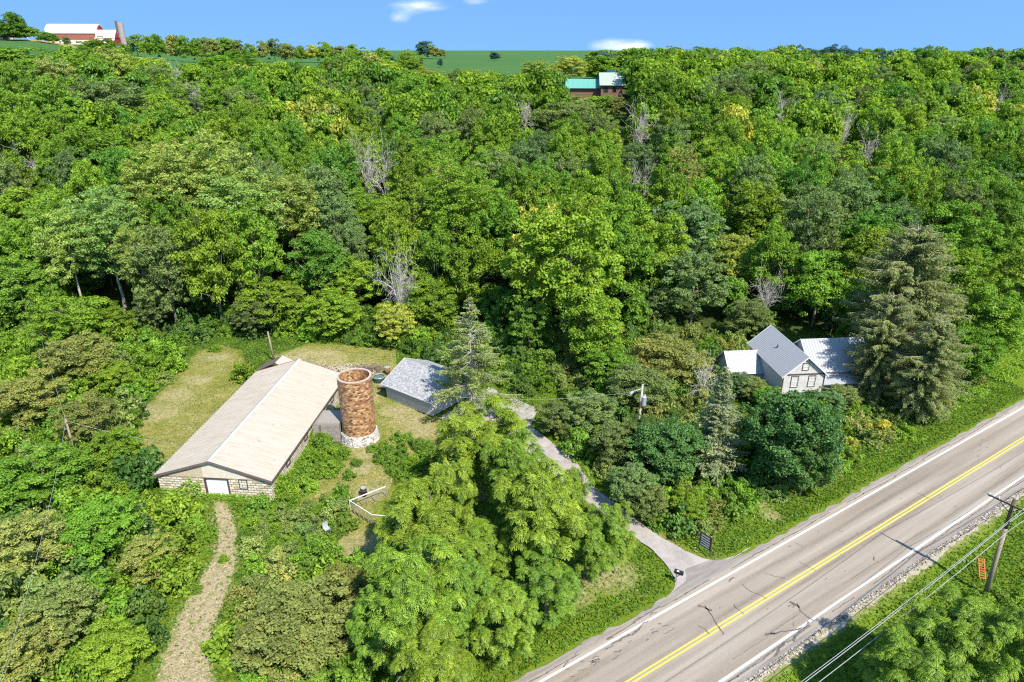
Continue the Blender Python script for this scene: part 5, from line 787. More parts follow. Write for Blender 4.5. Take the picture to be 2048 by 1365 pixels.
('bright',-12.36,63.8,0.83,1.21,'bushes between silo and walnut'),('bright',-13.02,64.68,0.77,1.21,'bushes between silo and walnut'),
('bright',-15.38,67.45,0.75,0.95,'bushes between silo and walnut'),('mid',-6.22,38.42,1.26,1.27,'weeds below the big walnut'),
('mid',-7.38,37.77,0.75,0.79,'weeds below the big walnut'),('bright',-6.46,41.0,0.84,1.08,'weeds below the big walnut'),
('mid',-4.36,39.84,0.71,0.75,'weeds below the big walnut'),('bright',-1.27,43.46,1.12,1.34,'weeds below the big walnut'),
('mid',0.82,44.02,1.04,1.18,'weeds below the big walnut'),('bright',-9.96,38.82,1.17,1.53,'weeds below the big walnut'),
('bright',-8.63,39.28,0.63,0.74,'weeds below the big walnut'),('mid',-1.56,41.89,0.62,0.79,'weeds below the big walnut'),
('bright',-7.97,40.67,1.09,1.36,'weeds below the big walnut'),('bright',-9.0,38.04,0.74,0.81,'weeds below the big walnut'),
('bright',-5.37,40.23,0.77,0.9,'weeds below the big walnut'),('mid',0.59,42.01,0.65,0.7,'weeds below the big walnut'),
('bright',-3.01,42.42,0.99,1.26,'weeds below the big walnut'),('mid',-5.41,42.04,0.64,0.77,'weeds below the big walnut'),
('bright',-8.65,36.85,1.06,1.46,'weeds below the big walnut'),('bright',2.53,44.01,1.01,1.01,'weeds below the big walnut'),
('mid',-10.15,37.24,0.64,0.76,'weeds below the big walnut'),('bright',-0.54,42.09,0.65,0.67,'weeds below the big walnut'),
('mid',1.49,42.94,0.69,0.73,'weeds below the big walnut'),('mid',-4.33,41.22,0.61,0.64,'weeds below the big walnut'),
('bright',-9.89,40.48,0.77,0.96,'weeds below the big walnut'),('mid',-7.42,39.4,0.96,1.2,'weeds below the big walnut'),
('bright',-2.5,41.11,0.85,1.1,'weeds below the big walnut'),('mid',-4.36,42.46,0.78,0.89,'weeds below the big walnut'),
('mid',32.85,42.25,1.23,1.31,'bank below the power pole'),('bright',42.93,41.35,0.97,0.89,'bank below the power pole'),
('bright',28.58,37.23,1.13,1.27,'bank below the power pole'),('bright',31.24,41.11,1.07,1.21,'bank below the power pole'),
('bright',37.07,44.59,0.76,0.83,'bank below the power pole'),('mid',38.24,41.61,1.01,1.15,'bank below the power pole'),
('bright',41.61,41.75,0.61,0.63,'bank below the power pole'),('mid',42.2,39.15,0.63,0.56,'bank below the power pole'),
('bright',37.14,42.43,0.61,0.59,'bank below the power pole'),('bright',29.31,39.43,0.62,0.6,'bank below the power pole'),
('mid',38.13,36.43,0.79,0.74,'bank below the power pole'),('bright',37.86,39.59,0.7,0.82,'bank below the power pole'),
('mid',35.76,43.61,0.8,0.9,'bank below the power pole'),('mid',31.96,37.37,0.61,0.6,'bank below the power pole'),
('mid',40.08,39.01,1.14,1.14,'bank below the power pole'),('mid',25.73,36.44,0.73,0.71,'bank below the power pole'),
('bright',39.7,42.51,0.65,0.82,'bank below the power pole'),('bright',33.49,40.08,0.75,0.67,'bank below the power pole'),
('bright',41.01,45.89,1.07,1.28,'bank below the power pole'),('mid',44.64,42.39,0.98,1.01,'bank below the power pole'),
('bright',39.78,41.16,0.86,0.93,'bank below the power pole'),('bright',34.63,39.58,0.63,0.61,'bank below the power pole'),
('bright',45.85,43.32,0.84,0.85,'bank below the power pole'),('mid',42.99,46.04,1.19,1.15,'bank below the power pole'),
('bright',35.93,39.6,0.8,0.8,'bank below the power pole'),('bright',46.28,44.82,0.82,0.87,'bank below the power pole'),
('bright',35.19,38.6,0.7,0.68,'bank below the power pole'),('mid',39.53,36.45,0.69,0.85,'bank below the power pole'),
('bright',35.7,41.77,0.94,0.89,'bank below the power pole'),('bright',36.5,37.7,1.02,1.22,'bank below the power pole'),
('bright',44.98,45.98,1.25,1.35,'bank below the power pole'),('bright',33.32,36.37,0.78,0.76,'bank below the power pole'),
('mid',30.65,37.31,0.72,0.79,'bank below the power pole'),('bright',38.17,44.92,0.62,0.65,'bank below the power pole'),
('bright',38.91,44.26,0.61,0.68,'bank below the power pole'),('bright',33.6,38.51,0.77,0.94,'bank below the power pole'),
('mid',32.05,39.02,1.13,1.07,'bank below the power pole'),('mid',43.02,39.82,0.65,0.71,'bank below the power pole'),
('mid',40.55,43.84,1.22,1.45,'bank below the power pole'),('bright',35.4,36.52,0.79,0.94,'bank below the power pole'),
('mid',43.67,43.26,0.6,0.7,'bank below the power pole'),('bright',39.67,45.09,0.64,0.8,'bank below the power pole'),
('bright',26.7,37.82,0.75,0.87,'bank below the power pole'),('mid',-18.13,64.26,0.9,1.2,'single bush'),('bright',-38.68,89.12,2.1,3.0,'single bush'),
('bright',-47.36,99.55,1.3,1.0,'single bush'),('mid',-17.98,66.76,0.7,1.0,'single bush'),('gold',39.58,69.42,1.7,2.4,'single bush'),
('gold',45.73,73.43,1.6,2.6,'single bush'),('bright',-31.84,55.18,1.3,1.6,'single bush'),('dark',-15.5,68.34,0.8,1.1,'single bush'),
('mid',-17.99,62.36,0.35,0.5,'single bush'),('dark',30.58,84.12,2.0,3.4,'single bush'),('bright',38.33,75.89,1.7,2.2,'single bush'),
('sage',44.18,78.21,1.6,2.2,'single bush'),('dark',29.7,87.19,2.0,3.6,'single bush'),('bright',-29.64,54.04,0.9,1.1,'single bush'),
('mid',-25.97,53.67,1.0,1.3,'single bush'),('bright',-27.01,50.83,0.6,0.7,'single bush'),('mid',-24.42,48.84,0.8,0.9,'single bush'),
('bright',-28.17,46.96,0.8,1.0,'single bush'),('sage',-23.88,40.39,0.7,0.8,'single bush'),
]
DRIVE = [
((13.05, 45.59), (22.89, 52.58)),
((14.58, 47.58), (19.49, 50.76)),
((14.28, 50.49), (17.13, 51.66)),
((12.68, 53.3), (14.15, 54.64)),
((8.89, 58.39), (11.09, 59.24)),
((5.84, 63.02), (8.83, 62.64)),
((3.52, 66.76), (7.35, 67.81)),
((0.97, 71.09), (5.21, 71.09)),
((-2.17, 75.89), (2.3, 75.89)),
((-4.82, 77.82), (-0.96, 82.65)),
((-7.71, 77.43), (-2.75, 85.94)),
]
PATH = [
(-26.64, 35.84),
(-22.23, 35.84),
(-24.74, 42.43),
(-25.13, 47.58),
(-25.86, 51.52),
(-27.31, 55.18),
(-30.14, 59.85),
(-31.73, 59.85),
(-29.3, 55.18),
(-28.04, 51.52),
(-28.44, 45.77),
(-27.9, 40.89),
]
LAWNS = [
[(-48.6, 75.89), (-48.82, 85.63), (-49.98, 99.16), (-47.35, 101.56), (-43.37, 99.55), (-37.98, 88.8), (-38.27, 72.25), (-39.06, 64.75), (-44.19, 69.97)],
[(-37.83, 97.23), (-32.87, 101.97), (-18.78, 100.35), (-17.63, 93.03), (-17.02, 82.65), (-10.02, 77.82), (-7.59, 75.89), (-7.07, 69.42), (-9.81, 69.97), (-14.73, 67.28), (-9.95, 61.45), (-14.03, 60.11), (-12.21, 52.58), (-15.27, 51.17), (-18.16, 53.3), (-17.56, 59.24), (-22.17, 58.82), (-21.87, 65.74), (-19.97, 69.97), (-27.42, 93.03)],
[(9.51, 61.45), (14.75, 55.18), (17.42, 51.87), (18.61, 50.97), (15.99, 51.87), (11.5, 56.75), (8.92, 61.0)],
]
DRY = [
[-47.77, 79.15, 3.2],
[-46.73, 84.12, 2.2],
[-45.59, 88.8, 1.8],
[-46.21, 96.67, 2.0],
[-29.39, 94.82, 5],
[-25.16, 93.03, 3.5],
[-22.55, 91.3, 3],
[-33.14, 97.23, 3],
[-14.88, 79.83, 2.4],
[-11.03, 75.26, 2.6],
[-13.28, 77.82, 2.0],
[-17.17, 69.42, 1.6],
[-17.42, 66.25, 1.5],
[-15.35, 61.45, 1.6],
[-18.26, 62.36, 1.0],
[-15.74, 53.3, 2.0],
[-13.79, 53.3, 1.4],
[-15.82, 51.52, 1.8],
[-21.76, 50.83, 2.2],
[-23.4, 51.52, 1.2],
[-17.64, 73.43, 1.2],
[-22.76, 62.83, 1.3],
[26.07, 59.24, 1.0],
[34.27, 63.78, 1.2],
[26.54, 57.56, 1.0],
[-20.78, 82.65, 2.0],
[5.14, 46.96, 2.5],
[8.02, 48.84, 3],
]

# ------------------------------------------------------------------ helpers
def link(name, me, parent=None, mats=()):
    o = bpy.data.objects.new(name, me)
    col.objects.link(o)
    if parent is not None: o.parent = parent
    for m in mats: me.materials.append(m)
    return o
def empty(name, loc, rz=0):
    o = bpy.data.objects.new(name, None)
    col.objects.link(o)
    o.location = loc
    o.rotation_euler = (0, 0, rz)
    o.empty_display_size = 0.5
    return o
def tag(o, label=None, cat=None, group=None, kind=None):
    if label: o['label'] = label
    if cat: o['category'] = cat
    if group: o['group'] = group
    if kind: o['kind'] = kind
    return o
class MB:
    """collects faces, builds one mesh object"""
    def __init__(s): s.v = []; s.f = []; s.mi = []; s.uv = {}
    def quad(s, a, b, c, d, mi=0):
        n = len(s.v); s.v += [tuple(a), tuple(b), tuple(c), tuple(d)]; s.f.append((n, n+1, n+2, n+3)); s.mi.append(mi)
    def poly(s, pts, mi=0, uv=None):
        n = len(s.v); s.v += [tuple(p) for p in pts]; s.f.append(tuple(range(n, n+len(pts)))); s.mi.append(mi)
        if uv: s.uv[len(s.f)-1] = uv
    def box(s, x0, x1, y0, y1, z0, z1, M=None, mi=0):
        p = [(x0,y0,z0),(x1,y0,z0),(x1,y1,z0),(x0,y1,z0),(x0,y0,z1),(x1,y0,z1),(x1,y1,z1),(x0,y1,z1)]
        if M is not None: p = [tuple(M @ Vector(q)) for q in p]
        n = len(s.v); s.v += p
        for f in ((0,3,2,1),(4,5,6,7),(0,1,5,4),(1,2,6,5),(2,3,7,6),(3,0,4,7)):
            s.f.append(tuple(n+i for i in f)); s.mi.append(mi)
    def bar(s, a, b, r0, r1=None, n=6, mi=0, caps=True):
        a = Vector(a); b = Vector(b); r1 = r0 if r1 is None else r1
        d = (b-a).normalized(); t = d.orthogonal().normalized(); u = d.cross(t)
        k = len(s.v)
        for c, r in ((a, r0), (b, r1)):
            for i in range(n):
                an = 2*PI*i/n
                s.v.append(tuple(c + (t*math.cos(an) + u*math.sin(an))*r))
        for i in range(n):
            j = (i+1) % n
            s.f.append((k+i, k+j, k+n+j, k+n+i)); s.mi.append(mi)
        if caps:
            s.f.append(tuple(k+n+i for i in range(n))); s.mi.append(mi)
            s.f.append(tuple(k+i for i in reversed(range(n)))); s.mi.append(mi)
    def tube(s, pts, r, n=5, mi=0):
        for i in range(len(pts)-1):
            ra = r[i] if hasattr(r, '__len__') else r
            rb = r[i+1] if hasattr(r, '__len__') else r
            s.bar(pts[i], pts[i+1], ra, rb, n, mi, caps=(i == len(pts)-2))
    def prism(s, prof, y0, y1, mi=0, M=None):
        # prof: list of (x,z), counter-clockwise seen from -y
        a = [(x, y0, z) for x, z in prof]; b = [(x, y1, z) for x, z in prof]
        if M is not None: a = [tuple(M @ Vector(q)) for q in a]; b = [tuple(M @ Vector(q)) for q in b]
        s.poly(a, mi); s.poly(b[::-1], mi)
        m = len(prof)
        for i in range(m):
            j = (i+1) % m
            s.quad(a[i], b[i], b[j], a[j], mi)
    def build(s, name, mats, parent=None, smooth=False, M=None):
        me = bpy.data.meshes.new(name)
        me.from_pydata(s.v, [], s.f)
        if M is not None: me.transform(M)
        if not isinstance(mats, (list, tuple)): mats = [mats]
        for m in mats: me.materials.append(m)
        me.polygons.foreach_set('material_index', s.mi)
        if s.uv:
            ul = me.uv_layers.new(name='UVMap')
            for fi, uvs in s.uv.items():
                for k, li in enumerate(me.polygons[fi].loop_indices): ul.data[li].uv = uvs[k]
        if smooth: me.polygons.foreach_set('use_smooth', [True]*len(me.polygons))
        me.update()
        o = bpy.data.objects.new(name, me)
        col.objects.link(o)
        if parent is not None: o.parent = parent
        return o

def npmesh(name, V, F, mats, rnd=None, parent=None, obj=True):
    """V (n,3), F (m,k) numpy"""
    me = bpy.data.meshes.new(name)
    V = np.asarray(V, np.float32); F = np.asarray(F, np.int32)
    k = F.shape[1]; m = F.shape[0]
    me.vertices.add(len(V)); me.vertices.foreach_set('co', V.ravel())
    me.loops.add(m*k); me.loops.foreach_set('vertex_index', F.ravel())
    me.polygons.add(m); me.polygons.foreach_set('loop_start', np.arange(m, dtype=np.int32)*k)
    me.polygons.foreach_set('loop_total', np.full(m, k, np.int32))
    me.update(calc_edges=True)
    if rnd is not None:
        a = me.attributes.new('rnd', 'FLOAT', 'POINT'); a.data.foreach_set('value', np.asarray(rnd, np.float32))
    for q in mats: me.materials.append(q)
    return link(name, me, parent) if obj else me

# ------------------------------------------------------------------ materials
def mat(name, rough=0.8, metal=0.0, spec=0.3):
    m = bpy.data.materials.new(name); m.use_nodes = True
    b = m.node_tree.nodes['Principled BSDF']
    b.inputs['Roughness'].default_value = rough
    b.inputs['Metallic'].default_value = metal
    b.inputs['Specular IOR Level'].default_value = spec
    return m, m.node_tree, b
def ramp(nt, stops, fac, interp='LINEAR'):
    r = N(nt, 'ShaderNodeValToRGB'); r.color_ramp.interpolation = interp
    e = r.color_ramp.elements
    while len(e) < len(stops): e.new(0.5)
    for i, (p, c) in enumerate(stops):
        e[i].position = p; e[i].color = tuple(c) + (1,)
    nt.links.new(fac, r.inputs[0]); return r.outputs[0]
def noise(nt, scale, detail=4, vec=None, rough=0.55, out='Fac'):
    n = N(nt, 'ShaderNodeTexNoise')
    n.inputs['Scale'].default_value = scale; n.inputs['Detail'].default_value = detail; n.inputs['Roughness'].default_value = rough
    if vec is not None: nt.links.new(vec, n.inputs['Vector'])
    return n.outputs[out]
def mapping(nt, src='Object', scale=(1,1,1), rot=(0,0,0), loc=(0,0,0)):
    t = N(nt, 'ShaderNodeTexCoord'); m = N(nt, 'ShaderNodeMapping')
    m.inputs['Scale'].default_value = scale; m.inputs['Rotation'].default_value = rot; m.inputs['Location'].default_value = loc
    nt.links.new(t.outputs[src], m.inputs[0]); return m.outputs[0]
def math_(nt, op, a, b=None, c=None, clamp=False):
    m = N(nt, 'ShaderNodeMath', operation=op); m.use_clamp = clamp
    for i, v in enumerate((a, b, c)):
        if v is None: continue
        if isinstance(v, (int, float)): m.inputs[i].default_value = v
        else: nt.links.new(v, m.inputs[i])
    return m.outputs[0]
def mix(nt, fac, a, b, mode='MIX'):
    m = N(nt, 'ShaderNodeMix', data_type='RGBA', blend_type=mode)
    for i, v in ((0, fac), (6, a), (7, b)):
        if isinstance(v, (int, float)): m.inputs[i].default_value = v
        elif isinstance(v, tuple): m.inputs[i].default_value = v if len(v) == 4 else v + (1,)
        else: nt.links.new(v, m.inputs[i])
    return m.outputs[2]
def bump(nt, b, h, strength=0.4, dist=0.05):
    n = N(nt, 'ShaderNodeBump'); n.inputs['Strength'].default_value = strength; n.inputs['Distance'].default_value = dist
    nt.links.new(h, n.inputs['Height']); nt.links.new(n.outputs[0], b.inputs['Normal'])
def simple(name, c, rough=0.7, metal=0.0, var=0.25, scale=3.0, spec=0.3):
    m, nt, b = mat(name, rough, metal, spec)
    v = mapping(nt)
    f = noise(nt, scale, 6, v, 0.65)
    lo = tuple(x*(1-var) for x in c); hi = tuple(min(1, x*(1+var)) for x in c)
    nt.links.new(ramp(nt, [(0.3, lo), (0.7, hi)], f), b.inputs['Base Color'])
    return m

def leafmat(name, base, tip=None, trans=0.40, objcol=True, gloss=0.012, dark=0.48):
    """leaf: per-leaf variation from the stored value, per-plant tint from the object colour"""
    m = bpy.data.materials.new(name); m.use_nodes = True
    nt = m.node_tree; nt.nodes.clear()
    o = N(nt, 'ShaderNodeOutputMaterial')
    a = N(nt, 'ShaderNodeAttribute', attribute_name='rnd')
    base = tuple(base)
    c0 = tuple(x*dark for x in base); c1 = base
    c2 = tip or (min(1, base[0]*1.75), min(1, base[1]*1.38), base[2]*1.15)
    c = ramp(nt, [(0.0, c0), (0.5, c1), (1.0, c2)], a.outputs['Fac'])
    if objcol:
        oi = N(nt, 'ShaderNodeObjectInfo')
        c = mix(nt, 1.0, c, oi.outputs['Color'], 'MULTIPLY')
    d = N(nt, 'ShaderNodeBsdfDiffuse'); t = N(nt, 'ShaderNodeBsdfTranslucent'); g = N(nt, 'ShaderNodeBsdfGlossy')
    g.inputs['Roughness'].default_value = 0.45
    g.inputs['Color'].default_value = (0.8, 0.85, 0.8, 1)
    nt.links.new(c, d.inputs[0])
    ct = mix(nt, 1.0, c, (1.15, 1.25, 0.45), 'MULTIPLY')
    nt.links.new(ct, t.inputs[0])
    ms = N(nt, 'ShaderNodeMixShader'); ms.inputs[0].default_value = trans
    nt.links.new(d.outputs[0], ms.inputs[1]); nt.links.new(t.outputs[0], ms.inputs[2])
    m2 = N(nt, 'ShaderNodeMixShader'); m2.inputs[0].default_value = gloss
    nt.links.new(ms.outputs[0], m2.inputs[1]); nt.links.new(g.outputs[0], m2.inputs[2])
    nt.links.new(m2.outputs[0], o.inputs[0])
    return m
M_leaf = leafmat('leaf', (1, 1, 1), tip=(1.5, 1.25, 1.15), trans=.33)
M_leaf_close = leafmat('walnut_leaf', (1, 1, 1), tip=(1.75, 1.45, 1.1), trans=.18, gloss=.015, dark=.34)
# base colour comes from the object colour
TINT = dict(
    walnut=(0.205, 0.346, 0.034), tallw=(0.217, 0.350, 0.033), oak=(0.183, 0.274, 0.087), shade=(0.144, 0.290, 0.038), cotton=(0.318, 0.445, 0.100),
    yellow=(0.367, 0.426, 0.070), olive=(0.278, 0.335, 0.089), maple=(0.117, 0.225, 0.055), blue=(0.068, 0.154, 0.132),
    near=(0.180, 0.290, 0.030), gold=(0.482, 0.468, 0.077), bright=(0.214, 0.367, 0.038), mid=(0.172, 0.307, 0.042),
    dark=(0.117, 0.225, 0.047), sage=(0.266, 0.362, 0.095),
    spruce=(0.304, 0.372, 0.186), larch=(0.285, 0.360, 0.100), cedar=(0.265, 0.310, 0.105), juniper=(0.246, 0.272, 0.155))
M_bark = simple('bark', (0.19, 0.155, 0.12), 0.95, var=0.4, scale=4)
M_palebark = simple('pale_bark', (0.40, 0.36, 0.31), 0.95, var=0.3, scale=3)
M_dead = simple('dead_wood', (0.54, 0.50, 0.44), 0.95, var=0.25, scale=3)

# ground
m, nt, b = mat('ground', 1.0, spec=0.05)
def att(n):
    a = N(nt, 'ShaderNodeAttribute', attribute_name=n); return a.outputs['Fac']
v = mapping(nt)
n1 = noise(nt, 0.35, 6, v, 0.6); n2 = noise(nt, 2.6, 5, v, 0.7); n3 = noise(nt, 9.0, 4, v, 0.7)
green = ramp(nt, [(0.25, (0.085, 0.13, 0.014)), (0.5, (0.165, 0.235, 0.020)), (0.75, (0.25, 0.30, 0.045))], math_(nt, 'ADD', math_(nt, 'MULTIPLY', n2, .5), math_(nt, 'MULTIPLY', n3, .5)))
lawn = ramp(nt, [(0.36, (0.12, 0.165, 0.022)), (0.47, (0.23, 0.235, 0.050)), (0.60, (0.44, 0.36, 0.15))], math_(nt, 'ADD', math_(nt, 'MULTIPLY', n1, .4), math_(nt, 'ADD', math_(nt, 'MULTIPLY', n2, .3), math_(nt, 'MULTIPLY', n3, .3))))
dry = ramp(nt, [(0.3, (0.25, 0.20, 0.09)), (0.5, (0.44, 0.35, 0.20)), (0.7, (0.60, 0.50, 0.34))], math_(nt, 'ADD', math_(nt, 'MULTIPLY', n2, .5), math_(nt, 'MULTIPLY', n3, .5)))
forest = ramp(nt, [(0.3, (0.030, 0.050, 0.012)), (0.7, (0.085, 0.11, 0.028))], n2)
rows = N(nt, 'ShaderNodeTexWave', wave_type='BANDS', bands_direction='X')
rows.inputs['Scale'].default_value = 0.05; rows.inputs['Distortion'].default_value = 5.0; rows.inputs['Detail'].default_value = 2
rv = mapping(nt, rot=(0, 0, R(75)))
nt.links.new(rv, rows.inputs[0])
nf = noise(nt, 0.012, 4, v, 0.6)
field = ramp(nt, [(0.0, (0.035, 0.105, 0.030)), (0.5, (0.060, 0.145, 0.040)), (1.0, (0.11, 0.19, 0.055))], math_(nt, 'ADD', math_(nt, 'MULTIPLY', rows.outputs['Fac'], .35), math_(nt, 'ADD', math_(nt, 'MULTIPLY', n1, .3), math_(nt, 'MULTIPLY', nf, .4))))
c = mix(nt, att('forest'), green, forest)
c = mix(nt, att('lawn'), c, lawn)
dm = math_(nt, 'MULTIPLY', att('dry'), math_(nt, 'MULTIPLY', math_(nt, 'SUBTRACT', n2, 0.30), 3.2), clamp=True)
c = mix(nt, dm, c, dry)
c = mix(nt, att('field'), c, field)
nt.links.new(c, b.inputs['Base Color'])
bump(nt, b, math_(nt, 'ADD', n3, n2), 0.8, 0.25)
M_ground = m

# road: object space, x along the road, y to the left
m, nt, b = mat('road_surface', 0.85, spec=0.2)
v = mapping(nt)
g1 = noise(nt, 16, 4, v, 0.75)
v2 = mapping(nt, scale=(0.035, 1.1, 1))
st = noise(nt, 1.0, 3, v2, 0.5)
v3 = mapping(nt, scale=(0.4, 3.0, 1))
st2 = noise(nt, 1.0, 4, v3, 0.6)
sx = N(nt, 'ShaderNodeSeparateXYZ'); nt.links.new(v, sx.inputs[0])
# worn wheel paths are lighter, oil line in the lane middle is darker
def band(y0, wd):
    q = math_(nt, 'DIVIDE', math_(nt, 'SUBTRACT', sx.outputs[1], y0), wd)
    return math_(nt, 'EXPONENT', math_(nt, 'MULTIPLY', math_(nt, 'MULTIPLY', q, q), -1.0))
dk = math_(nt, 'ADD', math_(nt, 'ADD', band(0.55, .38), band(2.35, .5)), math_(nt, 'ADD', band(-0.6, .38), band(-2.6, .55)))
fac = math_(nt, 'ADD', math_(nt, 'MULTIPLY', st, 0.55), math_(nt, 'MULTIPLY', g1, 0.45))
fac = math_(nt, 'SUBTRACT', fac, math_(nt, 'MULTIPLY', dk, math_(nt, 'ADD', 0.055, math_(nt, 'MULTIPLY', st2, 0.11))))
nt.links.new(ramp(nt, [(0.26, (0.145, 0.114, 0.085)), (0.42, (0.270, 0.222, 0.172)), (0.62, (0.385, 0.325, 0.26))], fac), b.inputs['Base Color'])
bump(nt, b, g1, 0.3, 0.01)
M_road = m
m, nt, b = mat('shoulder_surface', 0.9, spec=0.2)
v = mapping(nt); g1 = noise(nt, 10, 5, v, 0.8); g2 = noise(nt, 1.2, 4, mapping(nt, scale=(0.25, 2, 1)), 0.6)
nt.links.new(ramp(nt, [(0.3, (0.15, 0.127, 0.105)), (0.5, (0.25, 0.218, 0.19)), (0.68, (0.35, 0.312, 0.276))], math_(nt, 'ADD', math_(nt, 'MULTIPLY', g1, .5), math_(nt, 'MULTIPLY', g2, .5))), b.inputs['Base Color'])
M_shoulder = m
m, nt, b = mat('driveway_surface', 0.95, spec=0.1)
v = mapping(nt); g1 = noise(nt, 7, 5, v, 0.8); g2 = noise(nt, 0.6, 4, v, 0.6)
nt.links.new(ramp(nt, [(0.32, (0.22, 0.19, 0.165)), (0.5, (0.35, 0.31, 0.275)), (0.66, (0.46, 0.42, 0.38))], math_(nt, 'ADD', math_(nt, 'MULTIPLY', g1, .5), math_(nt, 'MULTIPLY', g2, .5))), b.inputs['Base Color'])
M_drive = m
def paint(name, c, worn):
    m, nt, b = mat(name, 0.7)
    v = mapping(nt); f = noise(nt, 5, 6, v, 0.8)
    nt.links.new(ramp(nt, [(0.30, worn), (0.40, c)], f), b.inputs['Base Color'])
    return m
M_white = paint('white_road_paint', (0.85, 0.84, 0.82), (0.55, 0.52, 0.48))
M_yellow = paint('yellow_road_paint', (0.75, 0.55, 0.07), (0.50, 0.38, 0.13))
M_tar = simple('tar', (0.13, 0.11, 0.095), 0.7, var=0.3)
M_gravel = simple('gravel', (0.36, 0.31, 0.22), 0.95, var=0.45, scale=5)

# masonry: cells from UV (u,v in metres); colour stops, block size, mortar colour
def blocks(name, bw, bh, stops, mortar, mw=0.06, rough=0.8, bumpd=0.02, stain=0.0):
    m, nt, b = mat(name, rough)
    t = N(nt, 'ShaderNodeTexCoord'); s = N(nt, 'ShaderNodeSeparateXYZ'); nt.links.new(t.outputs['UV'], s.inputs[0])
    vv = math_(nt, 'DIVIDE', s.outputs[1], bh); row = math_(nt, 'FLOOR', vv)
    uu = math_(nt, 'ADD', math_(nt, 'DIVIDE', s.outputs[0], bw), math_(nt, 'MULTIPLY', math_(nt, 'MODULO', row, 2.0), 0.5))
    cu = math_(nt, 'FLOOR', uu)
    cb = N(nt, 'ShaderNodeCombineXYZ'); nt.links.new(cu, cb.inputs[0]); nt.links.new(row, cb.inputs[1])
    wn = N(nt, 'ShaderNodeTexWhiteNoise', noise_dimensions='3D'); nt.links.new(cb.outputs[0], wn.inputs['Vector'])
    fu = math_(nt, 'SUBTRACT', uu, cu); fv = math_(nt, 'SUBTRACT', vv, row)
    eu = math_(nt, 'MULTIPLY', math_(nt, 'MINIMUM', fu, math_(nt, 'SUBTRACT', 1.0, fu)), bw)
    ev = math_(nt, 'MULTIPLY', math_(nt, 'MINIMUM', fv, math_(nt, 'SUBTRACT', 1.0, fv)), bh)
    e = math_(nt, 'MINIMUM', eu, ev)
    k = math_(nt, 'DIVIDE', e, mw, clamp=True)
    c = ramp(nt, stops, wn.outputs['Value'])
    n = noise(nt, 6, 5, t.outputs['Object'], 0.7)
    c = mix(nt, 0.35, c, ramp(nt, [(0.35, (0.35, 0.28, 0.2)), (0.65, (1, 1, 1))], n), 'MULTIPLY')
    c = mix(nt, k, tuple(mortar), c)
    nt.links.new(c, b.inputs['Base Color'])
    bump(nt, b, math_(nt, 'ADD', k, math_(nt, 'MULTIPLY', n, 1.2)), 0.8, bumpd)
    return m
M_tile = blocks('glazed_tile', 0.33, 0.21, [(0.0, (0.10, 0.045, 0.025)), (0.16, (0.24, 0.10, 0.04)), (0.45, (0.38, 0.185, 0.075)), (0.75, (0.50, 0.29, 0.13)), (1.0, (0.64, 0.45, 0.26))], (0.36, 0.24, 0.15), 0.022, 0.45, 0.01)
M_splitblock = blocks('split_block', 0.60, 0.30, [(0.0, (0.46, 0.36, 0.22)), (0.3, (0.66, 0.58, 0.43)), (1.0, (0.80, 0.74, 0.62))], (0.30, 0.22, 0.12), 0.06, 0.95, 0.05)
M_cinder = blocks('cinder_block', 0.40, 0.20, [(0.0, (0.26, 0.23, 0.20)), (1.0, (0.36, 0.33, 0.29))], (0.2, 0.17, 0.14), 0.02, 0.95, 0.01)
m, nt, b = mat('rubble_stone', 0.9)
v = mapping(nt)
vo = N(nt, 'ShaderNodeTexVoronoi', feature='DISTANCE_TO_EDGE'); vo.inputs['Scale'].default_value = 3.2; nt.links.new(v, vo.inputs['Vector'])
vc = N(nt, 'ShaderNodeTexVoronoi'); vc.inputs['Scale'].default_value = 3.2; nt.links.new(v, vc.inputs['Vector'])
sv = N(nt, 'ShaderNodeSeparateColor'); nt.links.new(vc.outputs['Color'], sv.inputs[0])
c = ramp(nt, [(0, (0.20, 0.16, 0.14)), (0.4, (0.42, 0.37, 0.33)), (1, (0.62, 0.57, 0.52))], sv.outputs[0])
c = mix(nt, ramp(nt, [(0.02, (0, 0, 0)), (0.07, (1, 1, 1))], vo.outputs['Distance']), (0.60, 0.56, 0.50), c)
nt.links.new(c, b.inputs['Base Color']); bump(nt, b, vo.outputs['Distance'], 1.0, 0.2)
M_rubble = m

def shingles(name, c0, c1, sx=3.5, sy=9):
    m, nt, b = mat(name, 0.9, spec=0.15)
    v = mapping(nt, 'UV')
    t = N(nt, 'ShaderNodeTexBrick'); t.inputs['Scale'].default_value = 1.0
    t.inputs['Brick Width'].default_value = 0.30; t.inputs['Row Height'].default_value = 0.14; t.inputs['Mortar Size'].default_value = 0.012
    t.inputs['Color1'].default_value = tuple(c0)+(1,); t.inputs['Color2'].default_value = tuple(c1)+(1,)
    t.inputs['Mortar'].default_value = tuple(x*.45 for x in c0)+(1,); t.inputs['Bias'].default_value = 0.0
    nt.links.new(v, t.inputs[0])
    n = noise(nt, 1.3, 5, v, 0.7)
    nt.links.new(mix(nt, 0.5, t.outputs['Color'], ramp(nt, [(0.3, (0.55, 0.55, 0.55)), (0.7, (1.1, 1.1, 1.1))], n), 'MULTIPLY'), b.inputs['Base Color'])
    return m
M_shingle = shingles('grey_shingle', (0.29, 0.285, 0.28), (0.52, 0.51, 0.50))
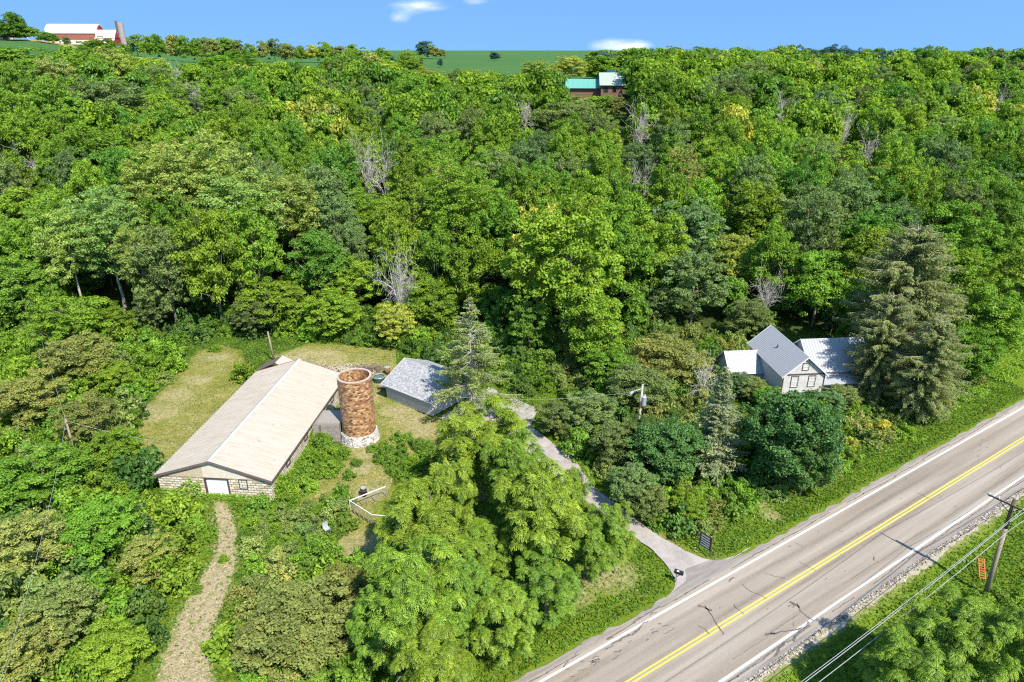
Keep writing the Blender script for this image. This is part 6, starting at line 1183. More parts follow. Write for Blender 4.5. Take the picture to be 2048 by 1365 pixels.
def metal(name, c, rust=(0.5, 0.42, 0.33), amt=0.5):
    m, nt, b = mat(name, 0.42, 0.0, 0.5)
    v = mapping(nt); f = noise(nt, 1.4, 7, v, 0.75); f2 = noise(nt, 0.25, 3, v)
    k = math_(nt, 'ADD', math_(nt, 'MULTIPLY', f, .7), math_(nt, 'MULTIPLY', f2, .3))
    nt.links.new(ramp(nt, [(0.30, rust), (0.40, tuple(x*.93 for x in c)), (0.7, c)], k), b.inputs['Base Color'])
    return m
M_barnroof = metal('cream_metal_roof', (0.49, 0.43, 0.345), (0.40, 0.33, 0.26))
_nt = M_barnroof.node_tree; _b = _nt.nodes['Principled BSDF']; _src = _b.inputs['Base Color'].links[0].from_socket
_sp = noise(_nt, 2.4, 3, mapping(_nt), 0.8)
_st = noise(_nt, 1.0, 4, mapping(_nt, scale=(0.35, 3.2, 0.35)), 0.7)
_c = mix(_nt, ramp(_nt, [(0.66, (0, 0, 0)), (0.70, (1, 1, 1))], _sp), _src, (0.27, 0.22, 0.18))
_nt.links.new(mix(_nt, 0.5, _c, ramp(_nt, [(0.35, (0.72, 0.69, 0.64)), (0.6, (1, 1, 1))], _st), 'MULTIPLY'), _b.inputs['Base Color'])
M_housero = metal('white_metal_roof', (0.35, 0.355, 0.36), (0.30, 0.29, 0.28))
M_lead = simple('brown_trim', (0.17, 0.115, 0.10), 0.6)
M_cream = simple('cream_siding', (0.50, 0.41, 0.28), 0.6, var=0.12)
M_cream2 = simple('pale_cream_siding', (0.62, 0.56, 0.45), 0.6, var=0.1)
M_whitep = simple('white_paint', (0.78, 0.78, 0.76), 0.55, var=0.06)
M_offwhite = simple('offwhite_paint', (0.66, 0.63, 0.60), 0.6, var=0.12)
M_grey = simple('grey_siding', (0.40, 0.405, 0.42), 0.7, var=0.08)
M_conc = simple('concrete', (0.50, 0.48, 0.45), 0.9, var=0.15)
M_darktrim = simple('dark_trim', (0.09, 0.055, 0.045), 0.6)
M_stucco = simple('stucco', (0.52, 0.49, 0.45), 0.85, var=0.18, scale=2)
M_glass, nt, b = mat('window_glass', 0.12, spec=0.6); b.inputs['Base Color'].default_value = (0.03, 0.035, 0.04, 1)
M_poleg = simple('weathered_pole', (0.30, 0.235, 0.175), 0.9, var=0.3, scale=6)
M_poledark = simple('dark_wood', (0.10, 0.075, 0.06), 0.9)
M_galv = simple('galvanised', (0.48, 0.49, 0.51), 0.45, 0.4, var=0.1)
M_wire = simple('cable', (0.42, 0.43, 0.42), 0.5, 0.2, var=0.05)
M_black = simple('black_plastic', (0.022, 0.022, 0.024), 0.5)
M_orange = simple('orange_plastic', (0.62, 0.13, 0.045), 0.6, var=0.2)
M_red = simple('barn_red', (0.30, 0.10, 0.075), 0.85, var=0.3, scale=1.0)
M_redb = simple('bright_barn_red', (0.42, 0.035, 0.025), 0.7, var=0.15)
M_rust = simple('rust', (0.20, 0.10, 0.06), 0.9, var=0.4)
M_water, nt, b = mat('trough_water', 0.1, spec=0.5); b.inputs['Base Color'].default_value = (0.10, 0.16, 0.13, 1)
M_greenroof = metal('green_metal_roof', (0.13, 0.36, 0.29), (0.25, 0.42, 0.35))
M_greyroof = metal('faded_green_roof', (0.36, 0.42, 0.34), (0.40, 0.42, 0.36))

# ------------------------------------------------------------------ ground sheet
def polydist(px, py, poly):
    """signed distance, negative inside"""
    poly = np.asarray(poly, float); n = len(poly)
    d = np.full(px.shape, 1e9); ins = np.zeros(px.shape, bool)
    for i in range(n):
        x1, y1 = poly[i]; x2, y2 = poly[(i+1) % n]
        L = max(1e-6, (x2-x1)**2 + (y2-y1)**2)
        t = np.clip(((px-x1)*(x2-x1) + (py-y1)*(y2-y1))/L, 0, 1)
        d = np.minimum(d, np.hypot(px-x1-t*(x2-x1), py-y1-t*(y2-y1)))
        if y1 != y2:
            c = ((y1 > py) != (y2 > py)) & (px < (x2-x1)*(py-y1)/(y2-y1) + x1)
            ins ^= c
    return np.where(ins, -d, d)
def axis(a, b, step, far, grow=1.13):
    m = list(np.arange(a, b, step)); s = step; x = b; hi = []
    while x < far: hi.append(x); s *= grow; x += s
    hi.append(far); s = step; x = a - step; lo = []
    while x > -far: lo.append(x); s *= grow; x -= s
    lo.append(-far)
    return np.array(lo[::-1] + m + hi)
XS = axis(-62, 75, 0.55, 3500, 1.07); YS = axis(32, 125, 0.55, 3500, 1.05)
GX, GY = np.meshgrid(XS, YS)
GZ = height(GX, GY)
gx, gy = GX.ravel(), GY.ravel()
nx, ny = len(XS), len(YS)
I = (np.arange(ny-1)[:, None]*nx + np.arange(nx-1)[None, :]).ravel()
F = np.stack([I, I+1, I+1+nx, I+nx], 1)
ground = npmesh('ground', np.stack([gx, gy, GZ.ravel()], 1), F, [M_ground])
wv = 0.7*np.sin(gx*0.9+gy*.35) + .5*np.sin(gy*1.3-gx*.6) + .35*np.sin(gx*2.3+gy*1.9)
lawn_m = np.zeros_like(gx)
for P_ in LAWNS: lawn_m = np.maximum(lawn_m, np.clip(0.5 - (polydist(gx, gy, P_)+wv*.6)/1.6, 0, 1))
dirt_m = np.clip(0.5 - (polydist(gx, gy, PATH)+wv*.35)/1.0, 0, 1)
dry_m = np.maximum(dirt_m*1.6, 0)
for (x, y, r) in DRY:
    dd = np.hypot((gx-x)*0.8, (gy-y))/r
    dry_m = np.maximum(dry_m, np.clip(1.25-dd+wv*.18, 0, 1)*0.85)
tt = gx*RN[0] + gy*RN[1]
dry_m = np.maximum(dry_m, np.clip(1-np.abs(tt+21.3)/.8, 0, 1)*.9)
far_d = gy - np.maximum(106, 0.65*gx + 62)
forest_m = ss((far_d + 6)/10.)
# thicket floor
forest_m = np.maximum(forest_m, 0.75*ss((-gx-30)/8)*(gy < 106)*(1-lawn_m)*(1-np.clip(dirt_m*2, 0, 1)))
field_m = (ss((gy-236)/18.))*(gx < gy*0.12+10).astype(float) + ss((gy-420)/30.)
field_m = np.clip(field_m, 0, 1)
ang = -gx/np.maximum(gy, 1)
yard = ss((ang-0.50)/.04)*(gy > 395)*(gy < 480)
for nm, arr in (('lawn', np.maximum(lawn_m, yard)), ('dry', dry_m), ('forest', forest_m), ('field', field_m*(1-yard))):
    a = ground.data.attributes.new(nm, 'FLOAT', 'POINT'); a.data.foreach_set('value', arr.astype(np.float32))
ground.data.polygons.foreach_set('use_smooth', np.ones(len(F), bool))
tag(ground, 'green and tan grassy ground of the farm rising to wooded bluff', kind='structure')

# ------------------------------------------------------------------ road (local x along, y to the left of the driving direction)
RM = Matrix.Translation((0, 0, 0)) @ Matrix(((RD[0], -RN[0], 0, 0), (RD[1], -RN[1], 0, 0), (0, 0, 1, 0), (0, 0, 0, 1)))
CEN = 26.45      # centre line offset
def rz(x):       # road height
    return 0.0
def strip(name, x0, x1, ya, yb, z, mtl, step=4.0, wob=0.0, seed=0, label=''):
    rng = np.random.RandomState(seed)
    xs = np.arange(x0, x1+.01, step); n = len(xs)
    a = np.full(n, ya) + (rng.rand(n)-.5)*wob; b_ = np.full(n, yb)
    V = np.concatenate([np.stack([xs, a, np.full(n, z)], 1), np.stack([xs, b_, np.full(n, z)], 1)])
    i = np.arange(n-1)
    o = npmesh(name, V, np.stack([i, i+1, i+1+n, i+n], 1), [mtl])
    o.matrix_world = RM @ Matrix.Translation((0, CEN, 0))
    tag(o, label, kind='structure')
    return o
strip('road', -160, 330, -4.35, 4.35, 0.03, M_road, 6, label='tan asphalt two lane road')
strip('road_shoulder', -160, 330, 4.75, 4.2, 0.022, M_shoulder, .9, .45, 1, 'paved shoulder along the far side of the road')
strip('road_shoulder', -160, 330, -4.95, -4.2, 0.022, M_shoulder, .9, .3, 2, 'paved shoulder along the near side of the road')
strip('gravel_verge', -160, 330, -5.45, -4.7, 0.010, M_gravel, .7, .6, 3, 'pale gravel strip beside the near shoulder')
strip('road_marking', -160, 330, 3.62, 3.80, 0.036, M_white, 6, label='white edge line on the far side')
strip('road_marking', -160, 330, -3.80, -3.62, 0.036, M_white, 6, label='white edge line on the near side')
strip('road_marking', -160, 330, 0.09, 0.23, 0.036, M_yellow, 6, label='yellow centre line, far one of the pair')
strip('road_marking', -160, 330, -0.23, -0.09, 0.036, M_yellow, 6, label='yellow centre line, near one of the pair')
# cracks and tar
ck = MB(); rng = random.Random(5)
def crack(x, y, ang, L, w0, z=0.042, jit=.5):
    n = max(4, int(L/.28)); p = Vector((x, y, z)); pts = [p.copy()]; a = ang
    for i in range(n):
        a = ang + rng.uniform(-jit, jit); p = p + Vector((math.cos(a), math.sin(a), 0))*(L/n); pts.append(p.copy())
    for i in range(n):
        d = (pts[i+1]-pts[i]).normalized(); q = Vector((-d.y, d.x, 0))
        wa = w0*rng.uniform(.5, 1.4)/2; wb = w0*rng.uniform(.5, 1.4)/2
        ck.quad(pts[i]+q*wa, pts[i]-q*wa, pts[i+1]-q*wb, pts[i+1]+q*wb)
def rl(u, v):    # world -> road local
    return (u*RD[0]+v*RD[1], -(u*RN[0]+v*RN[1])-CEN)
for s0 in range(-10, 120, 3):
    if rng.random() < .8: crack(s0, -4.05+rng.uniform(-.1, .1), 0, 3.2, .08, .043, .12)
for s0 in range(-10, 120, 3):
    if rng.random() < .75: crack(s0, 4.15+rng.uniform(-.1, .1), 0, 3.2, .09, .044, .12)
for s0 in range(0, 110, 4):
    if rng.random() < .6: crack(s0, -2.75+rng.uniform(-.08, .08), 0, 4.2, .035, .045, .06)
for (x, y, a, L, w0) in [(38.5, 2.3, -1.9, 3.4, .13), (38.0, 2.6, -1.2, 1.2, .2), (43.2, 2.2, -1.3, 2.4, .07), (46, 2.0, -1.2, 1.8, .05), (45, -1.4, -1.6, 1.0, .25), (45.3, -1.9, -1.8, 2.2, .12), (40.2, -2.6, -.4, .9, .25), (43.5, -3.9, 2.8, 3.2, .12), (41.5, -4.3, .3, 3.0, .16), (39, -4.4, .2, 2.0, .2), (42.5, 3.1, 0, .8, .12), (36.4, -0.1, 1.5, 1.2, .1), (40.5, -.2, 1.2, 1.3, .08), (33.2, 2.0, -.3, 1.5, .06), (31, 3.3, 0, 2.4, .12), (29, 3.4, .1, 2.0, .14), (60, .7, -1.4, .8, .06), (56, -2.4, .3, .6, .1), (50, 1.3, -1.4, 1.7, .05), (27, -1.5, -1.5, 1.0, .06), (22, 1.0, -1.5, 2.0, .05), (52, 3.2, -1.4, .8, .05), (70, 1.2, -1.5, 1.8, .05)]:
    crack(x, y, a, L, w0, .046)
for i in range(46):
    crack(rng.uniform(5, 110), rng.uniform(-3.4, 3.4), rng.uniform(-.5, .5), rng.uniform(.15, .5), rng.uniform(.03, .08), .047)
for i in range(30):
    crack(rng.uniform(23, 34), rng.uniform(2.2, 5.0), rng.uniform(-.3, .3), rng.uniform(.2, .9), rng.uniform(.04, .1), .048)
o = ck.build('road_cracks', M_tar); o.matrix_world = RM @ Matrix.Translation((0, CEN, 0)); tag(o, 'dark cracks and tar patches in the road', kind='structure')

# driveway
V = []; n = 0
dl = [a for a, b_ in DRIVE]; dr = [b_ for a, b_ in DRIVE]
def smooth(p, k=5):
    out_ = []
    for i in range(len(p)-1):
        p0 = p[max(i-1, 0)]; p1 = p[i]; p2 = p[i+1]; p3 = p[min(i+2, len(p)-1)]
        for j in range(k):
            t = j/k
            out_.append(tuple(0.5*((2*p1[c]) + (-p0[c]+p2[c])*t + (2*p0[c]-5*p1[c]+4*p2[c]-p3[c])*t*t + (-p0[c]+3*p1[c]-3*p2[c]+p3[c])*t**3) for c in (0, 1)))
    out_.append(tuple(p[-1])); return out_
dl = smooth(dl); dr = smooth(dr); rr = np.random.RandomState(8)
V = [(x+rr.uniform(-.12, .12), y+rr.uniform(-.1, .1), 0.015) for x, y in dl] + [(x+rr.uniform(-.12, .12), y, 0.015) for x, y in dr]
n = len(dl); i = np.arange(n-1)
o = npmesh('driveway', V, np.stack([i, i+n, i+n+1, i+1], 1), [M_drive]); tag(o, 'pale gravel driveway curving from road to garage', kind='structure')
ext = MB(); ext.poly([(-9.5, 77.6, .011), (-6, 75.5, .011), (2, 74.5, .011), (3.5, 80, .011), (-3.2, 86.5, .011)])
o = ext.build('apron', M_drive); tag(o, 'pale concrete apron in front of the garage', kind='structure')
mo = MB(); mo.poly([(34.5, 4.0, .026), (47.5, 4.0, .026), (44.8, 5.1, .026), (43.2, 6.0, .026), (40.4, 6.4, .026), (39.4, 5.3, .026), (36.6, 4.85, .026)])
o = mo.build('driveway_mouth', M_shoulder); o.matrix_world = RM @ Matrix.Translation((0, CEN, 0)); tag(o, 'paved flare where the driveway meets the road', kind='structure')
lane = MB(); lane.poly([(16.5, 79.5, .02), (20.5, 79.3, .02), (27, 82.0, .02), (31, 83.5, .02), (30.5, 85.5, .02), (25, 84, .02), (20, 82, .02), (16.5, 81.8, .02)])
o = lane.build('driveway', M_drive); tag(o, 'short gravel lane leading to the farmhouse', kind='structure')

# ------------------------------------------------------------------ barn
def wallq(mb, a, b_, z0, z1, mi=0, u0=0.0):
    L = math.hypot(b_[0]-a[0], b_[1]-a[1])
    mb.poly([(a[0], a[1], z0), (b_[0], b_[1], z0), (b_[0], b_[1], z1), (a[0], a[1], z1)], mi, [(u0, z0), (u0+L, z0), (u0+L, z1), (u0, z1)])
def frame(o, d):  # matrix with x along d (2D) and y = left normal, origin o
    d = Vector((d[0], d[1], 0)).normalized()
    return Matrix(((d.x, -d.y, 0, o[0]), (d.y, d.x, 0, o[1]), (0, 0, 1, o[2] if len(o) > 2 else 0), (0, 0, 0, 1)))
BW, BL, EH, RH = 12.35, 24.9, 2.75, 4.75
barn = empty('stone_block_barn', (-25.3, 59.9, 0), 0)
tag(barn, 'long low barn of cream split block with beige metal roof beside the tile silo', 'barn')
# local: x from the near right corner towards the left (-), y along the length
BM = frame((0, 0, 0), (1, -0.085))
def bp(x, y, z): return (x, y, z)
def rib_roof(mb, x0, x1, z0, z1, y0, y1, pitch, rw=.045, rh=.04, th=.05, mi=0):
    """sloping sheet from (x0,z0) eave to (x1,z1) ridge running y0..y1 with raised ribs"""
    sx = x1-x0; sz = z1-z0; L = math.hypot(sx, sz); n = (-sz/L, sx/L) if sx > 0 else (sz/L, -sx/L)
    def p(t, y, h): return (x0+sx*t + n[0]*h, y, z0+sz*t + n[1]*h)
    a = [p(0, y0, 0), p(0, y1, 0), p(1, y1, 0), p(1, y0, 0)]
    mb.quad(*(a if sx < 0 else a[::-1]))
    bt = [p(0, y0, -th), p(0, y1, -th), p(1, y1, -th), p(1, y0, -th)]
    mb.quad(*bt)
    for i in range(4):
        j = (i+1) % 4; mb.quad(a[i], a[j], bt[j], bt[i])
    y = y0 + pitch*.5
    while y < y1-rw:
        c0 = [p(0.002, y, 0), p(0.002, y+rw*.35, rh), p(0.002, y+rw*.65+rw*.35, rh), p(0.002, y+rw*1.35, 0)]
        c1 = [p(.998, y, 0), p(.998, y+rw*.35, rh), p(.998, y+rw, rh), p(.998, y+rw*1.35, 0)]
        for i in range(3): mb.quad(c0[i], c0[i+1], c1[i+1], c1[i])
        mb.quad(*c0)
        y += pitch
OV = .28
sl_ = (RH-EH)/(BW/2)
rf = MB()
rib_roof(rf, OV, -BW/2, EH-sl_*OV, RH, -OV, BL+OV, 0.46, .085, .075)
rib_roof(rf, -BW-OV, -BW/2, EH-sl_*OV, RH, -OV, BL+OV, 0.46, .085, .075)
ro = rf.build('roof', M_barnroof, barn, M=BM)
cp = MB()
for sg in (-1, 1):
    cp.quad((-BW/2, -OV-.02, RH+.075), (-BW/2+sg*.22, -OV-.02, RH+.01), (-BW/2+sg*.22, BL+OV+.02, RH+.01), (-BW/2, BL+OV+.02, RH+.075))
cp.build('ridge_cap', M_offwhite, ro, M=BM)
dk_ = MB(); dk_.quad((-BW/2-.30, -OV-.01, RH-.02), (-BW/2-.20, -OV-.01, RH+.04), (-BW/2-.20, BL+OV, RH+.04), (-BW/2-.30, BL+OV, RH-.02)); dk_.build('ridge_flashing', M_lead, ro, M=BM)
ed = MB()
for (x0, x1) in ((OV, -BW/2), (-BW-OV, -BW/2)):
    for y0 in (-OV-.05, BL+OV+.003):
        ed.v += []; z0 = EH-sl_*OV
        ed.quad((x0, y0, z0-.20), (x1, y0, RH-.20), (x1, y0, RH+.05), (x0, y0, z0+.05))
        ed.quad((x0, y0+.05, z0-.20), (x1, y0+.05, RH-.20), (x1, y0+.05, RH+.05), (x0, y0+.05, z0+.05))
        ed.quad((x0, y0, z0+.05), (x1, y0, RH+.05), (x1, y0+.05, RH+.05), (x0, y0+.05, z0+.05))
        ed.quad((x0, y0, z0-.20), (x1, y0, RH-.20), (x1, y0+.05, RH-.20), (x0, y0+.05, z0-.20))
for x in (OV+.01, -BW-OV-.06):
    ed.box(x, x+.05, -OV, BL+OV, EH-sl_*OV-.14, EH-sl_*OV+.03)
ed.build('fascia', M_lead, barn, M=BM)
wl = MB()
# near gable end, left open where the doorway is
dx0, dx1, dz1 = -7.15, -4.65, 2.45
def bwall(a, b_, z0, z1): wallq(wl, a, b_, z0, z1)
bwall((-BW, 0), (dx0, 0), 0, 2.6); bwall((dx1, 0), (0, 0), 0, 2.6); bwall((dx0, 0), (dx1, 0), dz1, 2.6)
bwall((0, 0), (0, BL), 0, EH-.1); bwall((0, BL), (-BW, BL), 0, EH-.1); bwall((-BW, BL), (-BW, 0), 0, EH-.1)
wl.build('block_wall', M_splitblock, barn, M=BM)
gb = MB()
def gz(x): return RH-.06 - abs(x+BW/2)*sl_
xs_ = np.arange(-BW, 0.01, .19)
for i in range(len(xs_)-1):
    xa, xb = float(xs_[i]), float(xs_[i+1]); xm = xa+.12
    mi = 1 if -7.3 < xa < -2.6 else 0
    gb.quad((xa, -.06, 2.6), (xm, -.06, 2.6), (xm, -.06, gz(xm)), (xa, -.06, gz(xa)), mi)
    gb.quad((xm, -.06, 2.6), (xm+.02, -.025, 2.6), (xm+.02, -.025, gz(xm)), (xm, -.06, gz(xm)), mi)
    gb.quad((xm+.02, -.025, 2.6), (xb-.02, -.025, 2.6), (xb-.02, -.025, gz(xb)), (xm+.02, -.025, gz(xm)), mi)
    gb.quad((xb-.02, -.025, 2.6), (xb, -.06, 2.6), (xb, -.06, gz(xb)), (xb-.02, -.025, gz(xb)), mi)
gb.quad((-BW, -.06, 2.6), (0, -.06, 2.6), (0, .0, 2.6), (-BW, .0, 2.6))
gb.v, gb.f, gb.mi = gb.v, gb.f, gb.mi
gb.build('gable_siding', [M_cream, M_cream2], barn, M=BM)
gb = MB(); gb.poly([(-BW, BL+.05, 2.6), (0, BL+.05, 2.6), (-BW/2, BL+.05, RH-.06)]); gb.build('gable_siding', M_cream, barn, M=BM)
dr_ = MB()
for k in range(5):
    z = .04+k*.48; dr_.box(dx0+.08, dx1-.08, .10, .15, z, z+.465)
dr_.box(dx0+.08, dx1-.08, .13, .16, .0, 2.44)
do = dr_.build('door', M_whitep, barn, M=BM)
ft = MB()
ft.box(dx0-.1, dx0+.06, -.05, .16, 0, dz1+.12); ft.box(dx1-.06, dx1+.1, -.05, .16, 0, dz1+.12); ft.box(dx0+.06, dx1-.06, -.05, .16, dz1-.04, dz1+.12)
ft.build('door_frame', M_darktrim, do, M=BM)
def window(parent, M, x0, x1, z0, z1, y=-.03, name='window', fm=M_darktrim, pm=None, pane=None, t=.09):
    f = MB()
    f.box(x0-t, x0, y-.03, y+.06, z0-t, z1+t, M); f.box(x1, x1+t, y-.03, y+.06, z0-t, z1+t, M)
    f.box(x0, x1, y-.03, y+.06, z0-t, z0, M); f.box(x0, x1, y-.03, y+.06, z1, z1+t, M)
    w_ = f.build(name, fm, parent)
    s = MB(); k = .045
    zm = (z0+z1)/2
    for (a, b_, c, d) in ((x0, x1, zm-k/2, zm+k/2), (x0, x0+k, z0, zm-k/2), (x1-k, x1, z0, zm-k/2), (x0, x0+k, zm+k/2, z1), (x1-k, x1, zm+k/2, z1), (x0+k, x1-k, z0, z0+k), (x0+k, x1-k, z1-k, z1)):
        s.box(a, b_, y-.012, y+.03, c, d, M)
    s.build('sash', pm or M_offwhite, w_)
    g = MB(); g.box(x0, x1, y+.034, y+.05, z0, z1, M); g.build('pane', pane or M_glass, w_)
    return w_
window(barn, BM, -3.35, -2.6, 1.45, 2.45, -.03, pane=M_grey)
for yy in (4.2, 9.6, 15.6, 19.2):
    MW = BM @ Matrix.Translation((0, yy, 0)) @ Matrix.Rotation(PI/2, 4, 'Z')
    window(barn, MW, 0, .9, 1.5, 2.3, -.03, pm=M_darktrim)
# small lean-to behind the barn
lt = MB()
L0 = BM @ Matrix.Translation((-8.2, BL+.35, 0))
lt.box(-4.2, 1.2, 0, 2.2, 0, 2.6, L0); lt.build('annex_wall', M_cinder, barn)
l2 = MB()
for i_, (xa, xb) in enumerate((( -4.5, -1.5), (-1.5, 1.5))):
    za, zb = ((2.6, 4.1), (4.1, 2.6))[i_]
    n = len(l2.v); 
    for zz in (0, -.08):
        l2.quad(tuple(L0 @ Vector((xa, -.1, za+zz))), tuple(L0 @ Vector((xb, -.1, zb+zz))), tuple(L0 @ Vector((xb, 2.5, zb+zz))), tuple(L0 @ Vector((xa, 2.5, za+zz))), i_)
l2.build('annex_roof', [M_lead, M_barnroof], barn)
# eave sheet lying against the left side
sh = MB(); sh.quad((-BW-.35, 6, 2.1), (-BW-1.0, 6.2, .9), (-BW-1.0, 19, .8), (-BW-.35, 20, 2.1)); sh.build('side_tarp', M_rust, barn, M=BM)
shp = MB(); shp.quad((-BW-.33, 8.2, 2.15), (-BW-1.05, 8.4, .95), (-BW-1.05, 10.6, .93), (-BW-.33, 10.6, 2.15)); shp.build('loose_roof_sheet', M_offwhite, barn, M=BM)
# vent or pipe on right side wall near the silo: block chute
ch = empty('block_chute', (-24.1, 71.8, 0)); tag(ch, 'low grey cinder block room between the barn and the silo', 'block wall')
cw = MB()
for (a, b_) in (((-.1, 0), (3.2, 0)), ((3.2, 0), (3.2, 3.6)), ((3.2, 3.6), (-.1, 3.6)), ((-.1, 3.6), (-.1, 0))): wallq(cw, a, b_, 0, 2.35)
cw.poly([(-.1, 0, 2.35), (3.2, 0, 2.35), (3.2, 3.6, 2.35), (-.1, 3.6, 2.35)], 0, [(0, 0), (.1, 0), (.1, .1), (0, .1)])
cw.build('block_wall', M_cinder, ch)
cd = MB(); cd.box(.75, 1.0, -.03, .02, .02, 2.3); cd.build('pipe', M_lead, ch)

# ------------------------------------------------------------------ silo
SX, SY, SR, SB, ST = -18.75, 72.9, 2.02, 1.0, 8.45
silo = empty('tile_silo', (SX, SY, 0)); tag(silo, 'roofless round silo of orange brown glazed tile on a stone base', 'silo')
def drum(r0, r1, z0, z1, mtl, name, inner=None, seg=48, wob=0):
    mb = MB(); rg = random.Random(3)
    rad = [1+rg.uniform(-wob, wob) for _ in range(seg)]
    for i in range(seg):
        a, c_ = 2*PI*i/seg, 2*PI*(i+1)/seg; j = (i+1) % seg
        ua, ub = a*2, c_*2
        def p(an, r, z, k): return (math.cos(an)*r*rad[k], math.sin(an)*r*rad[k], z)
        mb.poly([p(a, r0, z0, i), p(c_, r0, z0, j), p(c_, r1, z1, j), p(a, r1, z1, i)], 0, [(ua, z0), (ub, z0), (ub, z1), (ua, z1)])
        if inner:
            mb.poly([p(c_, inner, z0, j), p(a, inner, z0, i), p(a, inner, z1, i), p(c_, inner, z1, j)], 0, [(ub, z0), (ua, z0), (ua, z1), (ub, z1)])
            mb.poly([p(a, r1, z1, i), p(c_, r1, z1, j), p(c_, inner, z1, j), p(a, inner, z1, i)], 0, [(ua, .05), (ub, .05), (ub, .15), (ua, .15)])
            mb.poly([p(c_, r0, z0, j), p(a, r0, z0, i), p(a, inner, z0, i), p(c_, inner, z0, j)], 0, [(ub, .05), (ua, .05), (ua, .15), (ub, .15)])
    return mb.build(name, mtl, silo)
drum(SR, SR, SB+.13, ST-.1, M_tile, 'tile_wall', SR-.20)
drum(SR+.035, SR+.035, ST-.1, ST+.03, simple('rim_concrete', (0.46, 0.36, 0.28), .8), 'rim', SR-.22)
drum(SR+.06, SR+.06, SB, SB+.13, M_conc, 'base_ring', SR-.25)
drum(SR+.40, SR+.16, -.1, SB, M_rubble, 'stone_base', 1.5, 48, .03)
fl = MB(); fl.poly([(math.cos(a)*1.9, math.sin(a)*1.9, .5) for a in np.linspace(0, 2*PI, 24, endpoint=False)]); fl.build('floor', M_rust, silo)
for k, z in enumerate(np.arange(2.0, 8.5, .95)):
    hp = MB(); pts = [(math.cos(a)*(SR+.012), math.sin(a)*(SR+.012), z) for a in np.linspace(0, 2*PI, 40)]
    hp.tube(pts, .012, 4); hp.build('hoop', M_rust, silo)

# ------------------------------------------------------------------ garage
gar = empty('garage', (-17.2, 83.2, 0)); tag(gar, 'grey garage with shingled gable roof behind the silo', 'garage')
gd = Vector((6.9, -5.2, 0)).normalized()
GM = frame((0, 0, 0), (gd.x, gd.y))    # x along the visible side wall, y into the building
GL, GW, GE, GR = 8.6, 8.2, 2.55, 4.45
g = MB()
g.box(.02, GL-.02, .02, GW-.02, 0, 1.05, GM); g.build('foundation', M_conc, gar)
g = MB()
g.box(0, GL, 0, GW, 1.05, GE, GM)
for x0 in (0, GL-.001):
    a = [tuple(GM @ Vector(q)) for q in ((x0, 0, GE), (x0, GW, GE), (x0, GW/2, GR-.05))]
    g.poly(a)
g.build('wall', [M_whitep], gar)
g = MB()
for k in range(7):
    z = 1.06+k*.212; g.box(.0, GL, -.03, -.004, z, z+.2, GM)
g.build('siding', M_grey, gar)
g = MB()
o_ = .5; sg_ = (GR-GE)/(GW/2)
for (y0, y1) in ((-o_, GW/2), (GW+o_, GW/2)):
    z0 = GE-sg_*o_
    L = math.hypot(GW/2+o_, GR-z0)
    pts = [tuple(GM @ Vector(q)) for q in ((-.35, y0, z0), (GL+.35, y0, z0), (GL+.35, y1, GR), (-.35, y1, GR))]
    g.poly(pts, 0, [(0, 0), (GL+.7, 0), (GL+.7, L), (0, L)])
    pt2 = [(p[0], p[1], p[2]-.12) for p in pts]
    g.poly(pt2[::-1], 0, [(0, 0)]*4)
g.build('roof', M_shingle, gar)
g = MB()
for (y0, y1) in ((-o_, GW/2), (GW+o_, GW/2)):
    z0 = GE-sg_*o_
    for x in (-.38, GL+.35):
        q = [(x, y0, z0-.16), (x, y1, GR-.16), (x, y1, GR+.02), (x, y0, z0+.02)]
        a = [tuple(GM @ Vector(p)) for p in q]; b2 = [tuple(GM @ Vector((p[0]+.03, p[1], p[2]))) for p in q]
        g.poly(a); g.poly(b2[::-1]); g.quad(a[2], a[3], b2[3], b2[2])
    g.box(-.35, GL+.35, (y0-.03 if y0 < 0 else y0), (y0 if y0 < 0 else y0+.03), z0-.16, z0+.01, GM)
g.build('trim', M_whitep, gar)
for y0 in (.9, 4.5):
    g = MB()
    for k in range(4): g.box(GL+.012, GL+.05, y0, y0+2.7, .06+k*.54, .06+k*.54+.52, GM)
    g.build('garage_door', M_offwhite, gar)

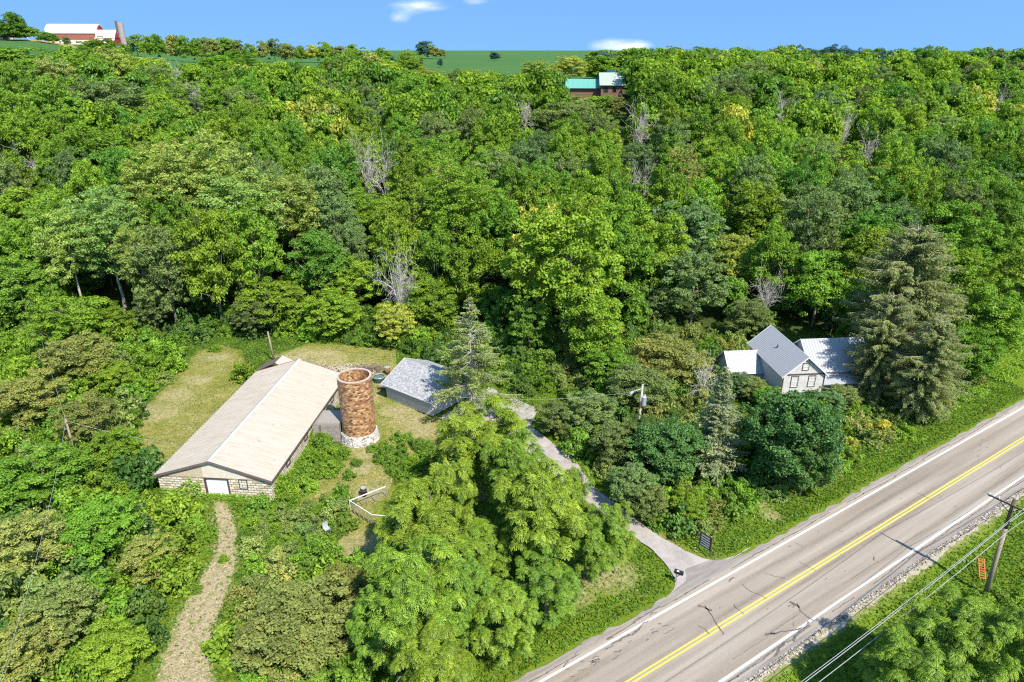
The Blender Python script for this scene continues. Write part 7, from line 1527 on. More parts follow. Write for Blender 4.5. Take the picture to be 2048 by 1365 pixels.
# ------------------------------------------------------------------ farmhouse
hs_ = empty('farmhouse', (35.5, 80.3, 0), R(5)); tag(hs_, 'grey two storey farmhouse with white metal roofs half hidden by trees', 'house')
def gable_block(par, x0, x1, y0, y1, ze, zr, axis_, wallm, roofm, rname='roof', ov=.35, pitch=.35, trim=M_offwhite):
    """axis_='y': ridge along y"""
    M = None
    if axis_ == 'x':   # swap so that ridge runs along local y
        M = Matrix(((0, 1, 0, 0), (1, 0, 0, 0), (0, 0, 1, 0), (0, 0, 0, 1)))
        x0, x1, y0, y1 = y0, y1, x0, x1
    wb = MB(); wb.box(x0, x1, y0, y1, 0, ze, M)
    xm = (x0+x1)/2
    for y in (y0, y1):
        p = [(x0, y, ze), (x1, y, ze), (xm, y, zr-.06)]
        if M: p = [tuple(M @ Vector(q)) for q in p]
        wb.poly(p)
    wb.build('wall', wallm, par)
    r = MB(); s = (zr-ze)/(x1-xm)
    rib_roof(r, x1+ov, xm, ze-s*ov, zr, y0-ov, y1+ov, pitch, .05, .04)
    rib_roof(r, x0-ov, xm, ze-s*ov, zr, y0-ov, y1+ov, pitch, .05, .04)
    if M is not None: r.v = [tuple(M @ Vector(q)) for q in r.v]
    ro = r.build(rname, roofm, par)
    t = MB()
    for xe in (x0-ov, x1+ov):
        for ya in (y0-ov-.05, y1+ov+.003):
            q = [(xe, ya, ze-s*ov-.16), (xm, ya, zr-.16), (xm, ya, zr+.05), (xe, ya, ze-s*ov+.05)]
            q2 = [(a[0], a[1]+.045, a[2]) for a in q]
            t.poly(q); t.poly(q2[::-1]); t.quad(q[3], q[2], q2[2], q2[3])
    if M is not None: t.v = [tuple(M @ Vector(q)) for q in t.v]
    t.build('rake_board', trim, ro)
gable_block(hs_, 0, 5.7, 0, 10.6, 5.0, 7.5, 'y', M_stucco, M_housero, 'main_roof', pitch=.42)
gable_block(hs_, 5.75, 14.0, 3.2, 10.6, 3.9, 6.9, 'x', M_stucco, M_housero, 'side_roof', pitch=.4)
gable_block(hs_, -4.6, -.05, 5.6, 10.4, 2.9, 5.0, 'x', M_stucco, M_housero, 'wing_roof', pitch=.4)
bb = MB(); bb.box(-.04, 5.74, -.06, -.004, 4.82, 5.0); bb.box(-.02, .12, -.05, -.004, 0, 4.8); bb.box(5.58, 5.73, -.05, -.004, 0, 4.8); bb.build('band_board', M_darktrim, hs_)
I4 = Matrix.Identity(4)
window(hs_, I4, 2.45, 3.2, 5.55, 6.45); window(hs_, I4, 1.2, 2.05, 3.1, 4.6); window(hs_, I4, 3.55, 4.4, 3.1, 4.6)
window(hs_, I4, 1.2, 2.05, .7, 2.1); window(hs_, I4, 3.55, 4.4, .7, 2.1)
pr_ = MB(); 
pr_.quad((5.72, 1.2, 2.6), (13.2, 1.2, 2.6), (13.2, 3.7, 3.5), (5.72, 3.7, 3.5)); pr_.quad((5.72, 1.2, 2.5), (13.2, 1.2, 2.5), (13.2, 3.7, 3.4), (5.72, 3.7, 3.4)); pr_.quad((5.72, 1.2, 2.5), (13.2, 1.2, 2.5), (13.2, 1.2, 2.6), (5.72, 1.2, 2.6))
po = pr_.build('porch_roof', M_housero, hs_)
for x in (5.9, 8.3, 10.7, 13.0):
    q = MB(); q.box(x-.06, x+.06, 1.3, 1.42, 0, 2.52); q.build('porch_post', M_offwhite, hs_)
vt = MB(); vt.bar((1.5, 5.6, 6.2), (1.5, 5.6, 6.75), .09, .09, 8); vt.build('roof_vent', M_darktrim, hs_)

# ------------------------------------------------------------------ poles and wires
def wirecurve(name, a, b_, sag, r, par=None, lab=None, n=24):
    mb = MB(); a = Vector(a); b_ = Vector(b_); pts = []
    for i in range(n+1):
        t = i/n; p = a.lerp(b_, t); p.z -= 4*sag*t*(1-t); pts.append(p)
    mb.tube(pts, r, 4); o = mb.build(name, M_wire, par)
    return o
px, py = 42.0, 46.9
pole = empty('utility_pole', (px, py, -.3)); tag(pole, 'leaning brown utility pole with crossarm right of the road', 'utility pole')
mb = MB(); mb.bar((0, 0, 0), (-.15, .1, 7.0), .21, .17, 10); pl = mb.build('pole', M_poleg, pole, True)
mb = MB(); mb.bar((-.15, .1, 7.0), (-.2, .14, 9.9), .17, .14, 10); mb.build('pole_top', M_poledark, pole, True)
ca = Matrix.Translation((-.2, .14, 9.35)) @ Matrix.Rotation(math.atan2(RN[1], RN[0]), 4, 'Z')
mb = MB(); mb.box(-1.9, 1.0, -.14-.06, -.14+.06, -.06, .06, ca); arm = mb.build('crossarm', M_poledark, pole)
mb = MB(); mb.bar(ca @ Vector((-.95, -.2, 0)), ca @ Vector((0, -.14, -.75)), .035, .035, 5); mb.build('brace', M_poledark, pole)
mb = MB(); mb.bar(ca @ Vector((.6, -.2, 0)), ca @ Vector((0, -.14, -.75)), .03, .03, 5); mb.build('brace', M_poledark, pole)
ends = []
for x in (-1.75, -1.0, .85):
    mb = MB(); p = ca @ Vector((x, -.14, .06))
    mb.bar(p, p+Vector((0, 0, .1)), .05, .035, 8); mb.bar(p+Vector((0, 0, .1)), p+Vector((0, 0, .17)), .065, .05, 8)
    mb.build('insulator', M_offwhite, arm); ends.append(p+Vector((0, 0, .17)))
mb = MB(); mb.bar((.15, -.05, 8.55), (.32, -.08, 8.4), .05, .05, 6); mb.bar((.1, .2, 8.7), (.45, .3, 8.8), .02, .02, 5); mb.build('bracket', M_galv, pole)
W0 = Vector((px, py, -.3))
k_ = 0
labs = ['upper power wire nearest the road running off to lower left', 'second power wire from the road on the crossarm', 'power wire on the field side of the crossarm', 'lower telephone cable strung along the near side of the road', 'lowest twisted service cable along the near side of the road']
for i, (off, z) in enumerate([(ends[0], None), (ends[2], None), (Vector((-.1, .05, 7.6)), None), (Vector((.12, -.05, 6.9)), None)]):
    p = W0+off
    mb = MB(); pts = []
    for sgn, L in ((-1, 62), (1, 75)):
        seg = []
        for j in range(26):
            t = j/25; q = p + Vector((RD[0], RD[1], 0))*(sgn*L*t); q.z = p.z - 4*1.1*t*(1-t); seg.append(q)
        mb.tube(seg, .017 if i < 2 else .024, 4)
    o = mb.build('power_line', M_wire); tag(o, labs[(0, 2, 3, 4)[i]], 'power line', 'wires along the road')
# guard on the guy wire
gy_ = empty('guy_guard', (43.06, 49.36, -.15), R(-25)); tag(gy_, 'orange plastic marker leaning in grass near the utility pole', 'marker')
mb = MB()
for x in (-.22, .22): mb.bar((x, -1.0, .1), (x, 1.0, .75), .05, .05, 6)
mb.build('rail', M_orange, gy_)
mb = MB()
for k in range(9):
    t = k/8; mb.bar((-.22, -1.0+2*t, .1+.65*t), (.22, -1.0+2*t, .1+.65*t), .04, .04, 6)
mb.build('slat', M_orange, gy_)
# transformer pole beside the driveway
p2 = empty('utility_pole', (14.6, 68.9, 0), 0); tag(p2, 'pale utility pole with grey transformer rising from bushes by the driveway', 'utility pole')
mb = MB(); mb.bar((0, 0, 0), (.15, 0, 9.3), .16, .12, 10); mb.build('pole', M_palebark, p2, True)
mb = MB(); mb.bar((.42, -.12, 6.7), (.42, -.12, 7.75), .27, .27, 14); mb.bar((.42, -.12, 7.75), (.42, -.12, 7.85), .27, .12, 14); tr_ = mb.build('transformer', M_galv, p2)
mb = MB(); mb.bar((.36, -.15, 7.84), (.36, -.15, 8.1), .05, .03, 6); mb.bar((.52, -.1, 7.82), (.52, -.1, 8.05), .05, .03, 6); mb.build('bushing', M_offwhite, tr_)
mb = MB(); mb.bar((.1, 0, 8.75), (-.85, -.1, 8.45), .045, .04, 6); mb.build('arm', M_galv, p2)
mb = MB(); mb.bar((-.85, -.1, 8.45), (-1.15, -.12, 8.2), .14, .2, 8); mb.build('lamp_head', M_galv, p2)
mb = MB(); mb.bar((0.0, -.2, 6.3), (.05, -.2, 7.2), .1, .1, 8); mb.build('cutout', M_poledark, p2)
p3 = empty('bare_pole', (-36.6, 95.4, 0)); tag(p3, 'bare wooden pole standing behind the far end of the barn', 'pole')
mb = MB(); mb.bar((0, 0, 0), (-.35, .1, 4.7), .15, .11, 9); mb.build('shaft', M_poleg, p3, True)
mb = MB(); mb.bar((-.35, .1, 4.7), (-.36, .1, 4.8), .12, .12, 9); mb.build('cap', M_galv, p3)
p4 = empty('utility_pole', (-50.5, 67.5, 0)); tag(p4, 'short grey pole in the thicket left of the barn', 'utility pole')
mb = MB(); mb.bar((0, 0, 0), (0, 0, 5.6), .14, .11, 8); mb.build('pole', M_poleg, p4, True)
mb = MB(); mb.bar((-.3, 0, 5.3), (.3, 0, 5.3), .04, .04, 6); mb.build('arm', M_poledark, p4)
o = wirecurve('power_line', (-50.5, 67.5, 5.4), (-37.9, 66.5, 2.9), .3, .014); tag(o, 'thin service wire from thicket pole to the barn eave', 'power line')
o = wirecurve('power_line', (14.6, 68.9, 8.5), (-18.5, 74.5, 6.9), 1.8, .014); tag(o, 'thin wire from transformer pole toward the silo', 'power line')
o = wirecurve('power_line', (-50.5, 67.5, 5.4), (-90, 120, 7.), 1.0, .014); tag(o, 'thin wire from thicket pole into the left woods', 'power line')
o = wirecurve('power_line', (-50.5, 67.5, 5.4), (-30, 27, 8.5), 1.2, .014); tag(o, 'thin wire over the thicket at lower left', 'power line')

# ------------------------------------------------------------------ small things in the yard
t_ = empty('mailbox', (14.7, 47.9, 0), R(-20)); tag(t_, 'black mailbox on a wooden post at the driveway mouth', 'mailbox')
mb = MB(); mb.box(-.06, .06, -.06, .06, 0, 1.05); mb.build('post', M_poleg, t_)
mb = MB(); mb.bar((-.02, 0, .55), (.3, 0, .98), .035, .035, 5); mb.box(-.1, .5, -.08, .08, 1.0, 1.05); mb.build('bracket', M_poledark, t_)
mb = MB(); prof = [(-.16, 1.05), (.16, 1.05)] + [(math.cos(a)*.16, 1.27+math.sin(a)*.13) for a in np.linspace(0, PI, 9)]
mb.prism(prof, -.4, .4, 0, Matrix.Translation((.18, 0, 0)) @ Matrix.Rotation(R(80), 4, 'Z')); mbx = mb.build('box', M_black, t_)
mb = MB(); mb.box(.0, .22, -.175, -.15, 1.35, 1.5); mb.build('flag', M_whitep, mbx)
sg2 = empty('yard_sign', (18.3, 51.9, 0), R(-52)); tag(sg2, 'black board sign with white lettering on two posts beside driveway', 'sign')
mb = MB(); mb.box(-.62, .62, -.03, .03, .55, 2.0); bd = mb.build('board', M_black, sg2)
for x in (-.66, .66):
    mb = MB(); mb.box(x-.04, x+.04, -.045, .045, 0, 2.1); mb.build('post', M_poledark, sg2)
rg = random.Random(7); mb = MB()
for r_ in range(5):
    z = 1.78-r_*.26; x = -.5
    while x < .46:
        ww = rg.uniform(.04, .09); mb.box(x, min(.5, x+ww), -.036, -.0305, z-.06, z+.06+(.03 if r_ == 0 else 0)); x += ww+.035
mb.build('lettering', M_whitep, bd)
bl = empty('barrel', (-15.9, 60.9, 0)); tag(bl, 'black barrel with grey lid alone on the dry lawn', 'barrel')
mb = MB(); mb.tube([(0, 0, 0), (0, 0, .25), (0, 0, .55), (0, 0, .95)], [.30, .36, .36, .30], 16); mb.build('body', M_black, bl, True)
mb = MB(); mb.bar((0, 0, .951), (0, 0, 1.03), .29, .27, 16); mb.build('lid', M_galv, bl)
mb = MB(); mb.bar((0, 0, .3), (0, 0, .34), .375, .375, 16); mb.bar((0, 0, .66), (0, 0, .70), .37, .37, 16); mb.build('hoop', M_rust, bl)
# rail frame round a weedy bed
fe = empty('rail_fence', (-16.75, 58.25, 0)); tag(fe, 'white topped wire fence corner around a weedy garden bed', 'fence')
c1 = (0, 0); c2 = (3.3, 2.5); c3 = (2.75, -2.3); c4 = (4.4, -2.5); HT = 1.25
for a, b_, rr_ in ((c1, c2, .055), (c1, c3, .04), (c3, c4, .035)):
    mb = MB(); mb.bar((a[0], a[1], HT), (b_[0], b_[1], HT), rr_, rr_, 6); mb.build('rail', M_whitep, fe)
for a, b_, n in ((c1, c2, 3), (c1, c3, 5)):
    for i in range(n+1):
        if i == 0 and b_ is c3: continue
        t = i/n; x, y = a[0]+(b_[0]-a[0])*t, a[1]+(b_[1]-a[1])*t
        mb = MB(); mb.box(x-.035, x+.035, y-.035, y+.035, 0, HT-.03); mb.build('post', M_poleg if i else M_offwhite, fe)
mb = MB()
for a, b_ in ((c1, c2), (c1, c3)):
    for z in (.3, .6, .9): mb.bar((a[0], a[1], z), (b_[0], b_[1], z), .008, .008, 4)
    for i in range(1, 24):
        t = i/24; x, y = a[0]+(b_[0]-a[0])*t, a[1]+(b_[1]-a[1])*t; mb.bar((x, y, .05), (x, y, 1.1), .006, .006, 3)
mb.build('wire_mesh', M_galv, fe)
tr = empty('stock_tank', (-19.2, 88.6, 0)); tag(tr, 'round dark stock tank with pale rim behind the silo', 'tank')
mb = MB(); n = 20
for i in range(n):
    a, c_ = 2*PI*i/n, 2*PI*(i+1)/n
    for r, rv_ in ((.85, 0), (.8, 1)):
        q = [(math.cos(a)*r, math.sin(a)*r, 0), (math.cos(c_)*r, math.sin(c_)*r, 0), (math.cos(c_)*r, math.sin(c_)*r, .62), (math.cos(a)*r, math.sin(a)*r, .62)]
        mb.poly(q[::-1] if rv_ else q)
mb.build('side', simple('dark_green_steel', (.035, .06, .05), .5), tr)
mb = MB(); mb.tube([(math.cos(a)*.83, math.sin(a)*.83, .64) for a in np.linspace(0, 2*PI, 25)], .045, 6); mb.build('rim', M_galv, tr)
mb = MB(); mb.poly([(math.cos(a)*.8, math.sin(a)*.8, .5) for a in np.linspace(0, 2*PI, 20, endpoint=False)]); mb.build('water', M_water, tr)
b2_ = empty('barrel', (-18.4, 90.9, 0)); tag(b2_, 'rusty barrel with grey top beside the stock tank', 'barrel')
mb = MB(); mb.tube([(0, 0, 0), (0, 0, 1.0)], [.4, .4], 14); mb.build('body', M_rust, b2_, True)
mb = MB(); mb.bar((0, 0, 1.0), (0, 0, 1.05), .42, .42, 14); mb.build('lid', M_galv, b2_)
gr_ = empty('grill', (-17.6, 84.9, 0), R(30)); tag(gr_, 'dark kettle grill at the left corner of the garage', 'grill')
mb = MB(); mb.tube([(0, 0, .62), (0, 0, .72), (0, 0, .86)], [.14, .3, .36], 14); mb.build('bowl', M_black, gr_, True)
mb = MB(); mb.tube([(0, 0, .865), (0, 0, 1.02), (0, 0, 1.1)], [.36, .27, .08], 14); mb.build('lid', M_galv, gr_, True)
for a in (0, 2.1, 4.2):
    mb = MB(); mb.bar((math.cos(a)*.42, math.sin(a)*.42, 0), (math.cos(a)*.15, math.sin(a)*.15, .66), .02, .02, 5); mb.build('leg', M_black, gr_)
tb = empty('scrap_table', (-17.9, 85.9, 0), R(10)); tag(tb, 'dark scrap table piled with grey junk near the garage corner', 'table')
mb = MB(); mb.box(-.9, .3, -.3, .5, .42, .48); mb.build('top', M_rust, tb)
for x, y in ((-.85, -.25), (.25, -.25), (-.85, .45), (.25, .45)):
    mb = MB(); mb.box(x-.03, x+.03, y-.03, y+.03, 0, .42); mb.build('leg', M_rust, tb)
mb = MB(); rg = random.Random(1)
for i in range(9):
    x, y = rg.uniform(-.8, .1), rg.uniform(-.2, .4); mb.box(x, x+rg.uniform(.1, .35), y, y+rg.uniform(.05, .2), .483+i*.003, .5+rg.uniform(.03, .3))
mb.build('junk', M_galv, tb)
# brush pile of branches
mb = MB(); rg = random.Random(2)
for i in range(150):
    x, y = rg.gauss(0, 1.5), rg.gauss(0, .7); a = rg.uniform(0, PI); L = rg.uniform(.5, 1.7); z = max(0.05, .75-(x*x/5+y*y)*.4)*rg.random()
    mb.bar((x, y, z), (x+math.cos(a)*L, y+math.sin(a)*L, z+rg.uniform(-.1, .45)), .035, .015, 4)
o = mb.build('brush_pile', simple('dry_branches', (.20, .13, .11), .9, var=.4)); o.location = (-21.4, 91.5, 0); tag(o, 'heap of reddish brown dry branches behind the silo', 'brush pile')
mb = MB(); rg = random.Random(3)
for i in range(420):
    x, y = rg.gauss(0, 2.0), rg.gauss(0, 1.3); s = rg.uniform(.06, .2); z = max(0, .3-(x*x/9+y*y/4)*.2)*rg.random()
    M = Matrix.Translation((x, y, z+s*.3)) @ Matrix.Rotation(rg.uniform(0, 3), 4, (rg.random(), rg.random(), rg.random()+.01)); mb.box(-s, s, -s*.7, s*.7, -s*.45, s*.45, M)
o = mb.build('rubble_pile', M_gravel); o.location = (-25.2, 91.3, 0); tag(o, 'pile of pale broken stone on the back lawn beside the barn', 'rubble pile')
mb = MB(); rg = random.Random(4)
for i in range(60):
    x, y = rg.gauss(0, .7), rg.gauss(0, .45); s = rg.uniform(.1, .28); M = Matrix.Translation((x, y, .12+rg.random()*.12)) @ Matrix.Rotation(rg.uniform(-.8, .8), 4, (rg.random(), rg.random(), .3)); mb.box(-s, s, -s*.6, s*.6, -.01, .01, M)
o = mb.build('metal_scrap', M_galv); o.location = (-21.9, 51.0, 0); tag(o, 'scatter of silvery sheet scrap in the weeds below the barn', 'scrap')
lc = empty('lawn_chair', (-18.2, 54.4, 0), R(40)); tag(lc, 'pale tipped garden chair among weeds left of the rail fence', 'chair')
mb = MB(); mb.box(-.28, .28, -.28, .28, .75, .8); mb.build('seat', M_galv, lc)
mb = MB(); mb.box(-.28, .28, .25, .30, .8, 1.4); mb.build('backrest', M_galv, lc)
for x, y in ((-.25, -.25), (.25, -.25), (-.25, .25), (.25, .25)):
    mb = MB(); mb.bar((x, y, 0), (x, y, .75), .02, .02, 5); mb.build('leg', M_galv, lc)

# ------------------------------------------------------------------ hilltop farm
def zt(x, y): return float(height(x, y))
bx, by = -256.5, 430.0; bz = zt(bx, by)
fb = empty('red_barn', (bx-11, by, bz), R(6)); tag(fb, 'long red barn with rounded white roof on the hilltop', 'barn')
mb = MB(); mb.box(0, 27, 0, 10, 0, 2.4); mb.build('foundation', M_cream2, fb)
mb = MB(); mb.box(-.05, 27.05, -.05, 10.05, 2.4, 6.2); mb.build('wall', M_red, fb)
prof = [(-.5, 5.9), (.6, 8.3), (2.4, 10.0), (5, 10.9), (7.6, 10.0), (9.4, 8.3), (10.5, 5.9)]
mb = MB(); SW = Matrix(((0, 1, 0, 0), (1, 0, 0, 0), (0, 0, 1, 0), (0, 0, 0, 1)))
mb.prism([(x, z) for x, z in prof], -.6, 27.6, 0, SW); mb.build('roof', simple('bright_white_roof', (.82, .82, .82), .4, var=.03), fb)
mb = MB(); mb.prism([(.3, 6.2), (1.2, 8.2), (2.7, 9.6), (5, 10.5), (7.3, 9.6), (8.8, 8.2), (9.7, 6.2)], 27.61, 27.8, 0, SW); mb.build('gable', M_redb, fb)
for k, x in enumerate((2, 6, 10, 15, 19.5, 24)):
    mb = MB(); mb.box(x, x+.9, -.02-.03, -.003, .9, 1.8); mb.build('window', M_darktrim, fb)
fb2 = empty('red_shed', (bx+17, by-1, bz-.3), R(6)); tag(fb2, 'small red gable barn with white roof beside the long barn', 'barn')
mb = MB(); mb.box(0, 10, 0, 9, 0, 3.6); mb.build('wall', M_redb, fb2)
mb = MB(); mb.prism([(-.5, 2.6), (4.5, 8.0), (9.5, 2.6), (9.5, 2.4), (4.5, 7.8), (-.5, 2.4)], -.4, 10.4, 0, SW); mb.build('roof', M_whitep, fb2)
mb = MB(); mb.prism([(0, 3.6), (9, 3.6), (4.5, 7.7)], 10.0, 10.2, 0, SW); mb.build('gable', M_redb, fb2)
mb = MB(); mb.box(4, 5.5, -.06, -.003, .3, 2.2); mb.build('door', M_whitep, fb2)
fs = empty('farm_silo', (bx+25.0, by+14, bz)); tag(fs, 'grey brown concrete silo rising behind the small red barn', 'silo')
mb = MB(); mb.bar((0, 0, 0), (0, 0, 12.0), 1.75, 1.75, 20); mb.build('shaft', simple('silo_concrete', (.33, .28, .26), .9), fs)
for z in np.arange(2, 12, 2):
    mb = MB(); mb.bar((0, 0, z), (0, 0, z+.2), 1.83, 1.83, 20); mb.build('hoop', M_galv, fs)
mb = MB(); mb.box(-2.7, -1.78, -.5, .5, 0, 12.9); mb.build('chute', M_rust, fs)
hx, hy = -276, 405; hz = zt(hx, hy)
fh = empty('farm_cottage', (hx-6, hy, hz), R(-12)); tag(fh, 'small white gabled cottage on the hilltop left of the barn', 'house')
mb = MB(); mb.box(0, 5.0, 0, 9, 0, 3.2); mb.poly([(0, 0, 3.2), (5, 0, 3.2), (2.5, 0, 5.6)]); mb.poly([(0, 9, 3.2), (5, 9, 3.2), (2.5, 9, 5.6)]); mb.build('wall', M_whitep, fh)
mb = MB(); mb.prism([(-.4, 2.9), (-.4, 2.75), (2.5, 5.65), (5.4, 2.75), (5.4, 2.9), (2.5, 5.85)], -.4, 9.4); mb.build('roof', M_cream2, fh)
mb = MB(); mb.box(1.9, 2.9, -.05, -.003, 3.5, 4.5); mb.build('window', M_glass, fh)
mb = MB(); mb.box(5.003, 5.05, 2, 5, .2, 2.2); mb.build('door', M_darktrim, fh)
fm = empty('farm_mast', (-268, 412, zt(-268, 412))); tag(fm, 'thin white lattice mast between hilltop cottage and long barn', 'mast')
mb = MB()
for sx_ in (-1, 1): mb.bar((sx_*.8, 0, 0), (sx_*.1, 0, 9.5), .13, .08, 5)
for k in range(6): mb.bar((-.8+.11*k, 0, 1.4*k+.5), (.8-.11*k, 0, 1.4*k+1.4), .05, .05, 4)
mb.build('frame', M_whitep, fm)
mb = MB(); mb.bar((0, -.1, 9.6), (0, .1, 9.6), .7, .7, 12); mb.build('fan', M_galv, fm)
f4 = empty('ranch_house', (-308, 400, zt(-308, 400)), 0); tag(f4, 'tan hipped roof house at the far left skyline', 'house')
mb = MB(); mb.box(-9, 7, 0, 9, 0, 4.4); mb.build('wall', M_stucco, f4)
mb = MB()
for q in (((-10, -1), (8, -1), (3, 4.5), (-5, 4.5)), ((8, -1), (8, 10), (3, 4.5)), ((8, 10), (-10, 10), (-5, 4.5), (3, 4.5)), ((-10, 10), (-10, -1), (-5, 4.5))):
    mb.poly([(x, y, 7.2 if y == 4.5 else 4.2) for x, y in q])
mb.build('roof', simple('tan_shingle', (.36, .26, .21), .9), f4)
mb = MB(); mb.box(-2, 0, -.06, -.003, 1, 3); mb.build('window', M_glass, f4)

# green-roofed house in the woods
ghx, ghy = 32.0, 292.0; ghz = zt(ghx, ghy) + 1.2
gh = empty('green_roofed_house', (ghx, ghy, ghz), R(-3)); tag(gh, 'house with turquoise and faded green metal roofs deep in the upper woods', 'house')
mb = MB(); mb.box(-8.5, 3.5, 0, 8, -3, 3.0); mb.box(3.5, 12, -4, 9, -3, 4.2); mb.build('wall', simple('brick_brown', (.20, .10, .07), .9), gh)
mb = MB(); rib_roof(mb, -1, 4, 2.6, 5.9, -10.5, 3.5, .5, .06, .05); rib_roof(mb, 9, 4, 2.6, 5.9, -10.5, 3.5, .5, .06, .05)
mb.v = [(y, x, z) for x, y, z in mb.v]; mb.build('low_roof', M_greenroof, gh)
mb = MB(); rib_roof(mb, -5, 2.5, 3.9, 8.4, 2.8, 13, .5, .06, .05); rib_roof(mb, 10, 2.5, 3.9, 8.4, 2.8, 13, .5, .06, .05); mb.v = [(y, x, z) for x, y, z in mb.v]; mb.build('high_roof', M_greyroof, gh)
mb = MB(); mb.box(6.0, 9.2, 3.5, 6.0, 6.8, 9.6); mb.build('cupola', simple('dark_green_paint', (.02, .12, .085), .5), gh)
mb = MB(); mb.box(9.2, 9.8, -1, -.4, 5.5, 7.6); mb.build('chimney', M_whitep, gh)
mb = MB(); mb.box(4.5, 6.3, -4.06, -4.003, 1.2, 3.2); mb.build('window', M_glass, gh)
mb = MB(); mb.box(8, 9.5, -4.06, -4.003, 1.2, 3.2); mb.build('window', M_glass, gh)

# ------------------------------------------------------------------ vegetation meshes
def unit(v): return v/np.maximum(1e-9, np.linalg.norm(v, axis=-1, keepdims=True))
def leaves(P, Nn, size, rs, aspect=.62, tdir=None, fold=.18):
    """P centres, Nn normals, size (n,), returns V,F: kite shaped leaves with a crease"""
    n = len(P); Nn = unit(Nn)
    r = rs.normal(size=(n, 3)) if tdir is None else tdir + rs.normal(size=(n, 3))*.35
    T = unit(r - (r*Nn).sum(1, keepdims=True)*Nn); B = np.cross(Nn, T)
    s = size[:, None]
    a = P - T*s*.55; c = P + T*s*.55
    b_ = P + B*s*aspect*.5 + Nn*s*fold; d = P - B*s*aspect*.5 + Nn*s*fold
    V = np.stack([a, b_, c, d], 1).reshape(-1, 3)
    return V, np.arange(4*n).reshape(-1, 4)
def tubes(segs, n=5):
    """segs: list of (a,b,ra,rb) -> V,F quads"""
    A = np.array([s[0] for s in segs], float); B = np.array([s[1] for s in segs], float)
    ra = np.array([s[2] for s in segs]); rb = np.array([s[3] for s in segs])
    D = unit(B-A); ref = np.where(np.abs(D[:, 2:3]) > .9, np.array([[1., 0, 0]]), np.array([[0, 0, 1.]]))
    T = unit(np.cross(D, ref)); U = np.cross(D, T)
    an = np.arange(n)*2*PI/n
    ring = T[:, None, :]*np.cos(an)[None, :, None] + U[:, None, :]*np.sin(an)[None, :, None]
    V = np.concatenate([A[:, None, :]+ring*ra[:, None, None], B[:, None, :]+ring*rb[:, None, None]], 1).reshape(-1, 3)
    m = len(segs); base = (np.arange(m)*2*n)[:, None]; i = np.arange(n)[None, :]; j = (i+1) % n
    F = np.stack([base+i, base+j, base+n+j, base+n+i], -1).reshape(-1, 4)
    return V, F

def limbs(rs, h, R_, zc, nl, lean=.0, tr=.30):
    """trunk plus main limbs; returns segments and limb tips"""
    segs = []; tips = []
    p = np.array([0, 0, -.4]); top = h*.86; k = 7; d = np.array([rs.normal()*lean, rs.normal()*lean, 1.])
    pts = [p]
    for i in range(k):
        p = pts[-1] + np.array([rs.normal()*.16, rs.normal()*.16, (top+.4)/k]); pts.append(p)
    for i in range(k):
        segs.append((pts[i], pts[i+1], tr*(1-i/k*.85), tr*(1-(i+1)/k*.85)))
    for i in range(nl):
        f = rs.uniform(.28, .85); q = pts[0]+(pts[-1]-pts[0])*f
        idx = min(k-1, int(f*k)); q = pts[idx] + (pts[idx+1]-pts[idx])*(f*k-idx)
        a = i*2.4+rs.uniform(-.5, .5); el = rs.uniform(.35, .95)
        L = R_*rs.uniform(.7, 1.0)*(1.15-.55*f)
        r0 = tr*(1-f)*.62+.035; c = q; dr = np.array([math.cos(a)*math.cos(el), math.sin(a)*math.cos(el), math.sin(el)])
        for s in range(4):
            e = c + dr*L/4; segs.append((c, e, r0*(1-s*.22), r0*(1-(s+1)*.22))); c = e
            dr = unit(dr + rs.normal(size=3)*.22 + np.array([0, 0, -.03]))
            if s > 0:
                w_ = unit(dr + rs.normal(size=3)*.7); segs.append((c, c+w_*L*.28, r0*.45, r0*.15)); tips.append(c+w_*L*.28)
        tips.append(c)
    return segs, tips

def crown_points(rs, R_, z0, z1, npuff, pr_, lobes, shell=.62):
    """puff centres spread over an uneven lobed crown"""
    zc = z0+(z1-z0)*.48; hz = (z1-z0)/2
    L = []
    for i in range(lobes):
        a = i*2.399+rs.uniform(-.4, .4); e = math.asin(min(.98, -.78+1.76*(i+.5)/lobes))
        L.append((np.array([math.cos(a)*math.cos(e)*R_*.60, math.sin(a)*math.cos(e)*R_*.60, zc+math.sin(e)*hz*.64]), rs.uniform(.28, .52)))
    C = []
    while len(C) < npuff:
        c, f = L[rs.randint(lobes)]
        d = unit(rs.normal(size=3)); 
        if d[2] < -.75: continue
        rr_ = (shell+(1-shell)*rs.rand()**.6)*f
        p = c + d*np.array([R_, R_, hz*.95])*rr_
        if p[2] < z0 or np.hypot(p[0], p[1]) > R_*1.08: continue
        C.append(p)
    return np.array(C)

def puffs(rs, C, pr_, nper, lsize, up=.42, flat=.75, jit=.40, aspect=.62):
    n = len(C); k = nper
    rad = pr_*rs.uniform(.65, 1.3, size=(n, 1))
    d = unit(rs.normal(size=(n, k, 3))); d[..., 2] = np.where(d[..., 2] < -.35, -d[..., 2]*.6, d[..., 2])
    q = rs.uniform(.62, 1.05, size=(n, k, 1))
    P = C[:, None, :] + d*q*rad[:, :, None]*np.array([1, 1, flat])
    Nn = d*(1-up) + np.array([0, 0, up]) + rs.normal(size=(n, k, 3))*jit
    pv = rs.uniform(0, 1, size=(n, 1))
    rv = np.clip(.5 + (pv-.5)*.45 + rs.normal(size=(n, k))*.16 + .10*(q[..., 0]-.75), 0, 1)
    P = P.reshape(-1, 3); Nn = Nn.reshape(-1, 3)
    size = lsize*rs.uniform(.65, 1.35, size=len(P))
    V, F = leaves(P, Nn, size, rs, aspect)
    return V, F, np.repeat(rv.ravel(), 4)

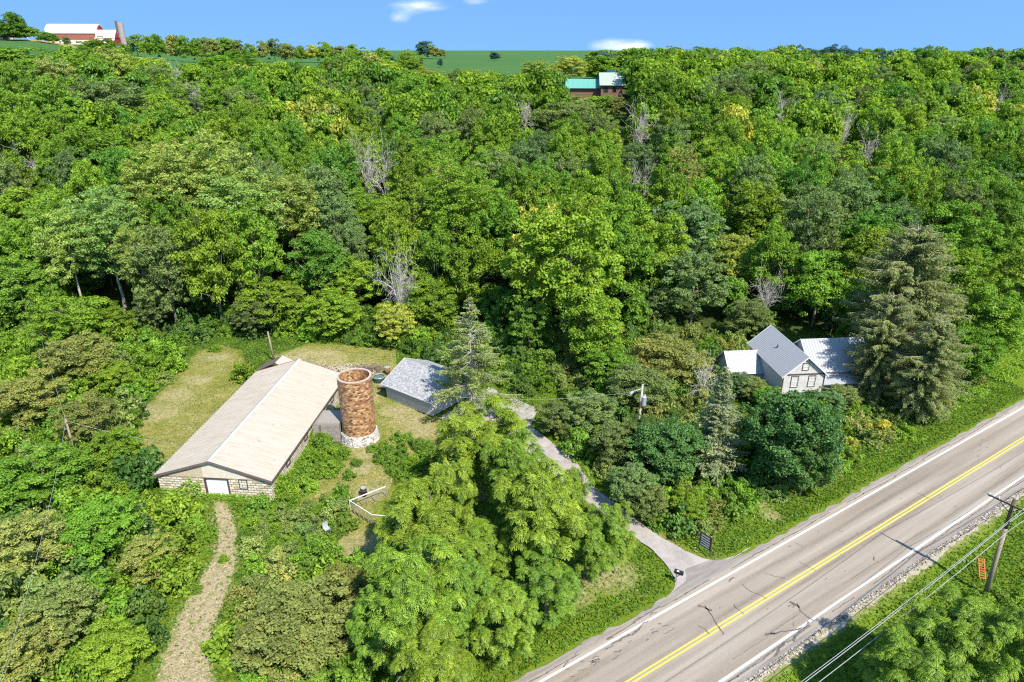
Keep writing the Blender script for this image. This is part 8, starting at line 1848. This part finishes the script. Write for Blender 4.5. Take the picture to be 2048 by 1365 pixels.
def crown_mesh(seed, R_, h, z0, npuff, pr_, nper, ls, lobes=9, bark=None, **kw):
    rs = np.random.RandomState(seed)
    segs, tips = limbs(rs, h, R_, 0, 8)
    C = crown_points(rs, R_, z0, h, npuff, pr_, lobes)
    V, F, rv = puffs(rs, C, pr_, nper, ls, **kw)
    me = npmesh('crown', V, F, [M_leaf], rv, obj=False)
    tv, tf = tubes(segs, 6)
    tm = npmesh('trunk', tv, tf, [bark or M_bark], obj=False)
    return me, tm, R_, h

VAR = {}
VAR['round'] = [crown_mesh(10+i, 6.0, 15.0, 1.4, 165, 1.02, 135, .33, 19) for i in range(4)]
VAR['spread'] = [crown_mesh(30+i, 6.0, 14.0, 1.6, 200, 0.88, 108, .31, 22, flat=.65, up=.45) for i in range(3)]
VAR['fine'] = [crown_mesh(40+i, 6.0, 15.0, 1.4, 230, .78, 96, .29, 20, up=.38, jit=.55) for i in range(3)]
VAR['sparse'] = [crown_mesh(50+i, 6.5, 25.0, 5.5, 270, .95, 105, .30, 24, bark=M_palebark, up=.4, jit=.6) for i in range(2)]
VAR['dense'] = [crown_mesh(60+i, 6.0, 13.0, 1.2, 340, .85, 110, .30, 14, up=.45, jit=.5) for i in range(2)]
VAR['small'] = [crown_mesh(70+i, 6.0, 14.0, .2, 95, 1.6, 60, .80, 12) for i in range(2)]
KINDS = dict(walnut=['round', 'spread'], oak=['fine'], shade=['round', 'fine'], cotton=['sparse'], tallw=['sparse'], yellow=['fine', 'spread'], olive=['fine'], maple=['dense'], blue=['round'], gold=['fine'])

# compound-leaf walnut seen from close by
def rosette(rs, nl=7, L=.50):
    """drooping compound leaves round a twig tip"""
    V = []; rv = []
    for i in range(nl):
        a = i*2*PI/nl+rs.uniform(-.3, .3); e0 = rs.uniform(.1, .75); ll = L*rs.uniform(.75, 1.2)
        hd = np.array([math.cos(a), math.sin(a), 0]); sd_ = np.array([-math.sin(a), math.cos(a), 0])
        p = np.zeros(3); e = e0; val = rs.uniform(.25, .85); ns = 5
        for s in range(ns):
            d = hd*math.cos(e)+np.array([0, 0, math.sin(e)]); p = p+d*ll/ns; e -= .27
            nrm = np.cross(sd_, d); nrm = nrm if nrm[2] > 0 else -nrm
            wl_ = .17*math.sin(PI*(s+1.2)/(ns+1.6))*L/.62+.05; wd = .046
            for sg_ in (-1, 1):
                t = unit(sd_*sg_+d*.45-np.array([0, 0, .28])); b_ = d*wd
                V += [p, p+t*wl_*.5-b_, p+t*wl_, p+t*wl_*.5+b_]; rv += [min(1, max(0, val+rs.normal()*.1))]*4
    return np.array(V), np.array(rv)
def near_mesh(seed, R_, h, z0, nclump, per):
    rs = np.random.RandomState(seed)
    segs, tips = limbs(rs, h, R_, 0, 10, tr=.22)
    C = crown_points(rs, R_, z0, h, nclump, 1, 12, shell=.75)
    tv, tf = tubes(segs, 6)
    tm = npmesh('trunk', tv, tf, [M_bark], obj=False)
    ros = [rosette(rs) for _ in range(10)]
    VV = []; RR = []
    for c in C:
        rad = rs.uniform(.45, .9)
        for k in range(per):
            d = unit(rs.normal(size=3)); d[2] = abs(d[2])*1.1-.35
            p = c + d*rad*np.array([1, 1, 1.15])*rs.uniform(.6, 1)
            v, r = ros[rs.randint(10)]; an = rs.uniform(0, 6.28); ca_, sa = math.cos(an), math.sin(an); s = rs.uniform(.75, 1.2)
            x = v[:, 0]*ca_-v[:, 1]*sa; y = v[:, 0]*sa+v[:, 1]*ca_; z = v[:, 2]
            tx, ty = d[0]*.55, d[1]*.55
            z2 = z - x*tx - y*ty
            VV.append(np.stack([x, y, z2], 1)*s+p); RR.append(np.clip(r+rs.uniform(-.28, .22), 0, 1))
    V = np.concatenate(VV); F = np.arange(len(V)).reshape(-1, 4)
    return npmesh('crown', V, F, [M_leaf_close], np.concatenate(RR), obj=False), tm, R_, h
VAR['near'] = [near_mesh(80+i, 4.6, 12.5, 1.5, 130, 9) for i in range(3)]
KINDS['near'] = ['near']

def dead_mesh(seed, R_, h):
    rs = np.random.RandomState(seed); segs = []
    def grow(p, d, L, r, lev):
        k = 3
        for s in range(k):
            e = p+d*L/k; r2 = max(.020, r*(1-.22)); segs.append((p, e, max(.022, r), r2)); p = e; r = r2
            d = unit(d+rs.normal(size=3)*.20+np.array([0, 0, .02]))
            if lev < 3 and (s > 0 or lev > 0):
                for _ in range(2 if lev < 3 else 2):
                    a = unit(d+rs.normal(size=3)*.80+np.array([0, 0, .12])); grow(p, a, L*rs.uniform(.55, .8), r*.55, lev+1)
    grow(np.array([0, 0, -.4]), np.array([0, 0, 1.]), h*.42, .24, 0)
    for i in range(4):
        a = i*1.6+rs.uniform(-.3, .3); grow(np.array([0, 0, h*.38]), unit(np.array([math.cos(a)*.85, math.sin(a)*.85, .8])), h*.45, .12, 1)
    tv, tf = tubes(segs, 4)
    z = tv[:, 2].max(); tv[:, 2] *= h/z; rr_ = np.percentile(np.hypot(tv[:, 0], tv[:, 1]), 96); tv[:, :2] *= R_/rr_
    return npmesh('branches', tv, tf, [M_dead], obj=False)
DEAD = [dead_mesh(i, 3.8, 14) for i in range(4)]

def conifer(seed, h, R_, kind):
    rs = np.random.RandomState(seed); segs = [(np.array([0, 0, -.3]), np.array([0, 0, h*.97]), .20 if kind != 'juniper' else .12, .03)]
    P = []; Nn = []; T = []; S = []
    par = dict(spruce=(26, 9, -.10, .95, .30), larch=(30, 7, -.18, .9, .30), cedar=(46, 9, -.15, .75, .34), juniper=(22, 12, .25, .8, .24))[kind]
    nw, nb, tilt, powr, ls = par
    for w_ in range(nw):
        f = (w_+.5)/nw
        z = h*(.10+.88*f) if kind != 'larch' else h*(.16+.82*f)
        for b_ in range(nb):
            if kind == 'larch' and rs.rand() < .22: continue
            a = rs.uniform(0, 2*PI) ; L = R_*((1-f)**powr)*rs.uniform(.72, 1.1)+.25
            if kind == 'cedar': L = R_*math.sin(PI*min(1, (1-f)*.78+.03))**.8*rs.uniform(.55, 1.08)+.3
            if kind == 'juniper': L = R_*(.5+.5*math.sin(PI*(1-f)))*rs.uniform(.5, 1.05)
            e = rs.normal()*.10 + (.25 if kind == 'spruce' else .08) + (.5*f if kind != 'juniper' else .1+.5*f)
            c = np.array([0, 0, z+rs.normal()*.15]); k = max(4, int(L/.42)); dd = .62/k*(1.2 if kind == 'cedar' else .8)
            for s in range(k):
                d = np.array([math.cos(a)*math.cos(e), math.sin(a)*math.cos(e), math.sin(e)])
                n_ = c+d*L/k; segs.append((c, n_, .045*(1-s/k)+.012, .045*(1-(s+1)/k)+.012))
                side = np.array([-math.sin(a), math.cos(a), 0])
                wid = (L*(.14 if kind == 'cedar' else .24)*(1-s/k)+.18)
                bare = {'larch': .30, 'cedar': .0, 'spruce': .0, 'juniper': .05}[kind]
                if s/k > bare:
                    m_ = int((17 if kind in ('cedar',) else 17)*(wid/.5)**.7)+6
                    u_ = rs.uniform(-1, 1, size=(m_, 1)); v_ = rs.uniform(0, 1, size=(m_, 1))
                    hang = np.abs(rs.normal(size=(m_, 1)))*(.34 if kind == 'cedar' else .13)
                    P.append(c+(n_-c)*v_+side*u_*wid+d*(-np.abs(u_)*.0+.25*np.abs(u_))*wid-np.array([0, 0, 1])*(hang+np.abs(u_)*wid*.25))
                    T.append(side*np.sign(u_)*.8+d*.7-np.array([0, 0, .35 if kind != 'cedar' else 1.0]))
                    Nn.append(np.array([0, 0, 1.])+rs.normal(size=(m_, 3))*.45+(d*.5 if kind == 'cedar' else 0))
                    S.append(rs.uniform(.7, 1.3, size=m_)*ls)
                c = n_; e += tilt*dd*3.0 if s < k*.7 else .02; a += rs.normal()*.07
    P = np.concatenate(P); Nn = np.concatenate(Nn); T = np.concatenate(T); S = np.concatenate(S)
    V, F = leaves(P, Nn, S, rs, .38, T, .05)
    rv = np.clip(.45+rs.normal(size=len(P))*.2+.2*np.sin(P[:, 2]*3.), 0, 1)
    tv, tf = tubes(segs, 4)
    return npmesh('foliage', V, F, [M_leaf], np.repeat(rv, 4), obj=False), npmesh('trunk', tv, tf, [M_palebark], obj=False)
CON = {}

def shrub_mesh(seed, R_, h, npuff, nper, ls, pr_, **kw):
    rs = np.random.RandomState(seed); C = []
    while len(C) < npuff:
        d = unit(rs.normal(size=3)); 
        if d[2] < -.05: continue
        q = rs.uniform(.35, 1); lump = 1+.28*math.sin(d[0]*4+seed)*math.cos(d[1]*5)
        C.append(d*np.array([R_, R_, h*.86])*q**.5*lump*.9+np.array([0, 0, .1]))
    V, F, rv = puffs(rs, np.array(C), pr_, nper, ls, **kw)
    sg = []
    for i in range(7):
        a = i*.9; sg.append((np.array([math.cos(a)*.12, math.sin(a)*.12, -.2]), np.array([math.cos(a)*R_*.45, math.sin(a)*R_*.45, h*.6]), .05, .02))
    tv, tf = tubes(sg, 4)
    nV = len(V); V = np.concatenate([V, tv]); F = np.concatenate([F, tf+nV]); rv = np.concatenate([rv, np.full(len(tv), .2)])
    me = npmesh('shrub', V, F, [M_leaf], rv, obj=False)
    return me
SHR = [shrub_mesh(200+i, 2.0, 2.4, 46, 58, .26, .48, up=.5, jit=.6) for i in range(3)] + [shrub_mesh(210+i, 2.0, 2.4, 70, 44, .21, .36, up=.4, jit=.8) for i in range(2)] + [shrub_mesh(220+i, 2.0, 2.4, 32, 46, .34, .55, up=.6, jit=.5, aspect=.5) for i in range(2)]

# ------------------------------------------------------------------ labels for plants
def proj(x, y, z):
    c_, s_ = math.cos(R(23.11)), math.sin(R(23.11)); z -= 44
    d = y*c_-z*s_; up_ = y*s_+z*c_
    return x/d, up_/d          # tangents
WORD = dict(walnut='bright green broadleaf tree', oak='dull grey green oak', shade='deep green broadleaf tree', cotton='tall sage green cottonwood', tallw='tall pale trunked tree', yellow='yellow green tree', olive='olive green tree', maple='dense dark green maple', blue='dark bluish green tree', gold='golden yellow tree', near='feathery leaved walnut tree', dead='bare grey dead tree', bright='bright green shrub', mid='mid green shrub', dark='dark green shrub', sage='sage green shrub')
NUM = ['', 'second ', 'third ', 'fourth ', 'fifth ', 'sixth ', 'seventh ', 'eighth ', 'ninth ', 'tenth ', 'eleventh ', 'twelfth ', 'thirteenth ', 'fourteenth ', 'fifteenth ', 'sixteenth ', 'seventeenth ', 'eighteenth ', 'nineteenth ', 'twentieth ']
COLS = [(-1e9, 'left frame edge'), (190, 'left of the barn'), (420, 'above the barn'), (640, 'above the tile silo'), (770, 'above the garage'), (960, 'right of the garage'), (1110, 'above the driveway'), (1280, 'above the transformer pole'), (1440, 'above the farmhouse'), (1720, 'right of the farmhouse'), (1900, 'right frame edge')]
COLS2 = [(-1e9, 'left frame edge'), (150, 'left of the dirt track'), (420, 'beside the dirt track'), (560, 'in front of the barn'), (680, 'near the silo'), (830, 'near the garage'), (1010, 'left of the driveway'), (1180, 'right of the driveway'), (1330, 'by the driveway mouth'), (1480, 'below the farmhouse'), (1680, 'beside the road'), (1900, 'right frame edge')]
ROWS = [(-1e9, 'on the skyline'), (125, 'top of the woods'), (185, 'high slope'), (250, 'upper slope'), (320, 'middle slope'), (400, 'lower slope'), (500, 'foot of the slope'), (620, 'woodland edge'), (740, 'level with barn roof'), (860, 'level with silo base'), (980, 'near ground'), (1100, 'close foreground'), (1230, 'bottom of the view')]
LAB = {}
def note(o, kind, x, y, z, near_):
    a, b_ = proj(x, y, z); u = 1024+1365*a; v = 682.5-1365*b_
    cl = [n for k, n in (COLS2 if near_ else COLS) if u >= k][-1]; rw = [n for k, n in ROWS if v >= k][-1]
    LAB.setdefault((WORD[kind], rw, cl), []).append((u, v, o))
WD2 = {'bright green broadleaf tree': 'bright green tree', 'deep green broadleaf tree': 'deep green tree', 'feathery leaved walnut tree': 'feathery walnut'}
def finish_labels():
    for (wd, rw, cl), L in LAB.items():
        L.sort(key=lambda q: q[0])
        for i, (u, v, o) in enumerate(L):
            if len(L) == 1: o['label'] = '%s, %s, %s' % (wd, rw, cl)
            elif i < 20: o['label'] = ('%s%s from left, %s, %s' % (NUM[i] if i else 'first ', WD2.get(wd, wd), rw, cl))
            else: o['label'] = '%s, %s, %s, rank %d from left' % (wd, rw, cl, i+1)

GRP = dict(walnut='broadleaf trees of the wooded bluff', oak='oaks of the wooded bluff', shade='broadleaf trees of the wooded bluff', cotton='cottonwoods behind the barn', tallw='broadleaf trees of the wooded bluff', yellow='yellow green trees of the bluff', olive='olive trees of the bluff', maple='dark maples near the house', blue='far dark trees', near='walnut trees by the road', dead='bare dead trees in the woods', gold='golden trees')
rs0 = random.Random(77)
NAME = dict(walnut='broadleaf_tree', oak='oak_tree', shade='broadleaf_tree', cotton='cottonwood_tree', tallw='broadleaf_tree', yellow='broadleaf_tree', olive='broadleaf_tree', maple='maple_tree', blue='broadleaf_tree', near='walnut_tree', gold='broadleaf_tree')
_bro = sorted([t for t in TREES if NAME.get(t[0]) == 'broadleaf_tree'], key=lambda t: -t[3]/t[2]*(1.6 if t[5] in ('', 'far') else 1))
_far = set(id(t) for t in _bro[290:])
FARW = []
for TR in TREES:
    (kind, x, y, R_, h, tg) = TR
    z = zt(x, y)
    if id(TR) in _far:
        FARW.append((kind, x, y, z, R_, h)); continue
    if kind == 'dead':
        me = DEAD[rs0.randrange(len(DEAD))]
        o = bpy.data.objects.new('dead_tree', me); col.objects.link(o)
        o.location = (x, y, z); s = R_/3.8; o.scale = (s, s, h/14.); o.rotation_euler = (0, 0, rs0.uniform(0, 6.28))
        tag(o, None, 'dead tree', GRP['dead']); note(o, 'dead', x, y, z+h*.6, False); continue
    if kind in ('spruce', 'larch', 'cedar', 'juniper'):
        key = kind
        if key not in CON: CON[key] = (conifer(len(CON)+5, h, R_, kind), h, R_)
        (fm_, tm_), h0, R0 = CON[key]
        root = empty({'spruce': 'spruce_tree', 'larch': 'spruce_tree', 'cedar': 'cedar_tree', 'juniper': 'cedar_tree'}[kind], (x, y, z), rs0.uniform(0, 6.28))
        root.scale = (R_/R0, R_/R0, h/h0)
        f_ = link('foliage', fm_, root); f_.color = TINT[kind]+(1,)
        link('trunk', tm_, root)
        lb = {'spruce': 'olive spruce with layered fan branches left of the dark maple', 'larch': 'tall thin spruce with bare lower limbs in front of the garage', 'cedar': None, 'juniper': 'low sprawling dying cedar with bare twigs right of the dirt track'}[kind]
        if kind == 'cedar': lb = 'tall brownish drooping cedar right of the farmhouse' if h > 18 else ('shorter brownish cedar between the farmhouse and the tall cedar' if h > 15 else 'lower brownish cedar just right of the tall cedar')
        tag(root, lb, 'cedar' if kind in ('cedar', 'juniper') else 'spruce'); continue
    vs = KINDS[kind]; vr = VAR[vs[rs0.randrange(len(vs))]]
    px_ = R_/max(1, y)*1365
    if y > 385: vr = VAR['small']
    me, tm, R0, h0 = vr[rs0.randrange(len(vr))]
    root = empty(NAME[kind], (x, y, z), rs0.uniform(0, 6.28))
    s = R_/R0; root.scale = (s*rs0.uniform(.88, 1.12), s*rs0.uniform(.88, 1.12), h/h0)
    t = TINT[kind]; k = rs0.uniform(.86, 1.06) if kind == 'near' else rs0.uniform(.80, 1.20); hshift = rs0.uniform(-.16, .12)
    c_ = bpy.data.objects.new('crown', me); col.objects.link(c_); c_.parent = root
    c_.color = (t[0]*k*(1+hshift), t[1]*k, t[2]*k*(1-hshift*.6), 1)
    t_o = bpy.data.objects.new('trunk', tm); col.objects.link(t_o); t_o.parent = root
    tag(root, None, 'tree', GRP[kind]); note(root, kind, x, y, z+h*.62, kind in ('near', 'maple'))

def joined(name, items, meshes, R0s, h0s, label, word):
    VV = []; FF = []; AA = []; MM_ = []; off = 0; kinds = sorted(set(i[0] for i in items)); ms = [leafmat(name+'_'+k, TINT[k], objcol=False) for k in kinds]
    for (kind, x, y, z, r, h) in items:
        j = rs0.randrange(len(meshes)); me = meshes[j]
        v, f, a = arrays(me); an = rs0.uniform(0, 6.28); c_, s_ = math.cos(an), math.sin(an); q = r/R0s[j]
        VV.append(np.stack([(v[:, 0]*c_-v[:, 1]*s_)*q+x, (v[:, 0]*s_+v[:, 1]*c_)*q+y, v[:, 2]*h/h0s[j]+z-.05], 1))
        FF.append(f+off); AA.append(np.clip(a+rs0.uniform(-.2, .2), 0, 1)); MM_.append(np.full(len(f), kinds.index(kind), np.int32)); off += len(v)
    me = npmesh(name, np.concatenate(VV), np.concatenate(FF), ms, np.concatenate(AA), obj=False)
    me.polygons.foreach_set('material_index', np.concatenate(MM_))
    o = link(name, me); tag(o, label, word, kind='stuff')
cache = {}
def arrays(me):
    if me.name not in cache:
        v = np.empty(len(me.vertices)*3, np.float32); me.vertices.foreach_get('co', v)
        f = np.empty(len(me.loops), np.int32); me.loops.foreach_get('vertex_index', f)
        a = np.empty(len(me.vertices), np.float32); me.attributes['rnd'].data.foreach_get('value', a)
        cache[me.name] = (v.reshape(-1, 3), f.reshape(-1, 4), a)
    return cache[me.name]
if FARW: joined('distant_woodland', FARW, [v[0] for v in VAR['small']], [6., 6.], [14., 14.], 'mass of smaller green trees filling gaps of the wooded bluff', 'woodland')

# shrubs: the nearest and largest on their own, the rest as one mass of undergrowth
SHRUBS.sort(key=lambda q: -q[3]/q[2])
und_V = []; und_F = []; und_R = []; off = 0
COLR = {}
rest = {}
for i, (kind, x, y, r, h, tg) in enumerate(SHRUBS):
    z = zt(x, y); j = rs0.randrange(len(SHR)); me = SHR[j]
    if i < 300 or kind == 'gold':
        o = bpy.data.objects.new('shrub', me); col.objects.link(o)
        o.location = (x, y, z-.05); o.rotation_euler = (0, 0, rs0.uniform(0, 6.28)); o.scale = (r/2, r/2, h/2.4)
        t = TINT[kind]; k = rs0.uniform(.85, 1.25); hs2 = rs0.uniform(-.12, .15)
        o.color = (t[0]*k*(1+hs2), t[1]*k, t[2]*k, 1)
        if kind == 'gold':
            tag(o, {0: 'yellowing shrub'}.get(1, 'yellowing shrub'), 'shrub'); LAB.setdefault(('yellow green shrub', 'roadside bank', 'below the tall cedar'), []).append((x, y, o))
        else:
            note(o, kind, x, y, z+h*.5, True)
        tag(o, None, 'shrub', 'shrubs of the farmyard thickets')
    else: rest.setdefault(kind, []).append((x, y, z, r, h, j))
und = [(k, x, y, z, r, h) for k, L in rest.items() for (x, y, z, r, h, j) in L]
if und: joined('undergrowth', und, SHR, [2.]*len(SHR), [2.4]*len(SHR), 'low mixed green undergrowth filling gaps between shrubs and trees', 'undergrowth')
finish_labels()

# ------------------------------------------------------------------ grass, weeds and vines
def scatter(name, n, region, size, tall, mtl, seed, label, cat, spread=.5):
    rs = np.random.RandomState(seed)
    x = rs.uniform(region[0], region[1], n); y = rs.uniform(region[2], region[3], n)
    keep = np.ones(n, bool)
    return rs, x, y
def inside(x, y, poly, m=0): return polydist(x, y, poly) < m
rs = np.random.RandomState(5)
n = 420000
x = rs.uniform(-62, 72, n); y = rs.uniform(31, 106, n)
t = x*RN[0]+y*RN[1]
u_ = x/(y*.92+17.3)
vis = np.abs(u_) < .80
onroad = (t > -31.35-rs.rand(n)*.5) & (t < -20.9+rs.rand(n)*.8)
DV = dl + dr[::-1]
# a coarse polygon of the drive keeps the test cheap
DVc = [p for i, p in enumerate(dl) if i % 4 == 0] + [dl[-1]] + [p for i, p in enumerate(dr[::-1]) if i % 4 == 0] + [dr[0]]
sd_drive = polydist(x, y, DVc); sd_path = polydist(x, y, PATH)
barnpoly = [tuple((Matrix.Translation((-25.3, 59.9, 0)) @ BM @ Vector(q))[:2]) for q in ((.1, 0, 0), (.1, BL, 0), (-BW-.1, BL, 0), (-BW-.1, 0, 0))]
sd_b = polydist(x, y, barnpoly)
gp_ = [tuple((Matrix.Translation((-17.2, 83.2, 0)) @ GM @ Vector(q))[:2]) for q in ((-.1, -.1, 0), (GL+6, -.1, 0), (GL+6, GW, 0), (0, GW, 0))]
sd_g = polydist(x, y, gp_)
inlawn = np.zeros(n, bool)
for P_ in LAWNS: inlawn |= polydist(x, y, P_) < .2
silod = np.hypot(x-SX, y-SY)
keep = vis & ~onroad & (sd_drive > .1) & (sd_b > .1) & (sd_g > .1) & (silod > 2.5) & ~((sd_path < -.1) & (rs.rand(n) < .93))
keep &= ~(inlawn & (rs.rand(n) < .45))
drym = np.zeros(n)
for (dx_, dy_, r_) in DRY: drym = np.maximum(drym, 1-np.hypot((x-dx_)*.8, y-dy_)/r_)
keep &= ~((drym > .1) & (rs.rand(n) < .85))
x, y, t, inl, drk = x[keep], y[keep], t[keep], inlawn[keep], drym[keep]
n = len(x); z = height(x, y)
tall = np.where(inl, .10, np.where(t > -20.9, .20, .26))*rs.uniform(.5, 1.4, n)
pat = np.sin(x*.8+y*.5)*np.sin(y*1.1-x*.3)
Pg = np.stack([x, y, z+tall*.45], 1)
Ng = np.stack([rs.normal(size=n)*.8, rs.normal(size=n)*.8-.2, rs.uniform(.2, .9, n)], 1)
V, F = leaves(Pg, Ng, np.where(inl, .24, .34)*rs.uniform(.6, 1.3, n), rs, .32, np.stack([rs.normal(size=n), rs.normal(size=n), np.full(n, 1.2)], 1), .03)
rv = np.clip(.5+pat*.22+rs.normal(size=n)*.16, 0, 1)
M_gr = leafmat('grass_blade', (.100, .200, .016), objcol=False, trans=.25, gloss=.02)
M_gr2 = leafmat('lawn_blade', (.225, .225, .045), objcol=False, trans=.2, gloss=.02)
me = npmesh('grass', V, F, [M_gr, M_gr2], np.repeat(rv, 4), obj=False)
me.polygons.foreach_set('material_index', (inl & (rs.rand(n) < .8)).astype(np.int32))
o = link('grass', me); tag(o, 'rough green grass along the road verges and yellowed lawn', 'grass', kind='stuff')
# straw on the dirt track
n = 9000; x = rs.uniform(-30, -20, n); y = rs.uniform(35, 60, n); k = polydist(x, y, PATH) < 0; x, y = x[k], y[k]; n = len(x)
V, F = leaves(np.stack([x, y, height(x, y)+.03], 1), np.stack([rs.normal(size=n)*.3, rs.normal(size=n)*.3, np.ones(n)], 1), rs.uniform(.08, .26, n), rs, .22, None, .02)
o = npmesh('straw', V, F, [leafmat('straw', (.44, .36, .22), tip=(.60, .50, .34), objcol=False, trans=.1)], np.repeat(rs.rand(n), 4)); tag(o, 'dry straw strewn on the dirt track', 'straw', kind='stuff')
# gravel stones along the near shoulder
n = 9000; s_ = rs.uniform(0, 130, n); tt_ = -CEN + 4.75+np.abs(rs.normal(size=n))*.22
x = s_*RD[0]+tt_*RN[0]; y = s_*RD[1]+tt_*RN[1]
V, F = leaves(np.stack([x, y, np.full(n, .05)+height(x, y)*(tt_ > -21.2)], 1), np.stack([rs.normal(size=n)*.5, rs.normal(size=n)*.5, np.ones(n)], 1), rs.uniform(.08, .24, n), rs, .8, None, .25)
o = npmesh('gravel', V, F, [leafmat('gravel_stone', (.40, .35, .27), tip=(.58, .52, .43), objcol=False, trans=.0, gloss=0.0)], np.repeat(rs.rand(n), 4)); tag(o, 'loose pale gravel along the near shoulder', 'gravel', kind='stuff')
# roadside weeds: taller leafy plants along the far bank
n = 60000; s_ = rs.uniform(5, 175, n); off_ = np.abs(rs.normal(size=n))*2.0
tt_ = -34.6-off_; x = s_*RD[0]+tt_*RN[0]; y = s_*RD[1]+tt_*RN[1]
k = (polydist(x, y, DVc) > .4) & (np.sin(s_*1.7)+np.sin(s_*.63+1)+rs.normal(size=n)*.5 > -.6+(off_ < 1)*.9) & (s_ > 52)
x, y, off_ = x[k], y[k], off_[k]; n = len(x)
V, F = leaves(np.stack([x, y, height(x, y)+rs.uniform(.1, .35, n)+np.minimum(off_, 3)*.18*rs.rand(n)], 1), np.stack([rs.normal(size=n)*.6, rs.normal(size=n)*.6, np.ones(n)], 1), rs.uniform(.15, .36, n), rs, .6)
o = npmesh('weeds', V, F, [leafmat('weed', TINT['bright'], objcol=False)], np.repeat(np.clip(rs.normal(size=n)*.2+.55, 0, 1), 4)); tag(o, 'leafy bright green weeds on the far road bank', 'weeds', kind='stuff')
# vine leaves climbing the barn walls
n = 2600
a = rs.rand(n); side = rs.rand(n) < .7
lx = np.where(side, .06+rs.rand(n)*.12, -BW*rs.rand(n)**.8); ly = np.where(side, rs.rand(n)*17+.5, -.1-rs.rand(n)*.15)
lim = np.where(side, .8+1.3*np.maximum(0, np.sin(ly*.9)*np.sin(ly*.37+1)), np.where(lx < -7.6, 1.0+1.5*np.exp(-((lx+8.6)/1.2)**2), .7))
lz = rs.rand(n)*lim
MM = np.array(Matrix.Translation((-25.3, 59.9, 0)) @ BM)
Pv = np.stack([lx, ly, lz, np.ones(n)], 1) @ MM.T
V, F = leaves(Pv[:, :3], np.stack([np.where(side, .8, 0), np.where(side, 0, -.8), np.full(n, .7)], 1)+rs.normal(size=(n, 3))*.4, rs.uniform(.15, .3, n), rs, .75)
o = npmesh('vine', V, F, [leafmat('vine_leaf', TINT['bright'], objcol=False)], np.repeat(np.clip(rs.normal(size=n)*.2+.5, 0, 1), 4)); tag(o, 'green creeper climbing the barn block walls', 'vine', kind='stuff')
